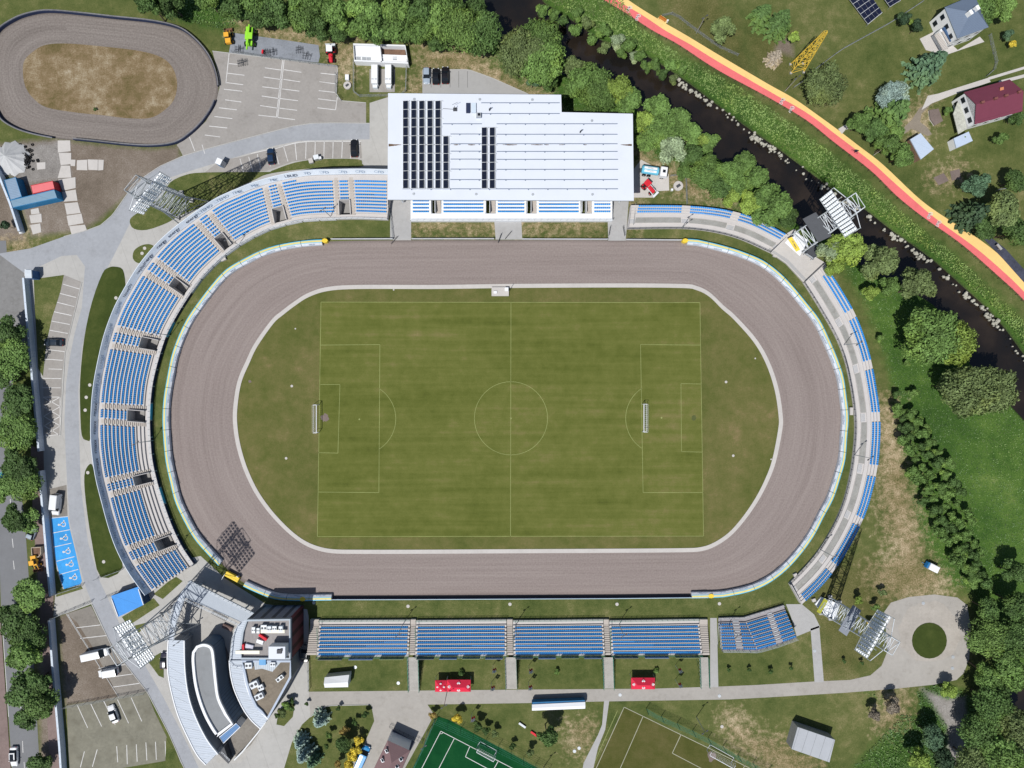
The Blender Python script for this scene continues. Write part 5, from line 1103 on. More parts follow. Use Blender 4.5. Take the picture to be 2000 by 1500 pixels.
# boards on the front rail of the curved stand
fb_ = empty('rail_boards', W(330, 800), label='dark advertising boards on the front rail of the curved stand', cat='boards')
wl = ['BIELMAR', 'KROS', 'SPLAST', 'MASTER', 'REMIX', 'DETEKTYW', 'KARPATY', 'NAFTA']
LFp = [tuple(W(*p_, 1.0)[:2]) for p_ in LF]; Q = resample(LFp, 4.2)
for i in range(3, len(Q) - 1):
    a_, c_ = Vector(Q[i]), Vector(Q[i + 1]); d_ = (c_ - a_).normalized(); nn = Vector((-d_.y, d_.x))
    if nn.dot(-a_) < 0: nn = -nn
    p0, p1 = a_ + d_ * .15 + nn * .12, c_ - d_ * .15 + nn * .12; b = MB(fb_.location); b.wall([p0, p1], .1, 1.15, .06)
    o = b.build('board', (navy_board, ink, steel_d, airf_b)[0 if i % 5 else 3] if i > 12 else white_board, fb_)
# training track fence: low dark tyre and board wall
TOw = [W(*p_) for p_ in TO]
tf = empty('training_track_fence', W(200, 280), label='low dark board fence round the small training oval', cat='fence')
gate_skip = lambda p_: math.dist(p_, (424, 182)) < 12 or math.dist(p_, (124, 272)) < 12
runs = []; cur = []
for p_ in TO + TO[:1]:
    if gate_skip(p_): 
        if len(cur) > 1: runs.append(cur)
        cur = []
    else: cur.append(p_)
if len(cur) > 1: runs.append(cur)
for rn in runs:
    Pw = PX(rn)
    MB(tf.location).wall(Pw, 0, .9, .12).build('board_wall', navy_board, tf)
    b = MB(tf.location); b.wall(offset(Pw, .22 if Vector(offset(Pw, .22)[len(Pw) // 2]).length > Vector(Pw[len(Pw) // 2][:2]).length else -.22), .9, 1.0, .28); 
    b.build('top_boards', mat('weathered_board', (.16, .16, .17, 1), .8, .4, 1.2), tf)

# ---------------------------------------------------------------- walls and fences of the grounds
blue_grey = mat('blue_grey_sheet', (0.50, 0.57, 0.66, 1), 0.5, 0.1, 0.8, rows=((1, 1, 0), .35, .12, .8))
pale_cap = mat('pale_cap', (.62, .64, .66, 1), .6, .1, 1)
def street_wall(P, label):
    r_ = fence_run('boundary_wall', PX(P), 2.0, blue_grey, label, 'wall', 3.0, .5, .07, grp='boundary walls along the street', pm_=steel)
    MB(r_.location).wall(offset(PX(P), -.55), 0, .5, .9).build('plinth', pale_cap, r_)
street_wall([(56,545),(60,590),(68,680),(76,770),(86,880)], 'upper boundary wall between street trees and the parking row')
street_wall([(87,918),(94,1000),(101,1080),(108,1160)], 'middle boundary wall left of the blue parking bays')
street_wall([(106,1207),(112,1290),(119,1370),(126,1450),(131,1530)], 'lower boundary wall left of the mossy car parks')
street_wall([(-20,285),(8,345),(30,400),(48,455)], 'boundary wall left of the yard with containers')
wire = mat('wire_grey', (.22, .24, .25, 1), .6, .1, 1)
def wfence(P, label, h=1.8, m=wire, post=2.5): return fence_run('wire_fence', PX(P), h, m, label, 'fence', post, solid=False, bars=4, grp='wire fences of the grounds', pr=.05)
wfence([(110,1160),(162,1143)], 'wire fence below the blue bays'); wfence([(190,1130),(240,1112)], 'wire fence below the second grass island'); wfence([(108,1205),(180,1175)], 'wire fence above the upper car park')
wfence([(130,1378),(287,1350)], 'wire fence between the two lower car parks'); wfence([(205,1168),(262,1145)], 'wire fence above the blue flat roof')
wfence([(455,103),(540,116),(628,128),(660,132)], 'wire fence along the top of the upper car park', 1.2); wfence([(657,146),(657,187),(667,197)], 'wire fence left of the round tank', 1.5)
wfence([(692,122),(692,190),(793,188),(795,120)], 'wire fence round the two white units', 1.5)
wfence([(851,1400),(900,1422),(960,1448),(1020,1478),(1070,1505)], 'tall ball fence along the top of the green pitch', 3.6, green_wire, 3.5)
wfence([(851,1400),(830,1450),(806,1500)], 'tall ball fence along the left of the green pitch', 3.2, green_wire, 3.5)
gb = fence_run('ball_net', PX([(1262,1383),(1290,1398),(1340,1420),(1400,1450),(1450,1480),(1500,1505)]), 3.4, green_wire, 'tall green ball net beside the training pitch', 'fence', 4.2, solid=False, bars=7, pr=.07)
wfence([(1292,33),(1316,28),(1340,48),(1400,92),(1440,110)], 'garden fence right of the riverside bench', 1.3); wfence([(1580,145),(1640,100),(1740,45),(1800,5)], 'diagonal garden fence across the meadow', 1.3)
wfence([(1548,173),(1575,155),(1596,145)], 'corner fence above the footway', 1.3); wfence([(1925,150),(1945,132),(1930,70)], 'garden fence right of the white house', 1.2)
wfence([(1945,372),(2010,362)], 'garden fence at the right edge', 1.3); wfence([(1240,400),(1236,440)], 'fence end left of the low terrace', 1.5); wfence([(1308,345),(1338,342),(1340,400)], 'fence right of the tanker yard', 1.5)
wfence([(603,1290),(605,1345)], 'fence beside the left edge of the bottom stand', 1.5)
wfence([(760,392),(768,465)], 'short fence left of the building front', 1.2)
pr_ = [(px, py) for px, py in resample(rs_(RB), 5)]
rf = [W(x_ - 2.5, y_ + 4) for x_, y_ in pr_ if -40 < x_ < 2060]
fence_run('path_railing', rf, 1.1, mat('brown_rail', (.10, .06, .05, 1), .6), 'low dark railing along the river side of the cycle path', 'railing', 2.0, solid=False, bars=2, pr=.06)

# ---------------------------------------------------------------- floodlight masts
lamp_m = mat('lamp_housing', (.80, .84, .88, 1), .35, .06, 1.0)
def mast(name, base, top, zt, wb, wt, arr_c, arr_u, nc, nr, arr_z, label, boards=(), white_legs=False):
    B0 = W(*base, 0); T0 = W(*top, zt); root = empty(name, B0, label=label, cat='floodlight', group='leaning floodlight masts')
    ax = (T0 - B0).normalized(); u = Vector((arr_u[0], -arr_u[1], 0)).normalized(); v = ax.cross(u).normalized()
    m_ = steel_w if white_legs else steel
    cor = lambda f, a_, c_: B0.lerp(T0, f) + u * (wb + (wt - wb) * f) / 2 * a_ + v * (wb + (wt - wb) * f) / 2 * c_ * .6
    b = MB(B0); n = 14
    for a_ in (-1, 1):
        for c_ in (-1, 1): b.tube(cor(0, a_, c_), cor(1, a_, c_), .16, 6, .11)
    for k in range(n):
        f0, f1 = k / n, (k + 1) / n
        for (p0, p1) in (((-1, -1), (1, -1)), ((1, -1), (1, 1)), ((1, 1), (-1, 1)), ((-1, 1), (-1, -1))):
            b.tube(cor(f0, *p0), cor(f1, *p1), .07, 4) if k % 2 else b.tube(cor(f0, *p1), cor(f1, *p0), .07, 4)
            b.tube(cor(f1, *p0), cor(f1, *p1), .06, 4)
    b.build('lattice_mast', m_, root)
    cb = MB(B0); c_ = B0
    for a_ in (-1, 1):
        for q_ in (-1, 1): p_ = cor(0, a_, q_); cb.box((p_.x, p_.y, .3), (.9, .9, .6))
    cb.build('footing', concrete, root)
    if not white_legs:                          # struts down to the stand rim and a maintenance ladder
        sb = MB(B0)
        for a_ in (-1, 1):
            p_ = cor(.42, a_, -1); g_ = Vector((B0.x, B0.y, 0)) + u * a_ * wb * .8 + Vector((-B0.x, -B0.y, 0)).normalized() * 5.0; sb.tube(g_, p_, .14, 5); sb.tube(g_, cor(.2, -a_, -1), .09, 5)
        sb.build('strut', m_, root)
    # lamp bank: rows of housings up the inner face of the mast
    dn = Vector((-B0.x, -B0.y, 0)).normalized(); fb = MB(B0); stepu, stepr = .82, ((6.0 if white_legs else 9.0) / nr)
    A0 = B0.lerp(T0, .83) + dn * 1.3
    for j in range(nr):
        r0 = A0 + ax * (j - (nr - 1) / 2) * stepr
        fb.tube(r0 - u * (nc / 2) * stepu, r0 + u * (nc / 2) * stepu, .06, 4)
    for i in range(0, nc + 1, 3):
        p_ = A0 + u * (i - nc / 2) * stepu; fb.tube(p_ - ax * 4.2, p_ + ax * 4.2, .07, 4); fb.tube(p_, p_ - dn * 1.1, .05, 4)
    for a_ in (-1, 1): fb.tube(A0 + u * a_ * nc / 2 * stepu - ax * 4, B0.lerp(T0, .62), .07, 4); fb.tube(A0 + u * a_ * nc / 2 * stepu + ax * 4, B0.lerp(T0, .97), .07, 4)
    fb.build('lamp_frame', m_, root)
    lb = MB(); lb.box((0, 0, 0), (.58, .36, .26), tilt=(-.15, 'X')).box((0, 0, -.2), (.34, .24, .2))
    lm = bpy.data.meshes.new('lamp'); lm.from_pydata(lb.v, [], lb.f); lm.materials.append(lamp_m); lm.update()
    rz = math.atan2(u.y, u.x)
    if (Vector((-math.sin(rz), math.cos(rz))).dot(Vector((dn.x, dn.y)))) > 0: rz += math.pi
    for j in range(nr):
        for i in range(nc):
            p_ = A0 + u * (i - (nc - 1) / 2) * stepu + dn * .35 + ax * (j - (nr - 1) / 2) * stepr
            o = bpy.data.objects.new('lamp', lm); C.objects.link(o); o.parent = root; o.location = p_ - B0; o.rotation_euler = (0, 0, rz)
    for (bc, bz, bw, bh, mm, txt) in boards:
        p_ = W(*bc, bz); bo = MB(B0); t_ = Vector((-dn.x, -dn.y, 0))
        a0 = p_ - u * bw / 2; a1 = p_ + u * bw / 2; up = (Vector((0, 0, .55)) - dn * .83).normalized() * bh / 2; th = Vector((0, 0, -.15))
        vs = [a0 - up, a1 - up, a1 + up, a0 + up]; bo.add(vs + [q_ + th for q_ in vs], [(0, 1, 2, 3), (7, 6, 5, 4), (0, 4, 5, 1), (1, 5, 6, 2), (2, 6, 7, 3), (3, 7, 4, 0)])
        o = bo.build('advertising_board', mm, root)
        if txt:
            nz = (up.normalized().cross(u)).normalized(); 
            tilt_ = math.acos(max(-1, min(1, abs(nz.z)))); xx = -u if False else u
            xr = Vector((0, 0, 1)).cross(dn); rzz = math.atan2(xr.y, xr.x)
            cpt = p_ + (nz if nz.z > 0 else -nz) * .1
            text('lettering', txt, cpt - B0, bh * .55, rzz, ink if mm is yellow else mat('grey_ink', (.45, .5, .55, 1)), o, tilt_)
    return root
mast('floodlight_mast', (352,402), (264,364), 36, 5.6, 3.8, (298,385), (57,-72), 12, 7, 31, 'leaning floodlight mast beside the upper left of the curved stand')
mast('floodlight_mast', (338,1212), (229,1278), 36, 5.6, 3.8, (279,1258), (50,76), 12, 7, 31, 'leaning floodlight mast beside the metal roofed club house')
board_dark = mat('dark_board', (.055, .06, .07, 1), .6, .15, 1)
mast('floodlight_mast', (1566,470), (1672,396), 33, 5.2, 3.4, (1645,413), (50,75), 12, 6, 29, 'leaning white floodlight mast beside the river', [((1596,444), 17, 6.4, 3.0, board_dark, ''), ((1551,477), 2.4, 3.8, 1.0, yellow, 'DROBEKS')], True)
mast('floodlight_mast', (1620,1186), (1742,1262), 35, 4.6, 3.0, (1718,1243), (-30,52), 12, 6, 31, 'leaning white floodlight mast left of the turning circle', [((1660,1212), 17.5, 6.6, 1.9, mat('maroon_edge_board', (.22, .24, .28, 1), .6, .1, 1), 'NORBERT'), ((1606,1184), 2.4, 3.8, 1.0, mat('olive_board', (.35, .36, .04, 1), .6, .1, 1), 'DROBEKS')], True)
for P, lab in (([(1533,474),(1552,452),(1580,470),(1562,500)], 'white plinth block at the foot of the riverside mast'), ([(1592,1180),(1604,1166),(1640,1180),(1630,1212),(1606,1198)], 'white plinth block at the foot of the lower right mast')):
    e_ = empty('plinth', W(*P[0]), label=lab, cat='plinth'); MB(e_.location).prism(PX(P, .6), 0, .6).build('slab', white, e_)
# yellow lattice mast in the meadow
ym = empty('lattice_mast', W(1560, 132), label='yellow lattice mast leaning over the meadow in the upper right', cat='mast')
B0 = W(1556, 134, 0); T0 = W(1613, 62, 16); b = MB(ym.location); ax = T0 - B0; uu = Vector((.75, .55, 0)).normalized()
uu = Vector((-ax.y, ax.x, 0)).normalized()
yc = lambda f, a_, c_: B0.lerp(T0, f) + uu * a_ * (1.6 - 1.25 * f) + Vector((0, 0, 1)) .cross(uu) * c_ * (1.1 - .9 * f)
for a_ in (-1, 1):
    for c_ in (-1, 1): b.tube(yc(0, a_, c_), yc(1, a_, c_), .12, 5, .09)
for k in range(9):
    for (p0, p1) in (((-1, -1), (1, -1)), ((1, -1), (1, 1)), ((1, 1), (-1, 1)), ((-1, 1), (-1, -1))):
        b.tube(yc(k / 9, *((p0, p1)[k % 2])), yc((k + 1) / 9, *((p1, p0)[k % 2])), .05, 4); b.tube(yc((k + 1) / 9, *p0), yc((k + 1) / 9, *p1), .04, 4)
b.build('lattice', mat('mast_yellow', (.75, .52, .07, 1), .5, .1, 1), ym)
for a_ in (-1, 1):
    for c_ in (-1, 1): p_ = yc(0, a_, c_); MB(ym.location).box((p_.x, p_.y, .2), (.5, .5, .4)).build('footing', concrete, ym)
# ---------------------------------------------------------------- main building
mb_ = empty('stadium_building', W(1000, 300), label='large white flat roofed stadium building with solar panels on its roof', cat='building')
O = mb_.location; ZR = 13.6
roofP = PX([(758,182),(1096,185),(1097,219),(1236,222),(1238,392),(757,390)], ZR)
def inset(P, d):
    ar = sum(P[i - 1][0] * P[i][1] - P[i][0] * P[i - 1][1] for i in range(len(P)))
    return offset([(p[0], p[1]) for p in P], d if ar > 0 else -d, True)
b = MB(O); b.prism(roofP, ZR - .55, ZR, 0, 1, True)
gx_ = PX([(757.5,292)], ZR)[0]; b.build('roof', [mat('white_roof_membrane', (0.58, 0.62, 0.69, 1), .6, .04, .25, stain=.05), steel], mb_)
wl_ = inset(roofP, .5); wl_ = [(x_, y_) for x_, y_ in wl_]
b = MB(O); yf = W(0, 392, ZR).y + 9.5
b.prism([(x_, max(y_, yf) if y_ < yf else y_) for x_, y_ in wl_], 0, ZR - .56); b.build('wall', mat('grey_wall_panel', (.42, .44, .46, 1), .7, .1, .6), mb_)
b = MB(O)
for i in range(9): b.tube((W(770 + 57 * i, 0, ZR).x, W(0, 366, ZR).y, 1), (W(770 + 57 * i, 0, ZR).x, W(0, 366, ZR).y, ZR - .5), .22, 8)
b.build('columns', steel_w, mb_)
soil = mat('roof_dirt', (.12, .08, .05, 1), .95, .4, 3)
b = MB(O)
rs = np.random.RandomState(11)
for x0, x1, w0 in ((759,784,3.2),(1212,1234,2.4),(886,896,1.0),(914,928,1.0),(982,1010,1.0),(1037,1060,.8),(1064,1072,.6),(1092,1104,.5),(830,850,1.2),(1140,1146,.7)):
    n = max(3, int((x1 - x0) / 2.2)); up = []; lo = []
    for k in range(n + 1):
        f = k / n; t_ = (1 - abs(2 * f - 1)) if x0 not in (759, 1212) else (1 - f if x0 == 759 else f)
        x_ = x0 + (x1 - x0) * f; up.append((x_, 282.5 - w0 * .45 * t_ - .3 + rs.rand() * .4)); lo.append((x_, 282.5 + w0 * t_ + .3 + rs.rand() * .5))
    b.poly([tuple(p_) for p_ in PX(up + lo[::-1], ZR)], ZR + .012)
b.build('gutter_dirt', soil, mb_)
cbl = mat('cable_blue_grey', (.14, .18, .26, 1), .6, .1, 1)
for (y_, x0, x1) in ((201,940,1093),(222,940,1093),(242,865,941),(242,970,1206),(262,880,941),(262.5,970,1206),(281,880,941),(281,970,1206),(295.5,880,941),(296,970,1206),(311,880,941),(311.5,970,1207),(330.5,880,941),(331,970,1207),(351,880,941),(351,970,1207),(369,786,1207)):
    b = MB(O); p0, p1 = W(x0, y_, ZR), W(x1, y_, ZR); b.box(((p0.x + p1.x) / 2, p0.y, ZR + .08), (abs(p1.x - p0.x), .15, .08))
    for x_ in np.arange(x0 + 18, x1 + 2, 38): q_ = W(min(x_, x1), y_ + 1, ZR); b.box((q_.x, q_.y, ZR + .1), (.22, .3, .14))
    b.build('safety_line', cbl, mb_)
pv = bpy.data.materials.new('solar_cells'); pv.use_nodes = True; t = pv.node_tree; p = t.nodes['Principled BSDF']; p.inputs['Roughness'].default_value = .25; p.inputs['Specular IOR Level'].default_value = .2
tc = N(t, 'TexCoord'); br = N(t, 'TexBrick'); br.offset = 0; br.inputs['Scale'].default_value = 1.0; br.inputs['Brick Width'].default_value = .55; br.inputs['Row Height'].default_value = .55; br.inputs['Mortar Size'].default_value = .012
br.inputs['Color1'].default_value = (.008, .011, .022, 1); br.inputs['Color2'].default_value = (.010, .014, .028, 1); br.inputs['Mortar'].default_value = (.03, .04, .07, 1)
t.links.new(tc.outputs['Object'], br.inputs[0]); t.links.new(br.outputs[0], p.inputs['Base Color'])
alu = mat('aluminium', (.62, .65, .68, 1), .4, .08, 1, metal=.3)
gp = 'solar panel rows on the white roof'
for i, (xc, y0, n) in enumerate([(794.5,198,10),(810.5,198,10),(826,198,10),(842,198,10),(857.5,198,10),(873,267,6),(948,250,7),(963.5,250,7)]):
    top = W(xc, y0, ZR); bot = W(xc, 369, ZR)
    e_ = empty('solar_panel_row', (top.x, (top.y + bot.y) / 2, ZR), label=['tall row of dark solar panels, %s from the left on the white roof' % ORD[k] for k in range(5)][i] if i < 5 else ('shorter solar panel row right of the five tall rows', 'left one of the two separate solar panel rows on the white roof', 'right one of the two separate solar panel rows on the white roof')[i - 5], cat='solar panels', group=gp)
    Lh = (top.y - bot.y) / n
    for k in range(n):
        yy = (top.y - (k + .5) * Lh) - e_.location.y
        b = MB(); b.box((-.25, yy, .42), (1.05, Lh - .12, .05), tilt=(-.22, 'Y')); b.build('panel', pv, e_)
    b = MB(); 
    b.box((.34, 0, .18), (.07, Lh * n, .3)).box((.52, 0, .10), (.08, Lh * n, .2)).box((-.85, 0, .15), (.06, Lh * n, .2))
    for k in range(n + 1):
        yy = (top.y - k * Lh) - e_.location.y; b.box((-.15, yy, .38), (1.6, .09, .10))
        if k % 2 == 0: b.box((.72, yy, .1), (.5, .12, .12))
    b.build('frame', alu, e_)
for i, (x_, y_) in enumerate(((809,194),(937,194.5),(1039.5,195),(1156,236),(808,379),(930,379.5),(1040.5,380),(1157,380))):
    e_ = empty('roof_drain', W(x_, y_, ZR), label='small round roof drain, %s %s edge of the white roof' % (('first along the top', 'second along the top', 'third along the top', 'near the notch at the top', 'first along the bottom', 'second along the bottom', 'third along the bottom', 'fourth along the bottom')[i], ''), cat='drain', group='roof drains')
    e_['label'] = e_['label'].replace('  ', ' ')
    MB().disc((0, 0), .3, .15, 10).prism([(.3 * math.cos(k), .3 * math.sin(k)) for k in np.arange(0, 6.28, .7)], 0, .14).build('grate', steel, e_)
hx = empty('roof_hatch', W(922, 212, ZR), label='dark roof opening with glass cover near the top of the white roof', cat='hatch')
MB().box((-.9, 0, .25), (.9, 2.2, .5)).build('shaft', navy_board, hx); MB().box((.4, 0, .3), (1.1, 2.2, .35)).build('cover', mat('pale_glass', (.5, .58, .66, 1), .2, .05, 1), hx)
hx = empty('rooftop_unit', W(935, 227, ZR), label='small glazed unit below the roof opening', cat='roof unit'); MB().box((0, 0, .4), (1.1, 1.0, .8)).build('housing', steel, hx); MB().box((.1, .1, .82), (.6, .6, .05)).build('fan', glass, hx)
hx = empty('antenna', W(889, 214, ZR), label='antenna with cable on the white roof right of the solar rows', cat='antenna')
MB().tube((0, 0, 0), (0, 0, 2), .06, 5).tube((-.5, .3, 1.9), (.7, .9, 1.9), .04, 4).box((0, 0, .1), (.9, .8, .2)).tube((-.1, 0, .1), (-2.8, .2, .1), .05, 4).build('mast', steel_d, hx)
for i, (x_, y_) in enumerate(((956,216),(1133,259))):
    hx = empty('vent_pipe', W(x_, y_, ZR), label=('bent vent pipe near the roof opening', 'bent vent pipe in the right part of the white roof')[i], cat='vent pipe'); MB().tube((0, 0, 0), (0, 0, .9), .14, 6).tube((0, 0, .9), (.4, .3, 1.0), .13, 6, cap=True).build('pipe', steel_d, hx)
# front stand under the roof edge
fs = empty('front_stand', W(1000, 410), label='narrow white stand in front of the white roofed building with short blue seat rows', cat='grandstand')
b = MB(fs.location); zb = 1.6; rowz = [1.9, 2.3, 2.7, 3.1, 3.5]
xs = [(802,842,'s'),(842,862,'g'),(862,948,'s'),(948,968,'g'),(968,1028,'s'),(1028,1048,'g'),(1048,1134,'s'),(1134,1156,'g'),(1156,1196,'s')]
seats = []
ys = [414.5, 407.5, 400.5, 393.5, 386.5]
for x0, x1, k in xs:
    P = PX([(x0,431),(x1,431),(x1,417),(x0,417)], zb); b.prism(P, 0, zb)
    if k == 's':
        for j, z in enumerate(rowz):
            yy = W(0, ys[j] + 3.3, z).y; y2 = yy + .95 + (3 if j == 4 else 0); xa, xb = W(x0, 0, z).x, W(x1, 0, z).x
            b.prism([(xa, yy), (xb, yy), (xb, y2), (xa, y2)], 0, z)
            seat_row(None, None, z, Vector((0, 1)), seats, poly=[(xa + .5, yy + .5), (xb - .5, yy + .5)], pitch=.47)
    else:
        P = [W(x0, 0, zb).x, W(x1, 0, zb).x]; b2 = MB(fs.location)
        for q_ in range(12): b2.box((P[0] + (P[1] - P[0]) * .72, W(0, 415, zb).y + .35 * q_, zb - .15 - .0 + .12 * q_), ((P[1] - P[0]) * .5, .34, .12))
        b2.build('stairs', stair_m, fs)
        MB(fs.location).wall([(P[0] + .15, W(0, 417, zb).y), (P[0] + .15, W(0, 385, zb).y)], 0, 3.6, .12).wall([(P[0] + (P[1] - P[0]) * .45, W(0, 417, zb).y), (P[0] + (P[1] - P[0]) * .45, W(0, 385, zb).y)], 0, 3.4, .1).build('gate_wall', white, fs)
b.build('deck', white, fs); place_seats(fs, seats)
r_ = MB(fs.location); railing(r_, [W(802, 431, zb), W(1196, 431, zb)], zb, 1.1, 1.6, .04); r_.build('front_railing', rail_m, fs)

# ---------------------------------------------------------------- generic buildings
def building(name, label, P, z0, z1, wall_m, roof_m, over=.0, roof_th=.3, cat_='building', kids=()):
    top = PX(P, z1); e_ = empty(name, (sum(p.x for p in top) / len(top), sum(p.y for p in top) / len(top), 0), label=label, cat=cat_)
    MB(e_.location).prism(inset(top, over + .02), z0, z1 - roof_th - .01).build('wall', wall_m, e_)
    MB(e_.location).prism(top, z1 - roof_th, z1, 0, 0, True).build('roof', roof_m, e_)
    return e_
def parapet(e_, P, z, h, th, m, name='parapet', closed=True):
    MB(e_.location).wall(inset(PX(P, z), th / 2 + .02) if closed else offset(PX(P, z), 0), z + .0, z + h, th, 0, closed).build(name, m, e_)
def unit(x, y, z, d, rz, label, m=None, fan=True, name='rooftop_unit'):
    e_ = empty(name, W(x, y, z), R(rz), label=label, cat='roof unit', group='rooftop units of the club house')
    MB().box((0, 0, d[2] / 2 + .1), d).box((0, 0, .05), (d[0] * .9, d[1] * .9, .1)).build('housing', m or steel, e_)
    if fan:
        for k in (-.25, .25): b = MB(); b.disc((d[0] * k, 0), min(d[1], d[0] / 2) * .38, d[2] + .12, 12); b.build('fan', steel_d, e_)
    return e_
paving_ = mat('courtyard_slab', sr(200, 198, 194, K), .9, .1, 1.2, stain=.3)
sheet('courtyard', [(356,1165),(372,1172),(470,1222),(452,1240),(447,1290),(455,1340),(476,1384),(505,1420),(500,1450),(470,1490),(425,1490),(372,1400),(350,1300),(345,1255)], .03, paving_)
sheet('courtyard', [(434,1425),(484,1385),(510,1425),(490,1455),(462,1478),(436,1456)], .06, paver_dark)
sheet('service_lane', [(361,1252),(373,1250),(378,1330),(398,1400),(424,1442),(470,1400),(446,1345),(440,1290),(430,1270),(441,1262),(452,1290),(458,1330),(476,1376),(470,1410),(455,1425),(424,1470),(424,1475),(372,1400)], .045, mat('lane_dark', sr(128,124,122,K), .9, .15, 1, stain=.4))
ribs = mat('ribbed_roof_sheet', (.43, .48, .55, 1), .4, .05, .5, rows=((0.15, 1, 0), .55, .22, .8))
def curved_roof(name, label, A, Bq, z, zlow, m, edge_m=None, grp=None):
    a, c = [W(*p_, z) for p_ in cat(A, 6)], [W(*p_, z) for p_ in cat(Bq, 6)]
    e_ = empty(name, (a[len(a) // 2].x, a[len(a) // 2].y, 0), label=label, cat='building', group=grp)
    P = [tuple(p_[:2]) for p_ in a] + [tuple(p_[:2]) for p_ in c[::-1]]
    MB(e_.location).prism(P, z - .25, z, 0, 0, True).build('roof', m, e_)
    MB(e_.location).prism(inset(P, .5), 0, z - .26).build('wall', mat('club_wall', (.30, .31, .33, 1), .7, .12, .6), e_)
    for pl_, nm in ((a, 'outer_gutter'), (c, 'inner_gutter')): MB(e_.location).wall(offset([tuple(p_[:2]) for p_ in pl_], .12 if nm[0] == 'i' else -.12), z - .3, z + .14, .24).build(nm, edge_m or white, e_)
    sm = MB(e_.location)
    for k in range(3, len(a) - 1, 3): sm.tube(a[k] + Vector((0, 0, .03)), c[min(k, len(c) - 1)] + Vector((0, 0, .03)), .035, 4)
    sm.build('seam', steel_w, e_)
    return e_
ra = curved_roof('club_house', 'long curved metal roof at the outer side of the lower left club house', [(330,1250),(328,1285),(330,1320),(338,1360),(350,1400),(368,1440),(386,1474),(403,1493)], [(359,1251),(360,1300),(364,1340),(372,1376),(386,1412),(404,1446),(423,1471),(424,1472)], 5.2, 0, ribs, None, 'curved metal roofed wings')
curved_roof('club_house', 'inner curved metal roof between courtyard lane and fan shaped gravel roof', [(449,1290),(450,1305),(453,1325),(460,1350),(476,1384),(492,1406),(509,1422)], [(473,1290),(475,1308),(478,1330),(486,1356),(500,1380),(512,1394),(523,1405)], 5.4, 0, ribs, None, 'curved metal roofed wings')
Bl = cat([(377,1272),(376,1290),(380,1330),(388,1364),(400,1396),(414,1422),(425,1438)], 4) + [(457,1413)] + cat([(444,1392),(430,1362),(425,1330),(421,1290),(418,1268),(411,1259),(398,1256),(385,1260)], 4)
mb2 = building('pavilion', 'curved grey flat roof with thick white rim in the middle of the club courtyard', Bl, 0, 6.0, mat('navy_cladding', (.10, .15, .22, 1), .5, .2, .6, rows=((.3, 1, 0), .6, .15, .5)), mat('grey_membrane', sr(160, 164, 168, K), .8, .1, .6, stain=.25))
parapet(mb2, Bl, 6.0, .5, .62, white)
an = building('annex', 'small blue ribbed roof at the lower end of the curved pavilion', [(428,1439),(461,1412),(470,1420),(437,1452)], 0, 3.6, white, mat('blue_ribbed', (.08, .17, .33, 1), .5, .1, .6, rows=((.6, 1, 0), .42, .25, 1.7)))
parapet(an, [(428,1439),(461,1412),(470,1420),(437,1452)], 3.6, .1, .16, white)
fanP = [(474,1288),(569,1288),(570,1322),(526,1402),(511,1390),(500,1380),(489,1358),(481,1332),(476,1308)]
fan = building('club_house', 'fan shaped gravel flat roof of the lower left club house', fanP, 0, 7.0, mat('club_wall_dark', (.16, .17, .19, 1), .6, .15, .6), mat('roof_gravel', sr(148, 138, 124, K), .95, .3, 2.5, stain=.4))
parapet(fan, fanP, 7.0, .5, .5, mat('parapet_sheet', (.36, .42, .52, 1), .45, .08, .6))
towP = [(484,1208),(569,1207),(569,1286),(473,1286),(470,1262),(474,1232)]
tow = building('club_tower', 'taller club house block with grey slabs, roof units and a white box on top', towP, 0, 9.6, mat('tower_cladding', (.20, .22, .27, 1), .7, .15, .8, rows=((1, 0, 0), 2.6, .35, .35)), mat('roof_slab', sr(178, 174, 174, K), .9, .14, 1.2, stain=.3, rows=((1, .02, 0), .8, .06, .75)))
tE = PX([(569.5,1207),(569.5,1286)], 9.6); MB(tow.location).wall([(p_.x - .25, p_.y) for p_ in tE], .3, 9.0, .5).build('side_facade', mat('maroon_facade', (.13, .035, .04, 1), .7, .15, .8, rows=((0, 1, 0), 3.2, .35, .3)), tow)
parapet(tow, towP, 9.6, .7, .45, mat('tower_parapet', (.34, .39, .44, 1), .5, .1, .6))
hx = building('stair_house', 'white box on the roof of the club house block', [(524.5,1263),(557,1263),(557,1287),(524.5,1287)], 10.3, 12.8, white, MATS['white_roof_membrane']); hx['category'] = 'roof hut'
MB(hx.location).box((W(546, 1272, 12.8).x, W(546, 1272, 12.8).y, 12.95), (1.1, .9, .3)).box((W(550, 1269, 12.8).x, W(550, 1269, 12.8).y, 12.9), (.5, .6, .2)).build('dark_hatch', steel_d, hx)
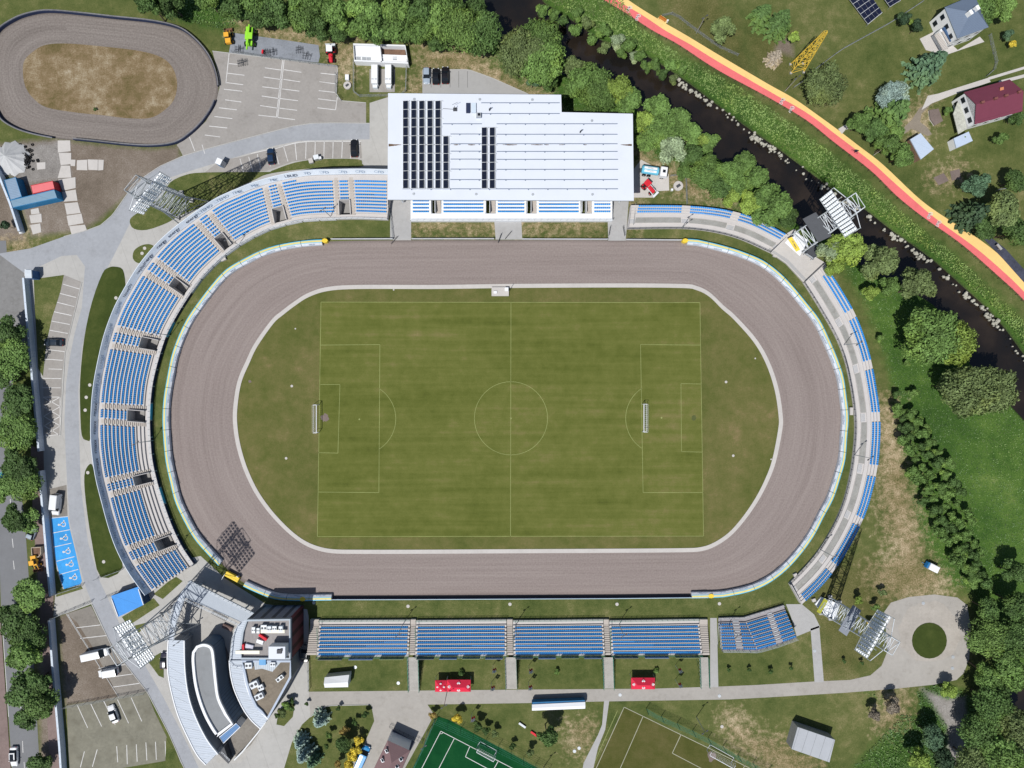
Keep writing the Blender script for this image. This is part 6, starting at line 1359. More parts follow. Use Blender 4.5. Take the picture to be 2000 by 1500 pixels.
for i, a in enumerate([(498,1228,9.7,(.8,1.4,.9),0,'leftmost grey unit of the upper row on the club tower'),(507,1229,9.7,(.7,1.2,.9),0,'second grey unit of the upper row on the club tower'),(518,1224,9.7,(1.4,1.4,.9),0,'wide dark unit of the upper row on the club tower'),(529,1226,9.7,(.9,1.4,1.0),0,'pale unit in the middle of the upper row on the club tower'),(539,1225,9.7,(1.0,1.2,1.0),0,'dark unit right of the middle on the club tower'),(551,1226,9.7,(.9,1.4,1.0),0,'rightmost pale unit of the upper row on the club tower'),
                      (488,1297,7.1,(1.6,1.4,.9),3,'white unit below the walkway on the gravel roof'),(535,1295,7.1,(1.2,1.0,.8),0,'small white unit right of the blue skylight'),(499,1334,7.1,(2.0,1.5,1.0),25,'upper of the two white fan units on the gravel roof'),(511,1341,7.1,(1.3,1.3,.6),25,'grey box between the two white fan units'),(509,1357,7.1,(2.0,1.3,1.0),25,'lower of the two white fan units on the gravel roof'),(549,1322,7.1,(1.9,.9,.9),38,'single grey unit at the right of the gravel roof')]):
    unit(a[0], a[1], a[2], a[3], a[4], a[5], steel_w if 'white' in a[5] or 'pale' in a[5] else steel, True)
for i, (x_, y_, z, w_) in enumerate([(533,1233,10.6,5.6),(484,1273.5,10.6,5.6)]):
    e_ = empty('screen_wall', W(x_, y_, z), label=('cream screen beam below the unit row on the club tower', 'cream screen beam at the left end of the club tower')[i], cat='screen'); MB().box((0, 0, 0), (w_, .75, .35)).box((-w_ * .4, 0, -.6), (.15, .15, 1.2)).box((w_ * .4, 0, -.6), (.15, .15, 1.2)).build('beam', mat('cream_sheet', (.78, .76, .62, 1), .6, .06, 1), e_)
for i, (x_, y_, rz, m_, d, lb_) in enumerate([(509,1252,-20,white,(1.6,.9,.5),'white banner lying on the club tower roof'),(515,1243,-35,red,(2.2,.6,.6),'folded red awning on the club tower roof'),(477,1262,90,red,(1.4,.4,.8),'small red awning at the left of the club tower roof'),(488,1262,-15,mat('lilac_sheet',(.5,.5,.58,1)),(1.9,1.1,.4),'crumpled pale tarpaulin on the club tower roof')]):
    e_ = empty('tarpaulin', W(x_, y_, 9.7), R(rz), label=lb_, cat='tarpaulin'); MB().box((0, 0, d[2] / 2), d, tilt=(.15, 'X')).box((d[0] * .2, d[1] * .1, d[2] * .8), (d[0] * .6, d[1] * .8, d[2] * .4), tilt=(-.2, 'Y')).build('cloth', m_, e_)
e_ = empty('roof_terrace_walkway', W(510, 1295, 7.1), label='pale blue gridded walkway with skylight on the gravel roof', cat='walkway')
gridm = mat('grid_floor', (.42, .47, .52, 1), .6, .1, 1, rows=((1, 0, 0), .5, .15, .5))
b = MB(e_.location); b.prism(PX([(494,1289),(545,1289),(548,1294),(532,1312),(512,1306),(498,1308)], 7.3), 7.1, 7.3); b.build('floor', gridm, e_)
MB(e_.location).prism(PX([(506,1286),(519,1286),(519,1299),(506,1299)], 7.9), 7.3, 7.9).build('skylight', mat('sky_blue_glass', (.12, .32, .58, 1), .3, .1, 1), e_)
# footbridge and gallery round the tower
gal = empty('footbridge', W(430, 1180), label='pale metal footbridge deck running from the stand end to the club tower', cat='footbridge'); zg = 5.0
b = MB(gal.location); G1 = [(371,1134),(499,1199),(486,1208),(476,1214),(472,1216),(462,1211),(358,1166),(352,1160)]
b.prism(PX(G1, zg), zg - .4, zg); b.build('deck', mat('bridge_deck', (.34, .38, .43, 1), .6, .06, .6, stain=.1), gal)
G2 = [(472,1214),(485,1208),(475,1232),(471,1262),(474,1288),(460,1300),(449,1292),(452,1262),(457,1240),(463,1222)]
MB(gal.location).prism(PX(G2, zg + .02), zg - .38, zg + .02).build('side_deck', ribs, gal)
G3 = [(352,1160),(362,1164),(354,1190),(344,1215),(338,1250),(328,1250),(334,1208),(344,1176)]
MB(gal.location).prism(PX(G3, zg + .02), zg - .38, zg + .02).build('left_arm', ribs, gal)
for P in ([(371,1134),(499,1199)], [(358,1167),(470,1219),(463,1224),(456,1245),(451,1292),(460,1302),(474,1300)], [(362,1166),(350,1200),(341,1250)], [(344,1176),(334,1208),(328,1250)]):
    r_ = MB(gal.location); railing(r_, PX(P, zg), zg, 1.1, 1.2, .05, 3); r_.build('railing', steel_w, gal)
sb = MB(gal.location)
for x_, y_ in ((380,1150),(410,1165),(440,1181),(470,1196),(360,1180),(340,1230),(455,1260)): p_ = W(x_, y_, zg); sb.tube((p_.x, p_.y, 0), (p_.x, p_.y, zg - .4), .2, 8)
sb.build('columns', steel, gal)
sg = empty('shop_sign', W(449, 1472), label='dark angled sign board with pale letters at the lower end of the courtyard', cat='sign')
MB(sg.location).prism(PX([(424,1470),(446,1492),(448,1489),(436,1455)], 2.4), 0, 2.4).build('board', steel_d, sg)
pA, pB = W(427, 1469, 2.6), W(448, 1490, 2.6); text('lettering', 'OTWARTE', ((pA.x + pB.x) / 2 - sg.location.x + .3, (pA.y + pB.y) / 2 - sg.location.y + .2, 2.46), .62, math.atan2(pB.y - pA.y, pB.x - pA.x), steel_w, sg)
b = MB(W(510,1430)); b.wall(PX([(523,1404),(508,1425),(478,1462),(462,1478)]), 0, 1.6, .3); b.build('garden_wall', pale_cap, label='low wall closing the courtyard on its lower right side', cat='wall')
for i, (x_, y_, w_, d_, rz) in enumerate([(431,1200,4.0,1.1,-28),(446,1224,2.6,1.0,-24)]):
    e_ = empty('bench_table', W(x_, y_), R(rz), label=('rack of bicycle stands in the upper courtyard', 'brown planter at the right of the upper courtyard')[i], cat=('rack', 'planter')[i])
    b = MB()
    if i == 0:
        for k in range(9): b.tube((-2 + .5 * k, -.5, 0), (-2 + .5 * k, -.5, .8), .04, 4); b.tube((-2 + .5 * k, .5, 0), (-2 + .5 * k, .5, .8), .04, 4); b.tube((-2 + .5 * k, -.5, .8), (-2 + .5 * k, .5, .8), .04, 4)
        b.tube((-2, -.5, .8), (2, -.5, .8), .05, 4); b.tube((-2, .5, .8), (2, .5, .8), .05, 4)
    else: b.box((0, 0, .35), (w_, d_, .7)).box((0, 0, .74), (w_ - .3, d_ - .3, .1))
    b.build(('stands', 'trough')[i], steel_d if i == 0 else mat('brown_trough', (.16, .11, .10, 1)), e_); e_.name = ('bicycle_rack', 'planter')[i]
# blue roof and other small buildings
e_ = building('kiosk', 'flat bright blue roof left of the floodlight mast', [(217,1164),(270,1146),(281,1181),(231,1205)], 0, 3.2, mat('navy_wall', (.02, .05, .12, 1)), mat('bright_blue_roof', (.045, .24, .62, 1), .6, .08, .6, stain=.15, rows=((.35, 1, 0), 3.4, .02, .7)))
MB(e_.location).wall([W(271,1150,3.2), W(281,1181,3.2)], 3.2, 3.45, .15).wall([W(219,1170,3.2), W(231,1203,3.2)], 3.2, 3.45, .15).build('rim', white, e_)
e_ = building('gatehouse', 'small grey gatehouse at the top of the boundary wall', [(48,527),(61,527),(62,543),(49,543)], 0, 3.0, mat('gate_blue', (.05, .12, .28, 1)), mat('gate_roof', (.5, .55, .6, 1)))
MB(e_.location).box((W(68, 536).x, W(68, 536).y, 1.3), (1.4, 1.6, 2.6)).build('annex', white, e_)
shed_r = mat('pale_blue_sheet_roof', (.42, .50, .62, 1), .45, .05, .6, rows=((.5, 1, 0), 2.2, .02, .8))
def gable(name, label, P, ze, zr, wall_m, roof_m, ridge=((0, 3), (1, 2)), cat_='house', over=.35, hip=None):
    """P: four eave corners in photo px at height ze; ridge runs between the midpoints of sides 0-3 and 1-2"""
    E = PX(P, ze); e_ = empty(name, (sum(p.x for p in E) / 4, sum(p.y for p in E) / 4, 0), label=label, cat=cat_)
    inn = [Vector((x_, y_, 0)) for x_, y_ in inset(E, over)]
    m0 = (E[0] + E[3]) / 2; m1 = (E[1] + E[2]) / 2
    h0, h1 = (m0, m1) if not hip else (m0.lerp(m1, hip[0]), m1.lerp(m0, hip[1]))
    r0 = Vector((h0.x, h0.y, zr)); r1 = Vector((h1.x, h1.y, zr)); th = Vector((0, 0, .18))
    b = MB(e_.location); vs = E + [r0, r1]; b.add(vs, [(0, 1, 5, 4), (2, 3, 4, 5)]); b.add([v - th for v in vs], [(4, 5, 1, 0), (5, 4, 3, 2)])
    for i_, j_ in ((0, 1), (2, 3), (1, 5), (5, 2), (3, 4), (4, 0)): b.add([vs[i_], vs[j_], vs[j_] - th, vs[i_] - th], [(0, 3, 2, 1)])
    if hip: b.add([E[3], E[0], r0], [(0, 1, 2)]); b.add([E[1], E[2], r1], [(0, 1, 2)])
    b.build('roof', roof_m, e_)
    b = MB(e_.location); b.prism([p_[:2] for p_ in inn], 0, ze - .2)
    if not hip:
        i0 = (inn[0] + inn[3]) / 2; i1 = (inn[1] + inn[2]) / 2; f = 1 - over / max(.1, (E[0] - E[3]).length / 2)
        b.add([inn[3] + Vector((0, 0, ze - .2)), inn[0] + Vector((0, 0, ze - .2)), i0 + Vector((0, 0, ze - .2 + (zr - ze) * f))], [(0, 1, 2), (2, 1, 0)])
        b.add([inn[1] + Vector((0, 0, ze - .2)), inn[2] + Vector((0, 0, ze - .2)), i1 + Vector((0, 0, ze - .2 + (zr - ze) * f))], [(0, 1, 2), (2, 1, 0)])
    b.build('wall', wall_m, e_); e_['_z'] = ze
    return e_, inn, r0, r1
def windows(e_, a, c, z, n, w_=.9, h_=1.2, m=None):
    d_ = (c - a).normalized(); nn = Vector((d_.y, -d_.x, 0)); L_ = (c - a).length; ctr = Vector((e_.location.x, e_.location.y, 0))
    if nn.dot((a + c) / 2 - ctr) < 0: nn = -nn
    rz = math.atan2(d_.y, d_.x)
    for k in range(n):
        p_ = a + d_ * L_ * (k + .5) / n + nn * .03; q_ = Vector((p_.x, p_.y, z)) - e_.location
        f_ = MB(); f_.box(q_, (w_ + .16, .06, h_ + .16), rz); o = f_.build('window', m or white, e_)
        MB().box(q_ + nn * .05, (w_, .04, h_), rz).build('pane', glass, o)
hwall = mat('white_render', (.78, .79, .80, 1), .8, .04, .5)
h1, inn, r0, r1 = gable('house', 'white two storey house with slate grey hipped roof at the upper right', [(1845,14),(1909,-13),(1931,53),(1870,75)], 6.6, 9.0, hwall, mat('slate_roof', (.13, .17, .24, 1), .6, .08, .6, rows=((.4, 1, 0), .4, .12, .85)), hip=(.42, .42))
windows(h1, inn[3], inn[0], 4.6, 3, 1.0, 1.3, steel); windows(h1, inn[3], inn[0], 1.7, 3, 1.0, 1.4, steel); windows(h1, inn[2], inn[3], 4.6, 3, .8, .9, steel); windows(h1, inn[2], inn[3], 1.7, 3)
for x_, y_ in ((1894,26),(1907,17)): MB(h1.location).box((*W(x_, y_, 9.2)[:2], 9.0), (.7, 1.1, 1.6), R(30)).build('chimney', hwall, h1)
ax_ = PX([(1836,58),(1853,46),(1869,76),(1853,86)], 3.6); MB(h1.location).prism(ax_, 0, 3.6).build('balcony_block', hwall, h1)
MB(h1.location).poly([p_[:2] for p_ in PX([(1842,54),(1854,46),(1868,75),(1857,81)], 4.2)], 4.2).prism(PX([(1842,54),(1854,46),(1868,75),(1857,81)], 4.2), 3.62, 4.19).build('terrace_roof', mat('navy_sheet', (.05, .10, .20, 1), .5), h1)
MB(h1.location).prism(PX([(1825,68),(1836,63),(1852,94),(1842,98)], 3.0), 2.8, 3.0).prism(PX([(1839,62),(1845,59),(1858,84),(1853,87)], 3.8), 3.65, 3.8).build('pergola', mat('pergola_slats', (.48, .45, .42, 1), .7, .1, 1, rows=((.9, -.5, 0), .35, .3, .5)), h1)
sheet('house_terrace', [(1796,76),(1828,60),(1870,98),(1913,72),(1922,82),(1846,108),(1808,98)], .12, concrete_pale, th=.12)
h2, inn, r0, r1 = gable('house', 'white house with maroon gable roof at the right edge', [(1883,180),(1972,155),(1997,217),(1904,243)], 5.2, 7.6, hwall, mat('maroon_roof', (.155, .040, .065, 1), .55, .08, .6, rows=((.28, -1, 0), 3.6, .01, .6)))
windows(h2, inn[3], inn[0], 3.9, 3, 1.2, 1.2, steel); windows(h2, inn[3], inn[0], 1.4, 3, 1.2, 1.3, wood); windows(h2, inn[2], inn[3], 2.8, 4)
for f_ in (.12, .4, .62, .9): q_ = r0.lerp(r1, f_); MB(h2.location).box((q_.x, q_.y, 7.6), (.8, .5, 1.0), .25).build('chimney', mat('chimney_brick', (.18, .07, .06, 1)), h2)
MB(h2.location).box((*W(1957, 174, 6.6)[:2], 6.55), (.9, .9, .12), .25, tilt=(.3, 'X')).build('roof_window', mat('orange_pane', (.5, .2, .1, 1)), h2)
MB(h2.location).prism(PX([(1862,222),(1870,200),(1880,205),(1888,252),(1872,262)], 2.6), 2.4, 2.6).build('porch_roof', mat('porch_clutter', (.42, .43, .38, 1), .8, .4, 1.5), h2)
e_ = building('lean_to', 'pale blue sheet roof below the porch of the maroon roofed house', [(1863,270),(1892,257),(1900,275),(1868,289)], 0, 2.6, hwall, shed_r)
e_ = building('garden_shed', 'small metal shed roof on the lawn left of the maroon roofed house', [(1778,272),(1798,260),(1824,291),(1799,311)], 0, 2.8, mat('shed_wood', (.2, .13, .09, 1), .8, .2, 2), shed_r)
e_ = building('plant_bed_frame', 'raised planting box with earth beside the maroon roofed house', [(1815,215),(1833,212),(1842,236),(1826,245),(1817,232)], 0, .5, hwall, dirt_p, cat_='planter')
e_ = building('garage', 'grey flat roof of four sheets on the grass at the lower right', [(1558,1420),(1631,1445),(1620,1489),(1546,1463)], 0, 3.4, mat('garage_wall', (.3, .3, .3, 1)), mat('four_sheet_roof', (.36, .38, .41, 1), .6, .06, .5, stain=.2, rows=((1, -.32, 0), 2.35, .03, .4)))
sh, _, _, _ = gable('shed', 'white shed with ridged roof in the first grass block', [(634,1323),(682,1318),(680,1342),(634,1343)], 2.6, 3.3, hwall, mat('white_sheet_roof', (.66, .68, .7, 1), .5, .05, .8), cat_='shed', over=.1)
hs, inn, r0, r1 = gable('house', 'brownish hipped roof building at the bottom edge beside the green pitch', [(801,1466),(757,1446),(722,1516),(768,1540)], 5.0, 7.4, hwall, mat('mauve_roof', (.21, .135, .14, 1), .7, .08, .6, rows=((.5, 1, 0), .4, .1, .85)), hip=(.5, .3)) if False else gable('house', 'brownish hipped roof building at the bottom edge beside the green pitch', [(757,1446),(722,1518),(768,1540),(801,1466)], 5.0, 7.4, hwall, mat('mauve_roof', (.21, .135, .14, 1), .7, .08, .6, rows=((.5, 1, 0), .4, .1, .85)), hip=(.32, .2))
for x_, y_ in ((755,1467),(747,1485),(783,1483),(775,1497)): 
    o = MB(hs.location).box((*W(x_, y_, 6.2)[:2], 6.25), (.75, .95, .14), R(25), tilt=(.3 if x_ > 765 else -.3, 'Y')).build('roof_window', white, hs); MB(hs.location).box((*W(x_, y_, 6.35)[:2], 6.36), (.5, .7, .05), R(25), tilt=(.3 if x_ > 765 else -.3, 'Y')).build('pane', glass, o)
e_ = empty('shade_painted_terrace', W(785, 1440), label='terrace with shadow painted into its floor, with railing, above the brownish roof', cat='terrace')
MB(e_.location).prism(PX([(766,1424),(811,1450),(801,1468),(757,1445)], .1), 0, .1).build('floor', mat('terrace_painted_shade', (.09, .09, .11, 1), .8, .2, 1), e_)  # the shadow lying on this terrace is put into the dark floor colour
r_ = MB(e_.location); railing(r_, PX([(762,1416),(826,1447)], 0), 0, 1.3, 1.4, .04, 3); r_.build('railing', steel_d, e_)
# bus shelter like dugout, white and blue
e_, inn, r0, r1 = gable('shelter', 'long white and blue shelter beside the lane below the bottom stand', [(1039,1376),(1143,1371),(1143,1384),(1039,1388)], 2.4, 2.7, mat('shelter_blue', (.03, .14, .30, 1)), white, cat_='shelter', over=.08)
MB(e_.location).prism(PX([(1040,1371.5),(1142,1367.5),(1143,1373),(1040,1377)], 2.2), .6, 2.2).build('blue_front', mat('shelter_blue', (.03, .14, .30, 1)), e_)
# utility block with open compartments, two white units with lettering, tank lids
ub = empty('utility_block', W(742, 105), label='white walled utility block with open compartments near the top wood', cat='utility building')
UP = [(690,86),(791,89),(797,123),(692,118)]
MB(ub.location).wall([p_[:2] for p_ in PX(UP, 2.2)], 0, 2.2, .35, 0, True).wall([p_[:2] for p_ in PX([(741,88),(745,121)], 2.2)], 0, 2.2, .3).wall([p_[:2] for p_ in PX([(691,107),(796,112)], 2.2)], 0, 1.6, .2).build('walls', white, ub)
MB(ub.location).prism(PX([(692,88),(740,89),(744,119),(694,116)], 1.4), 0, 1.4).build('left_cover', white, ub)
MB(ub.location).prism(PX([(743,89),(790,91),(795,121),(746,119)], .4), 0, .4).build('earth_floor', mat('brown_earth', (.16, .10, .07, 1), .95, .4, 1.5), ub)
MB(ub.location).prism(PX([(743,106),(795,108),(795,121),(746,119)], 1.4), .42, 1.4).build('right_cover', white, ub)
for x_ in (700, 711, 720, 771): MB(ub.location).box((*W(x_, 114, 1.5)[:2], 1.45), (1.0, .8, .1)).build('hatch', steel, ub)
sheet('unit_pad', [(722,135),(772,135),(771,180),(722,180)], .08, paver, th=.08)
for i, x_ in enumerate((734.5, 761)):
    e_ = empty('container_unit', W(x_, 152), label=('left', 'right')[i] + ' white container unit with dark digits behind the white building', cat='container', group='white container units')
    MB().box((0, 0, 1.1), (1.5, 4.6, 2.2)).build('body', white, e_); MB().prism([(.76, -2.3), (1.05, -1.9), (1.05, 2.3), (.76, 2.3)], 0, .8).build('side_step', steel_d, e_)
    text('lettering', 'SO 25', (0, -1.25, 2.215), .52, 0, ink, e_); MB().box((-.05, -2.6, .6), (1.1, .7, 1.1)).build('cabinet', steel_w, e_)
for i, (x_, y_, r_) in enumerate(((679,168,.95),(1324,364,1.2))):
    e_ = empty('tank_lid', W(x_, y_), label=('round white tank lid in the small grass corner by the car park', 'round white tank lid right of the tanker yard')[i], cat='tank lid')
    MB().prism([(r_ * math.cos(k * .314), r_ * math.sin(k * .314)) for k in range(20)], 0, .5).build('ring', concrete_pale, e_); MB().box((0, 0, .53), (r_ * .9, r_ * .55, .06), .6).build('hatch', steel_d, e_)
    MB().box((0 if i == 0 else -1.6, 1.9 if i == 0 else -1.0, .4), (.9 if i == 0 else .5, 1.3 if i == 0 else .5, .8)).build('cabinet', white, e_)
sheet('yard_slab', [(1252,312),(1306,340),(1307,372),(1277,374),(1277,386),(1238,386),(1238,330)], .05, concrete_pale)
# small storage items by the P2 car park
for i, (x_, y_, d, m_) in enumerate(((620,310,(1.2,1.0,1.3),steel_w),(609,316,(1.0,1.1,.9),concrete_pale),(627,311,(.6,.5,1.1),white),(436,322,(1.3,1.4,2.6),white))):
    e_ = empty('cabinet', W(x_, y_), R(15 if i < 3 else -25), label=('grey metal cabinet on the grass above the curved stand', 'low pale cabinet left of the grey one', 'narrow white cabinet right of the grey one', 'white and blue portable toilet beside the floodlight mast')[i], cat=('cabinet', 'cabinet', 'cabinet', 'toilet')[i])
    MB().box((0, 0, d[2] / 2), d).box((0, 0, d[2] + .03), (d[0] + .08, d[1] + .08, .06)).build('body', m_, e_); MB().box((0, -d[1] / 2 - .02, d[2] * .5), (d[0] * .8, .04, d[2] * .85)).build('door', steel if i < 3 else mat('toilet_blue', (.02, .15, .35, 1)), e_)
# ---------------------------------------------------------------- vehicles
def paint(name, c): return mat('paint_' + name, c + (1,), 0.25, 0.05, .5, spec=.5)
def loft(b, secs, mi=0, cap=True):
    n = len(secs[0]); vs = [p for s_ in secs for p in s_]; fs = []
    for k in range(len(secs) - 1):
        for i in range(n): j = (i + 1) % n; fs.append((k * n + i, k * n + j, (k + 1) * n + j, (k + 1) * n + i))
    if cap: fs += [tuple(range(n))[::-1], tuple(range((len(secs) - 1) * n, len(secs) * n))]
    return b.add(vs, fs, mi)
def car(kind, px, py, ang, col, label, length=None, cat_='car', name=None):
    """ang: direction of the nose in degrees, counter-clockwise from +x"""
    Lc, Wc, Hc = {'car': (4.4, 1.82, 1.48), 'hatch': (4.1, 1.78, 1.5), 'van': (5.4, 2.0, 2.3), 'minivan': (4.8, 1.9, 1.9)}[kind]
    if length: Lc = length
    e_ = empty(name or ('van' if 'van' in kind else 'car'), W(px, py), R(ang), label=label, cat=cat_)
    m_ = paint('%d_%d_%d' % tuple(int(c * 99) for c in col), col); h = Lc / 2; w_ = Wc / 2; van = kind in ('van', 'minivan')
    def sec(x, wd, z0, z1, rr=.16): return [(x, -wd, z0), (x, -wd, z1 - rr), (x, -wd + rr, z1), (x, 0, z1 + .03), (x, wd - rr, z1), (x, wd, z1 - rr), (x, wd, z0)]
    b = MB(); hb = .95 if not van else 1.15
    loft(b, [sec(-h, w_ * .80, .35, hb * .82), sec(-h + .12, w_ * .92, .25, hb * .98), sec(-h + .6, w_, .22, hb), sec(0, w_, .22, hb + .02), sec(h - 1.1, w_ * .99, .22, hb * .93), sec(h - .35, w_ * .93, .22, hb * .80), sec(h - .05, w_ * .80, .3, hb * .62), sec(h, w_ * .66, .38, hb * .52)]); 
    b.build('body', m_, e_, smooth=False)
    b = MB(); g0, g1 = (-h + .55, h - 1.25) if not van else (-h + .05, h - .95); rf0, rf1 = (-h + 1.15, h - 2.0) if not van else (-h + .18, h - 1.55)
    if kind == 'hatch': g0, rf0 = -h + .12, -h + .5
    wt = w_ * .74 if not van else w_ * .86
    vs = [(g0, -w_ * .93, hb - .02), (g1, -w_ * .90, hb - .05), (g1, w_ * .90, hb - .05), (g0, w_ * .93, hb - .02), (rf0, -wt, Hc - .04), (rf1, -wt, Hc - .04), (rf1, wt, Hc - .04), (rf0, wt, Hc - .04)]
    b.add(vs, [(4, 5, 6, 7), (0, 1, 5, 4), (1, 2, 6, 5), (2, 3, 7, 6), (3, 0, 4, 7)]); b.build('windows', glass if not van else mat('van_glass', (.03, .04, .05, 1), .1), e_)
    b = MB(); 
    loft(b, [[(x, -wd, Hc - .05), (x, -wd + .1, Hc + .02 - dz), (x, 0, Hc + .05 - dz), (x, wd - .1, Hc + .02 - dz), (x, wd, Hc - .05)] for x, wd, dz in ((rf0 - .02, wt + .02, .04), (rf0 + .3, wt + .03, 0), (rf1 - .3, wt + .03, 0), (rf1 + .02, wt + .01, .04))])
    if van: b.add([(g0, -w_ * .94, hb), (rf1 - .3, -w_ * .94, hb), (rf1 - .3, -wt - .02, Hc - .04), (rf0, -wt - .02, Hc - .04), (g0, w_ * .94, hb), (rf1 - .3, w_ * .94, hb), (rf1 - .3, wt + .02, Hc - .04), (rf0, wt + .02, Hc - .04)], [(0, 1, 2, 3), (7, 6, 5, 4)])
    b.build('roof', m_, e_)
    for sx in (-1, 1):
        for sy in (-1, 1):
            x_ = sx * (h - .85); b = MB(); b.tube((x_, sy * (w_ - .22), .32), (x_, sy * (w_ + .01), .32), .32, 12, cap=True); o = b.build('wheel', black, e_)
            MB().tube((x_, sy * (w_ + .0), .32), (x_, sy * (w_ + .02), .32), .19, 8, cap=True).build('rim', steel, o)
    for sy in (-1, 1):
        MB().box((h - .12, sy * w_ * .62, hb * .58), (.22, .34, .14)).build('headlight', mat('lamp_glass', (.7, .72, .75, 1), .2), e_)
        MB().box((-h + .02, sy * w_ * .68, hb * .72), (.10, .30, .16)).build('tail_light', mat('tail_red', (.45, .02, .02, 1), .4), e_)
        MB().box((h - 1.45 if not van else h - 1.15, sy * (w_ + .08), hb + .02), (.16, .2, .14)).build('mirror', m_, e_)
    MB().box((h - .03, 0, .42), (.08, Wc * .6, .1)).build('number_plate', white, e_)
    return e_
blk = (.010, .011, .014); wht = (.66, .68, .70)
car('hatch', 531, 307, 97, (.012, .03, .07), 'dark blue car in the curved parking row above the stand')
car('car', 693, 291, 91, blk, 'black car at the right end of the curved parking row')
car('car', 108, 669, 178, (.02, .03, .045), 'dark grey car alone in the parking row along the boundary wall', 4.7)
car('hatch', 834, 150, -90, (.28, .34, .42), 'silver blue car leftmost of the three behind the white building')
car('car', 852, 151, 90, blk, 'black car in the middle of the three behind the white building', 4.1)
car('car', 870, 149, 90, (.012, .011, .014), 'black car with red tail lamps rightmost of the three behind the white building', 4.3)
car('van', 114, 984, -96, wht, 'white van parked above the blue bays', 5.3, 'van')
car('van', 191, 1275, 12, wht, 'white long van, upper of the two side by side in the lower left car park', 6.3, 'van')
car('minivan', 215, 1311, 190, wht, 'white minivan, lower of the two side by side in the lower left car park', 5.0, 'van')
car('car', 224, 1392, 110, wht, 'white car in the mossy lower left car park', 4.5)
car('car', 31, 1475, -88, wht, 'white car with dark sunroof driving on the street', 4.8)
MB().box((-.3, 0, 1.53), (1.4, .9, .03)).build('sunroof', glass, [o for o in bpy.data.objects if o.get('label') == 'white car with dark sunroof driving on the street'][0])
car('car', 597, 1273, 90, (.05, .06, .07), 'dark car with pale bonnet parked beside the club house', 4.4)
car('hatch', 323, 1288, 90, (.02, .02, .04), 'dark car half hidden under the outer curved roof', 4.2)
car('van', 709, 1476, 66, (.02, .24, .55), 'bright blue van on the ramp left of the brownish roof', 6.0, 'van')
car('hatch', 66, 1040, 70, (.30, .36, .42), 'small silver car beside the street trees', 3.4)
ct = empty('caravan', W(1816, 1106), R(-27), label='small white trailer with blue front at the edge of the sandy strip', cat='trailer')
MB().box((.2, 0, .95), (2.5, 1.6, 1.2)).box((.2, 0, 1.57), (2.3, 1.4, .1)).build('body', white, ct); MB().box((-1.3, 0, .8), (.6, 1.5, .8), tilt=(.3, 'Y')).tube((-1.5, 0, .4), (-2.5, 0, .4), .05, 5).build('front', mat('trailer_blue', (.02, .16, .38, 1)), ct)
for sy in (-1, 1): MB().tube((.3, sy * .6, .3), (.3, sy * .85, .3), .3, 10, cap=True).build('wheel', black, ct)
def wheels(e_, lst, r, w_=.3, rimm=None):
    for (x_, y_) in lst:
        o = MB().tube((x_, y_ - w_ / 2, r), (x_, y_ + w_ / 2, r), r, 14, cap=True).build('wheel', black, e_); MB().tube((x_, y_ - w_ / 2 - .02, r), (x_, y_ + w_ / 2 + .02, r), r * .55, 10, cap=True).build('rim', rimm or steel, o)
# water tanker
tk = empty('tanker_lorry', W(1273, 338), R(-8), label='pale blue water tanker lorry with white cab beside the white roofed building', cat='lorry')
tb = mat('tank_blue', (.12, .42, .58, 1), .4, .1, .6, spec=.4); b = MB()
loft(b, [[(x, 1.05 * s_ * math.cos(a_), 1.9 + .85 * s_ * math.sin(a_)) for a_ in np.arange(0, 6.28, .3927)] for x, s_ in ((-2.9, .8), (-2.75, 1), (1.2, 1), (1.35, .8))]); b.build('tank', tb, tk)
MB().box((-.8, .25, 2.76), (3.2, .55, .06)).box((-.8, -.5, 2.66), (3.0, .5, .06), tilt=(.3, 'X')).build('label_panel', white, tk); text('lettering', 'STYLPOL', (-.8, -.48, 2.72), .42, 0, ink, tk, .3); text('lettering', 'WODA', (-.9, .25, 2.81), .42, 0, ink, tk)
b = MB(); loft(b, [[(x, -1.15, .7), (x, -1.15, z), (x, -1.0, z + .12), (x, 1.0, z + .12), (x, 1.15, z), (x, 1.15, .7)] for x, z in ((1.7, 2.5), (2.0, 2.6), (3.3, 2.55), (3.6, 1.7))]); b.build('cab', white, tk)
MB().box((2.55, 0, 2.74), (.7, .7, .06)).build('roof_window', glass, tk); MB().box((3.5, 0, 2.1), (.1, 2.0, .75), tilt=(-.35, 'Y')).build('windscreen', glass, tk); MB().box((0, 0, .75), (6.4, .9, .3)).build('chassis', steel_d, tk)
wheels(tk, [(x_, y_) for x_ in (-2.0, -.8, 2.5) for y_ in (-1.0, 1.0)], .5)
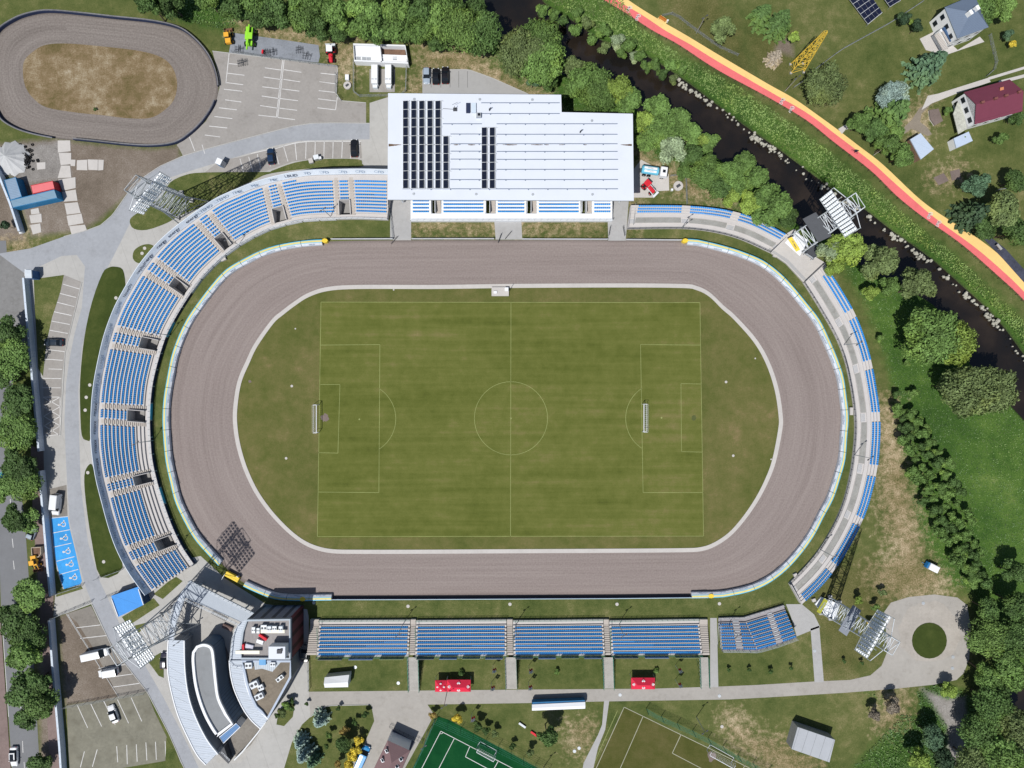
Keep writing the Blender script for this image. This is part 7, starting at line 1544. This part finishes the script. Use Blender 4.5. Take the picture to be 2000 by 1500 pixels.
def tractor(px, py, ang, col, label, cabc, s_=1.0):
    e_ = empty('tractor', W(px, py), R(ang), label=label, cat='tractor'); e_.scale = (s_, s_, s_)
    b = MB(); loft(b, [[(x, -wd, .7), (x, -wd, z), (x, -wd * .6, z + .15), (x, wd * .6, z + .15), (x, wd, z), (x, wd, .7)] for x, wd, z in ((.3, .5, 1.35), (1.0, .48, 1.35), (1.9, .42, 1.25), (2.2, .36, 1.05))]); b.build('bonnet', col, e_)
    MB().box((-.5, 0, 1.9), (1.3, 1.3, 1.2)).build('cab_glass', glass, e_); MB().box((-.5, 0, 2.55), (1.5, 1.5, .14)).build('cab_roof', cabc, e_)
    for sy in (-1, 1): MB().box((-.6, sy * .85, 1.45), (1.3, .35, .12)).box((-1.15, sy * .85, 1.2), (.3, .35, .5), tilt=(.5, 'Y')).build('mudguard', col, e_)
    MB().tube((1.2, .3, 1.4), (1.2, .3, 2.3), .06, 6).build('exhaust', steel_d, e_)
    wheels(e_, [(-.6, -.95), (-.6, .95)], .8, .45, col); wheels(e_, [(1.6, -.75), (1.6, .75)], .48, .3, col); return e_
tr_ = tractor(648, 108, -88, red, 'red tractor with white cab roof and sprayer on the upper car park edge', white)
MB().box((-1.9, 0, .8), (.5, 2.3, .5)).box((-2.2, 0, 1.2), (.1, 2.5, .5)).tube((-2.0, 0, .5), (-2.0, 0, 1.9), .06, 5).build('implement', steel_w, tr_)
tr2 = tractor(1264, 366, -45, red, 'red tractor with loader beside the pale blue tanker', red)
MB().tube((-.2, .6, 1.5), (2.6, .6, .8), .09, 5).tube((-.2, -.6, 1.5), (2.6, -.6, .8), .09, 5).box((2.8, 0, .6), (.5, 1.8, .6)).build('loader', steel_w, tr2)
b = MB(); b.tube((0, 0, .3), (.0, .0, .34), .5, 12, cap=True); e_ = empty('spare_tyre', W(1270, 379), label='tyre lying beside the red tractor with loader', cat='tyre'); MB().tube((0, 0, 0), (0, 0, .25), .5, 12).tube((0, 0, 0), (0, 0, .25), .28, 12).build('tyre', black, e_)
lime = mat('lime_paint', (.26, .62, .04, 1), .4, .08, .6)
tl = empty('telehandler', W(491, 77), R(-94), label='lime green telehandler with long boom on the gravel pad', cat='telehandler')
b = MB(); b.box((-.2, 0, .95), (4.6, 1.3, .6)).box((-1.6, -.55, 1.35), (1.5, .7, .5)).box((-.2, -.75, 1.3), (1.9, .6, .5)).box((1.4, 0, 1.1), (1.0, 1.6, .4)); b.build('chassis', lime, tl)
MB().box((.2, .65, 1.7), (1.5, .8, 1.2)).build('cab_glass', glass, tl); MB().box((.2, .65, 2.33), (1.6, .9, .1)).build('cab_roof', lime, tl)
MB().box((.4, -.05, 2.0), (6.4, .34, .34), tilt=(-.08, 'Y')).box((-.2, -.05, 2.0), (4.0, .42, .42), tilt=(-.08, 'Y')).build('boom', lime, tl); 
wheels(tl, [(x_, y_) for x_ in (-1.6, 1.5) for y_ in (-1.05, 1.05)], .6, .4, lime)
def loader(px, py, ang, label, bucket=True):
    e_ = empty('wheel_loader', W(px, py), R(ang), label=label, cat='loader'); yo = mat('loader_orange', (.70, .36, .04, 1), .5, .1, 1)
    MB().box((-.9, 0, 1.1), (1.6, 1.3, .9)).box((.3, 0, .9), (1.0, .9, .6)).build('body', yo, e_); MB().box((-.1, 0, 1.9), (.9, 1.1, .9)).build('cab_glass', glass, e_); MB().box((-.1, 0, 2.4), (1.1, 1.2, .1)).build('cab_roof', yo, e_)
    MB().tube((.3, .4, 1.3), (1.9, .4, .7), .1, 5).tube((.3, -.4, 1.3), (1.9, -.4, .7), .1, 5).build('arms', yo, e_)
    bk_ = MB(); bk_.box((2.1, 0, .15), (.9, 2.0, .08)).box((1.75, 0, .55), (.1, 2.0, .8)).box((2.1, 1.0, .5), (.9, .06, .6)).box((2.1, -1.0, .5), (.9, .06, .6)); bk_.build('bucket', mat('rusty_steel', (.16, .08, .05, 1), .8, .4, 2), e_)
    wheels(e_, [(x_, y_) for x_ in (-1.1, .8) for y_ in (-.85, .85)], .5, .35, yo); return e_
loader(449, 76, 95, 'yellow and rust coloured loader at the left of the gravel pad')
loader(74, 1096, -80, 'orange loader beside the street below the skip')
sk = empty('skip', W(70, 1079), label='open skip with rounded end holding brown soil beside the street', cat='skip')
SP = PX([(61,1070),(79,1069),(79,1082),(75,1088),(67,1088),(62,1084)], 1.2); MB(sk.location).wall([p_[:2] for p_ in SP], 0, 1.2, .18, 0, True).build('rim', mat('skip_sand', (.42, .36, .28, 1)), sk); MB(sk.location).prism(SP, 0, .8).build('soil', mat('brown_earth', (.16, .10, .07, 1)), sk)
# field implements on the gravel pad
for i, (x_, y_, n, s_) in enumerate(((474,123,5,1.0),(468,97,4,.8),(520,104,5,.8),(534,102,3,.7),(585,98,4,.7),(600,110,4,.8))):
    e_ = empty('harrow', W(x_, y_), random.uniform(-.2, .2), label=('dark spidery harrow on the car park paving', 'small harrow at the left of the gravel pad', 'harrow with red part in the middle of the gravel pad', 'narrow harrow right of the red one', 'tripod frame on the right of the gravel pad', 'rack of rods at the right end of the gravel pad')[i], cat='farm implement'); b = MB()
    for k in range(n): b.tube((-1.1 * s_ + 2.2 * s_ * k / (n - 1), -.8, .35), (-1.1 * s_ + 2.2 * s_ * k / (n - 1) + random.uniform(-.2, .2), .8, .45), .05, 4); b.tube((-1.1 * s_ + 2.2 * s_ * k / (n - 1), -.8, 0), (-1.1 * s_ + 2.2 * s_ * k / (n - 1), -.8, .5), .05, 4)
    b.tube((-1.3 * s_, -.2, .5), (1.3 * s_, .1, .5), .06, 4).tube((-1.2 * s_, .5, .4), (1.2 * s_, .4, .4), .05, 4).tube((0, -.9, .6), (0, 1.0, .6), .07, 4); b.build('frame', steel_d, e_)
    if i == 2: MB().box((-.7, 0, .6), (.4, .9, .4)).build('red_part', red, e_)
# containers and tyres in the yard
def container(name, P, h, m, mside, label, col_side=None, rr=None):
    e_ = empty(name, W(*P[0]), label=label, cat='container'); top = PX(P, h); MB(e_.location).prism(top, 0, h, 0, 1).build('body', [m, mside], e_)
    MB(e_.location).wall([p_[:2] for p_ in inset(top, .08)], h, h + .08, .12, 0, True).build('rim', mside, e_)
    return e_
cblue = mat('container_blue_top', (.20, .28, .38, 1), .6, .12, .8, stain=.3, rows=((.3, 1, 0), .6, .2, .88)); cbs = mat('container_blue', (.02, .17, .36, 1), .5, .1, 1)
container('container', [(8,352),(31,346),(43,384),(20,391)], 2.6, cblue, cbs, 'blue grey container standing upright to the wall of the yard')
container('container', [(20,391),(106,370),(112,387),(25,406)], 2.6, mat('container_roof_b', (.17, .27, .36, 1), .6, .1, .8, rows=((.3, 1, 0), 3.0, .02, .7)), cbs, 'long blue container at the bottom of the yard')
container('container', [(60,362),(103,353),(107,369),(64,379)], 2.5, mat('container_red_top', (.62, .16, .17, 1), .6, .08, .8, stain=.15), mat('container_red', (.35, .02, .03, 1), .5), 'salmon red container above the long blue one')
tp = empty('tarpaulin_heap', W(25, 310), label='pale tarpaulin cone weighted with tyres in the yard', cat='heap'); n = 22; b = MB()
rg = [(4.0 * math.cos(6.283 * k / n) * (1 + .14 * (k % 2)), 4.0 * math.sin(6.283 * k / n) * (1 + .14 * (k % 2)), .12) for k in range(n)]; md = [(2.0 * math.cos(6.283 * k / n) - .3, 2.0 * math.sin(6.283 * k / n), 1.2 + .16 * (k % 2)) for k in range(n)]
b.add(rg + md + [(-.3, 0, 2.4)], [(i, (i + 1) % n, n + (i + 1) % n, n + i) for i in range(n)] + [(n + i, n + (i + 1) % n, 2 * n) for i in range(n)]); b.build('tarpaulin', mat('tarp_grey', (.42, .43, .44, 1), .7, .12, 1), tp)
ty = MB(); ns = 10
for k in range(ns):
    pass
rings = [(.33, 0), (.33, .18), (.18, .18), (.18, 0)]
tv = [(r_ * math.cos(6.283 * k / ns), r_ * math.sin(6.283 * k / ns), z_) for r_, z_ in rings for k in range(ns)]
tme = bpy.data.meshes.new('tyre'); tme.from_pydata(tv, [], [(q_ * ns + k, q_ * ns + (k + 1) % ns, ((q_ + 1) % 4) * ns + (k + 1) % ns, ((q_ + 1) % 4) * ns + k) for q_ in range(3) for k in range(ns)]); tme.materials.append(black)
rs = np.random.RandomState(4); pts = []
for k in range(30): a_ = 6.283 * k / 30; pts.append((25 + 29 * math.cos(a_) + rs.normal(), 309 + 28 * math.sin(a_) + rs.normal(), 0))
for k in range(34): pts.append((53 + rs.normal() * 5, 312 + rs.normal() * 8, rs.uniform(0, .5)))
for k in range(18): pts.append((48 + rs.normal() * 7, 296 + rs.normal() * 6, 0))
for x_, y_ in ((74,313),(75,315),(65,331),(58,326),(64,283)): pts.append((x_, y_, 0))
for (x_, y_, z_) in pts:
    o = bpy.data.objects.new('tyre', tme); C.objects.link(o); o.location = W(x_, y_) + Vector((0, 0, z_ + .05)); o['label'] = 'one of the many old black tyres lying round the pale tarpaulin cone'; o['category'] = 'tyre'; o['group'] = 'tyres round the tarpaulin cone'
# ---------------------------------------------------------------- pitch equipment
def goal(px, py, s_, ln, rz, label, dep=1.6):
    e_ = empty('goal', W(px, py), rz, label=label, cat='goal'); b = MB(); h = 2.44
    b.tube((0, -ln / 2, 0), (0, -ln / 2, h), .07, 8).tube((0, ln / 2, 0), (0, ln / 2, h), .07, 8).tube((0, -ln / 2, h), (0, ln / 2, h), .09, 8)
    b.build('goal_frame', white, e_)
    b = MB()
    for y_ in (-ln / 2, ln / 2): b.tube((0, y_, h), (s_ * .9, y_, h), .05, 5).tube((s_ * .9, y_, h), (s_ * dep, y_, 0), .05, 5).tube((0, y_, .05), (s_ * dep, y_, .05), .05, 5)
    b.tube((s_ * dep, -ln / 2, .05), (s_ * dep, ln / 2, .05), .06, 5); b.build('stays', white, e_)
    b = MB()
    for k in range(15): y_ = -ln / 2 + ln * k / 14; b.tube((0, y_, h), (s_ * .9, y_, h - .15), .012, 3).tube((s_ * .9, y_, h - .15), (s_ * dep, y_, 0), .012, 3)
    for k in range(4): b.tube((s_ * (.25 + .3 * k), -ln / 2, h - .1 - .15 * (k > 2)), (s_ * (.25 + .3 * k), ln / 2, h - .1), .012, 3)
    b.build('net', steel_w, e_); return e_
goal(623.5, 817.5, -1, 6.9, 0, 'white goal at the left end of the main pitch', 1.5); goal(1254, 816, 1, 6.9, 0, 'white goal standing inside the right penalty area of the main pitch', 1.2)
goal(1404, 1478, 1, 6.8, R(61), 'white goal on the worn training pitch at the bottom edge'); goal(948, 1468, 1, 4.8, R(61), 'white goal on the artificial green pitch')
sj = empty('judges_stand', W(977, 570), label='small pale platform at the top middle of the inner kerb', cat='platform')
MB().box((0, 0, .3), (4.3, 2.2, .6)).build('platform', concrete_pale, sj); MB().box((1.6, .5, .9), (.9, .9, .6)).box((-1.2, -.2, .75), (.8, .6, .3)).build('housing', white, sj); MB().tube((2.4, .6, 0), (2.4, .6, 3.5), .06, 5).tube((2.2, 0, 0), (2.2, 0, 2.8), .05, 5).build('posts', steel_d, sj)
for i, (x_, y_) in enumerate([(570,754),(559,895),(1418,746),(1432,890),(769,566),(1475,700),(1506,897),(577,642)]):
    e_ = empty('drain_cover', W(x_, y_), label=['pale round cover left of the left goal, upper one', 'pale round cover left of the left goal, lower one', 'pale round cover right of the pitch, upper one', 'pale round cover right of the pitch, lower one', 'small white box by the inner kerb above the pitch', 'white marker by the kerb in the upper right infield', 'white marker by the kerb in the lower right infield', 'white marker in the upper left infield'][i], cat='cover'); r_ = .33 if i < 4 else .2
    MB().prism([(r_ * math.cos(k * .524), r_ * math.sin(k * .524)) for k in range(12)], 0, .07).disc((0, 0), r_ * .6, .08, 10).build('lid', concrete_pale, e_)
MHL = ['upper cover on the small round grass island', 'lower cover on the small round grass island', 'cover in the upper part of the long grass island', 'cover left of the long grass island middle', 'second cover in the long grass island', 'lowest cover in the long grass island', 'cover at the top of the second grass island', 'cover at the bottom of the second grass island', 'first cover on the grass above the bottom stand', 'second cover on the grass above the bottom stand', 'third cover on the grass above the bottom stand', 'fourth cover on the grass above the bottom stand', 'cover beside the club tower corner', 'cover on the bare patch left of the grey garage', 'cover on the narrow footpath below the corner stand', 'cover at the top of the turning circle', 'cover at the right of the turning circle', 'lower cover at the right of the turning circle', 'left of three covers on the round lawn', 'lower of three covers on the round lawn', 'right of three covers on the round lawn', 'cover on the lane below the fourth grass block', 'cover on the lane right of the blue shelter', 'cover on the lane right of the ball net', 'cover near the white shed in the first grass block', 'cover in the first grass block by the ramp', 'left cover on the bare grass below the shelter', 'right cover on the bare grass below the shelter']
for i, (x_, y_) in enumerate([(278,495),(283,485),(227,582),(176,752),(169,776),(167,801),(172,923),(203,1097),(797,1184),(996,1180),(1205,1180),(1405,1179),(613,1177),(1410,1419),(1591,1271),(1803,1178),(1861,1283),(1860,1305),(1806,1241),(1818,1249),(1827,1240),(1372,1330),(1211,1357),(1405,1359),(694,1303),(778,1334),(1122,1467),(1131,1461)]):
    e_ = empty('manhole', W(x_, y_), label='pale round ' + MHL[i], cat='manhole', group='manhole covers of the grounds'); lift = .09 if i < 8 else .03
    MB().prism([(.42 * math.cos(k * .524), .42 * math.sin(k * .524)) for k in range(12)], 0, lift + .05).build('lid', concrete_pale if i < 14 else steel, e_)
for i, (x_, y_, w_, d_, rz) in enumerate([(438,507,1.3,.7,25),(1661,803,.8,1.9,0),(1552,1122,.9,.8,25),(1588,1171,.9,.8,20),(1512,500,.9,.6,-20)]):
    e_ = empty('marshal_block', W(x_, y_), R(rz), label=('white block on the grass at the upper left bend', 'white block on the grass at the far right bend', 'white block on the grass at the lower right bend', 'white block behind the low terrace end', 'white block on the grass at the upper right bend')[i], cat='block'); MB().box((0, 0, .3), (w_, d_, .6)).box((0, 0, .63), (w_ * .9, d_ * .9, .06)).build('block', concrete_pale, e_)
# lamp posts
def lamp(px, py, h, label, arms=1, grp='tall lamp posts', rz=0, hd=.5):
    e_ = empty('lamp_post', W(px, py), rz, label=label, cat='lamp post', group=grp); MB().tube((0, 0, 0), (0, 0, h), .10, 6, .06).build('pole', steel, e_)
    for k in range(arms):
        a_ = math.pi * k + .6; o = MB().tube((0, 0, h), (hd * 1.2 * math.cos(a_), hd * 1.2 * math.sin(a_), h + .1), .04, 4).box((hd * 1.3 * math.cos(a_), hd * 1.3 * math.sin(a_), h + .1), (hd, hd * .5, .14), a_).build('lamp_head', steel_d, e_)
for i, x_ in enumerate((788, 1008, 1208, 1420)): lamp(x_, 1217, 8.5, ORD[i] + ' lamp post from the left in front of the bottom stand', 2)
for i, (x_, y_) in enumerate(((648,425),(470,480),(333,655),(300,860),(350,1070),(1330,447),(1646,674),(1667,888),(1600,1072))): lamp(x_, y_, 8.0, ORD[i] + ' lamp post clockwise round the bends from the top of the curved stand' if i < 5 else ORD[i - 5] + ' lamp post from the top on the right terraces', 2)
for x_, y_, lb in ((873,1352,'tall lamp post beside the longer red tent'), (1062,1498,'lamp post with two heads at the corner of the green pitch'), (1360,1400,'pole beside the green ball net'), (373,1235,'lamp post in the club house courtyard'), (1360,65,'lamp post beside the yellow footway near the bench'), (1533,178,'lamp post beside the footway below the yellow mast'), (1706,303,'lamp post beside the footway below the small shed'), (835,1428,'lamp post with white heads at the left of the green pitch')): lamp(x_, y_, 7.5, lb, 2)
# flagpoles with red and white flags
for i, (x_, y_) in enumerate([(963,1299),(960,1333),(1033,1300),(1032,1332),(1319,1299),(1319,1327),(922,1392)]):
    e_ = empty('flag', W(x_, y_), label=('upper red and white flag in the second grass block', 'lower red and white flag in the second grass block', 'upper red and white flag in the third grass block', 'lower red and white flag in the third grass block', 'upper red and white flag in the fourth grass block', 'lower red and white flag in the fourth grass block', 'red and white flag beside the green pitch corner')[i], cat='flag', group='flags behind the bottom stand')
    MB().tube((0, 0, 0), (0, 0, 5), .05, 6).build('pole', steel_w, e_)
    for k, m_ in enumerate((white, red)):
        b = MB(); z1 = 4.9 - 1.1 * k; A = [(.06 + .12 * j, .15 * math.sin(j * 1.3), z1 - .1 * j) for j in range(9)]; B_ = [(p[0] * .8, p[1] + .1, p[2] - 1.1) for p in A]; b.strip(A, B_); b.strip([(p[0], p[1] + .03, p[2]) for p in B_], [(p[0], p[1] + .03, p[2]) for p in A]); b.build(('white_half', 'red_half')[k], m_, e_)
# red promotional tents
def tent(P, label, nlog):
    e_ = empty('tent', W(sum(p[0] for p in P) / 4, sum(p[1] for p in P) / 4), label=label, cat='tent', group='red tents along the lane'); E = PX(P, 2.4)
    m0, m1 = (E[0] + E[3]) / 2, (E[1] + E[2]) / 2; f = min(.5, .5 * (E[0] - E[3]).length / (E[0] - E[1]).length); r0, r1 = m0.lerp(m1, f), m1.lerp(m0, f); r0.z = r1.z = 3.4
    b = MB(e_.location); b.add([E[0], E[1], r1, r0], [(0, 3, 2, 1)]); b.add([E[2], E[3], r0, r1], [(0, 3, 2, 1)]); b.add([E[3], E[0], r0], [(0, 2, 1)]); b.add([E[1], E[2], r1], [(0, 2, 1)])
    b.wall([p_[:2] for p_ in E], 2.1, 2.42, .04, 0, True); b.build('canopy', mat('tent_red', (.60, .025, .06, 1), .6, .06, .8), e_)
    for p_ in E: MB(e_.location).tube((p_.x, p_.y, 0), (p_.x, p_.y, 2.4), .05, 5).build('leg', steel_w, e_)
    c_ = sum(E, Vector()) / 4
    for (q_, dx, dy) in (((E[0] + E[1]) / 2, 0, 1), ((E[2] + E[3]) / 2, 0, -1), (m0, -1, 0), (m1, 1, 0)):
        rc = (r0 + r1) / 2 if dy else (r0 if dx < 0 else r1); p_ = q_.lerp(rc, .42); rr = .34 if nlog > 1 else .2; lb = MB(e_.location); lb.disc((p_.x, p_.y), rr, p_.z + .16, 12, 0, rr * .72); lb.box((p_.x, p_.y, p_.z + .17), (rr * 2.4, .14, .05)); lb.build('logo', white, e_)
    return e_
tent([(873,1328),(919,1328),(919,1351),(873,1351)], 'longer red tent with white logos beside the lane', 2); tent([(850,1329),(872,1329),(872,1351),(850,1351)], 'square red tent joined to the longer red one', 1); tent([(1233,1324),(1279,1324),(1279,1346),(1233,1346)], 'single red tent with white logos beside the lane at the fourth grass block', 2)
# ground mounted solar panels top right
for i, P in enumerate(([(1652,-12),(1686,-32),(1724,24),(1696,47)], [(1715,-20),(1745,-40),(1760,0),(1739,13)])):
    e_ = empty('solar_array', W(*P[2]), label=('larger ground mounted solar array at the top edge', 'smaller solar array cut by the top edge')[i], cat='solar panels'); n, m_ = (6, 4) if i == 0 else (5, 3); Q4 = PX(P, 1.2)
    for a_ in range(n):
        for c_ in range(m_):
            f0, f1, g0, g1 = a_ / n, (a_ + .93) / n, c_ / m_, (c_ + .93) / m_
            pt = lambda f, g_: (Q4[0].lerp(Q4[3], f)).lerp(Q4[1].lerp(Q4[2], f), g_)
            q4 = [pt(f0, g0), pt(f1, g0), pt(f1, g1), pt(f0, g1)]; MB(e_.location).prism(q4, 1.12, 1.2).build('panel', mat('pv_blue', (.012, .015, .035, 1), .25, .1, 2), e_)
    MB(e_.location).prism(Q4, .95, 1.1).build('frame', alu, e_); b = MB(e_.location)
    for q_ in Q4: b.tube((q_.x, q_.y, 0), (q_.x, q_.y, 1), .06, 5)
    b.build('posts', steel, e_)
# riverside bench, bin, cyclist
bn = empty('bench', W(1293, 39), R(-32), label='orange wooden bench on the bay of the yellow footway', cat='bench'); MB().box((0, 0, .45), (1.9, .5, .06)).build('seat', mat('orange_wood', (.42, .15, .03, 1), .6, .2, 3), bn); MB().box((0, .27, .72), (1.9, .07, .4)).build('backrest', MATS['orange_wood'], bn)
for x_ in (-.75, .75): MB().box((x_, 0, .22), (.08, .45, .44)).build('leg', steel_d, bn)
e_ = empty('litter_bin', W(1303, 43), label='small pale litter bin beside the orange bench', cat='bin'); MB().tube((0, 0, 0), (0, 0, .9), .22, 8, cap=True).build('body', steel_w, e_)
e_ = empty('info_board', W(1651, 250), R(35), label='pale info board at the bend of the yellow footway', cat='board'); MB().box((0, 0, 1.2), (.2, 1.2, 1.0)).tube((0, -.5, 0), (0, -.5, 1.2), .05, 4).tube((0, .5, 0), (0, .5, 1.2), .05, 4).build('panel', steel_w, e_); sheet('footway', [(1637,252),(1650,244),(1656,248),(1644,262)], .036, concrete_pale)
by = empty('bicycle', W(1668, 297), R(-35), label='bicycle ridden along the red cycle lane', cat='bicycle'); b = MB()
for x_ in (-.52, .52):
    w_ = MB()
    for k in range(14): a0, a1 = 6.283 * k / 14, 6.283 * (k + 1) / 14; w_.tube((x_ + .34 * math.cos(a0), 0, .34 + .34 * math.sin(a0)), (x_ + .34 * math.cos(a1), 0, .34 + .34 * math.sin(a1)), .025, 4)
    w_.build('wheel', black, by)
MB().tube((-.52, 0, .34), (-.1, 0, .85), .03, 4).tube((-.1, 0, .85), (.42, 0, .9), .03, 4).tube((.42, 0, .9), (.52, 0, .34), .03, 4).tube((-.1, 0, .85), (0, 0, .3), .03, 4).tube((.42, 0, .9), (0, 0, .3), .03, 4).tube((.44, -.28, 1.0), (.44, .28, 1.0), .025, 4).box((-.15, 0, .92), (.25, .14, .06)).build('frame', steel_d, by)
def skin_person(name, J, E, Rr, m, org, rz, label):
    me = bpy.data.meshes.new(name); me.from_pydata(J, E, []); o = bpy.data.objects.new(name, me); C.objects.link(o); o.location = org; o.rotation_euler = (0, 0, rz)
    md = o.modifiers.new('skin', 'SKIN'); 
    if not me.skin_vertices: me.attributes  # created with the modifier
    return o
def person(loc, rz, label, shirt, trousers, pose='ride'):
    """one continuous lofted body: trunk, head, arms and legs as tapering tubes merged into a single remeshed surface"""
    if pose == 'ride': J = dict(hip=(-.12, 0, .98), chest=(.22, 0, 1.32), neck=(.30, 0, 1.46), head=(.36, 0, 1.62), shL=(.22, .19, 1.38), shR=(.22, -.19, 1.38), elL=(.40, .24, 1.18), elR=(.40, -.24, 1.18), haL=(.46, .26, 1.02), haR=(.46, -.26, 1.02), kL=(.25, .12, .82), kR=(.18, -.12, .62), fL=(.02, .12, .50), fR=(.0, -.12, .16))
    b = MB(); t = lambda a, c, r0, r1: b.tube(J[a], J[c], r0, 8, r1, cap=True)
    t('hip', 'chest', .17, .20); t('chest', 'neck', .17, .07); t('neck', 'head', .07, .08)
    for s_ in 'LR': t('chest', 'sh' + s_, .10, .09); t('sh' + s_, 'el' + s_, .065, .05); t('el' + s_, 'ha' + s_, .048, .04); t('hip', 'k' + s_, .11, .075); t('k' + s_, 'f' + s_, .072, .05)
    hc = Vector(J['head'])
    for k in range(6):
        a0 = math.pi * k / 6 - math.pi / 2; a1 = math.pi * (k + 1) / 6 - math.pi / 2; b.tube(hc + Vector((0, 0, .13 * math.sin(a0))), hc + Vector((0, 0, .13 * math.sin(a1))), max(.01, .11 * math.cos(a0)), 10, max(.01, .11 * math.cos(a1)))
    for s_ in 'LR': p_ = Vector(J['f' + s_]); b.tube(p_, p_ + Vector((.2, 0, -.03)), .05, 6, .035, cap=True)
    o = b.build('person', mat('cyclist_clothes', shirt + (1,), .8, .2, 6), None, label=label, cat='person'); o.location = loc; o.rotation_euler = (0, 0, rz)
    m_ = o.modifiers.new('remesh', 'REMESH'); m_.mode = 'VOXEL'; m_.voxel_size = .025; m_.use_smooth_shade = True
    hb = MB(); hb.tube(hc + Vector((-.01, 0, .03)), hc + Vector((-.01, 0, .13)), .125, 10, .06, cap=True).build('helmet', black, o)
    return o
person(by.location, R(-35), 'cyclist in dark clothes bent over the handlebar on the red lane', (.02, .025, .05), (.02, .02, .02))
# dark track gate on the main building apron, garden bits
e_ = empty('sheet_cover', W(1985, 530), label='dark plastic sheeting on the bank right of the yellow footway', cat='sheeting'); MB(e_.location).prism(PX([(1920,466),(1932,462),(1962,485),(2030,560),(2030,580),(2000,552),(1958,505)]), 0, .12).build('sheet', mat('dark_sheet', (.05, .055, .08, 1), .5, .5, 2), e_)
e_ = empty('hut', W(1945, 484), R(40), label='pale object on posts beside the dark sheeting', cat='board'); MB().box((0, 0, 1.2), (.5, 1.7, .3)).tube((0, -.6, 0), (0, -.6, 1.2), .06, 4).tube((0, .6, 0), (0, .6, 1.2), .06, 4).build('panel', concrete, e_)
rb = empty('steel_platform', W(1580, 495), R(-35), label='steel staircase platform beside the riverside mast', cat='platform'); b = MB(); b.box((0, 0, 2.2), (2.4, 3.2, .12)); 
b.build('deck', steel_d, rb); b = MB(); railing(b, [(-1.2, -1.6), (1.2, -1.6), (1.2, 1.6), (-1.2, 1.6)], 2.2, 1.0, 1.0, .04); 
for x_ in (-1.1, 1.1):
    for y_ in (-1.5, 1.5): b.tube((x_, y_, 0), (x_, y_, 2.2), .07, 4)
b.build('frame', steel_w, rb)
for i, (x_, y_) in enumerate(((1020,1415),(1043,1432))):
    e_ = empty('garden_bench', W(x_, y_), R(-35), label=('grey bench on the lawn right of the green pitch', 'brown seat beside the lone dark tree')[i], cat='bench'); MB().box((0, 0, .45), (2.0, .5, .08)).build('seat', steel if i == 0 else red, e_); MB().box((-.7, 0, .2), (.1, .4, .4)).build('leg', steel_d, e_); MB().box((.7, 0, .2), (.1, .4, .4)).build('leg', steel_d, e_)
umb = empty('parasol', W(22, 926), label='bright turquoise parasol between the street trees', cat='parasol'); b = MB(); n = 8
b.add([(1.2 * math.cos(k * .785), 1.2 * math.sin(k * .785), 2.3) for k in range(8)] + [(0, 0, 2.8)], [(k, (k + 1) % 8, 8) for k in range(8)]); b.build('canopy', mat('turquoise_cloth', (.05, .45, .60, 1)), umb); MB().tube((0, 0, 0), (0, 0, 2.7), .04, 5).build('pole', steel_w, umb)
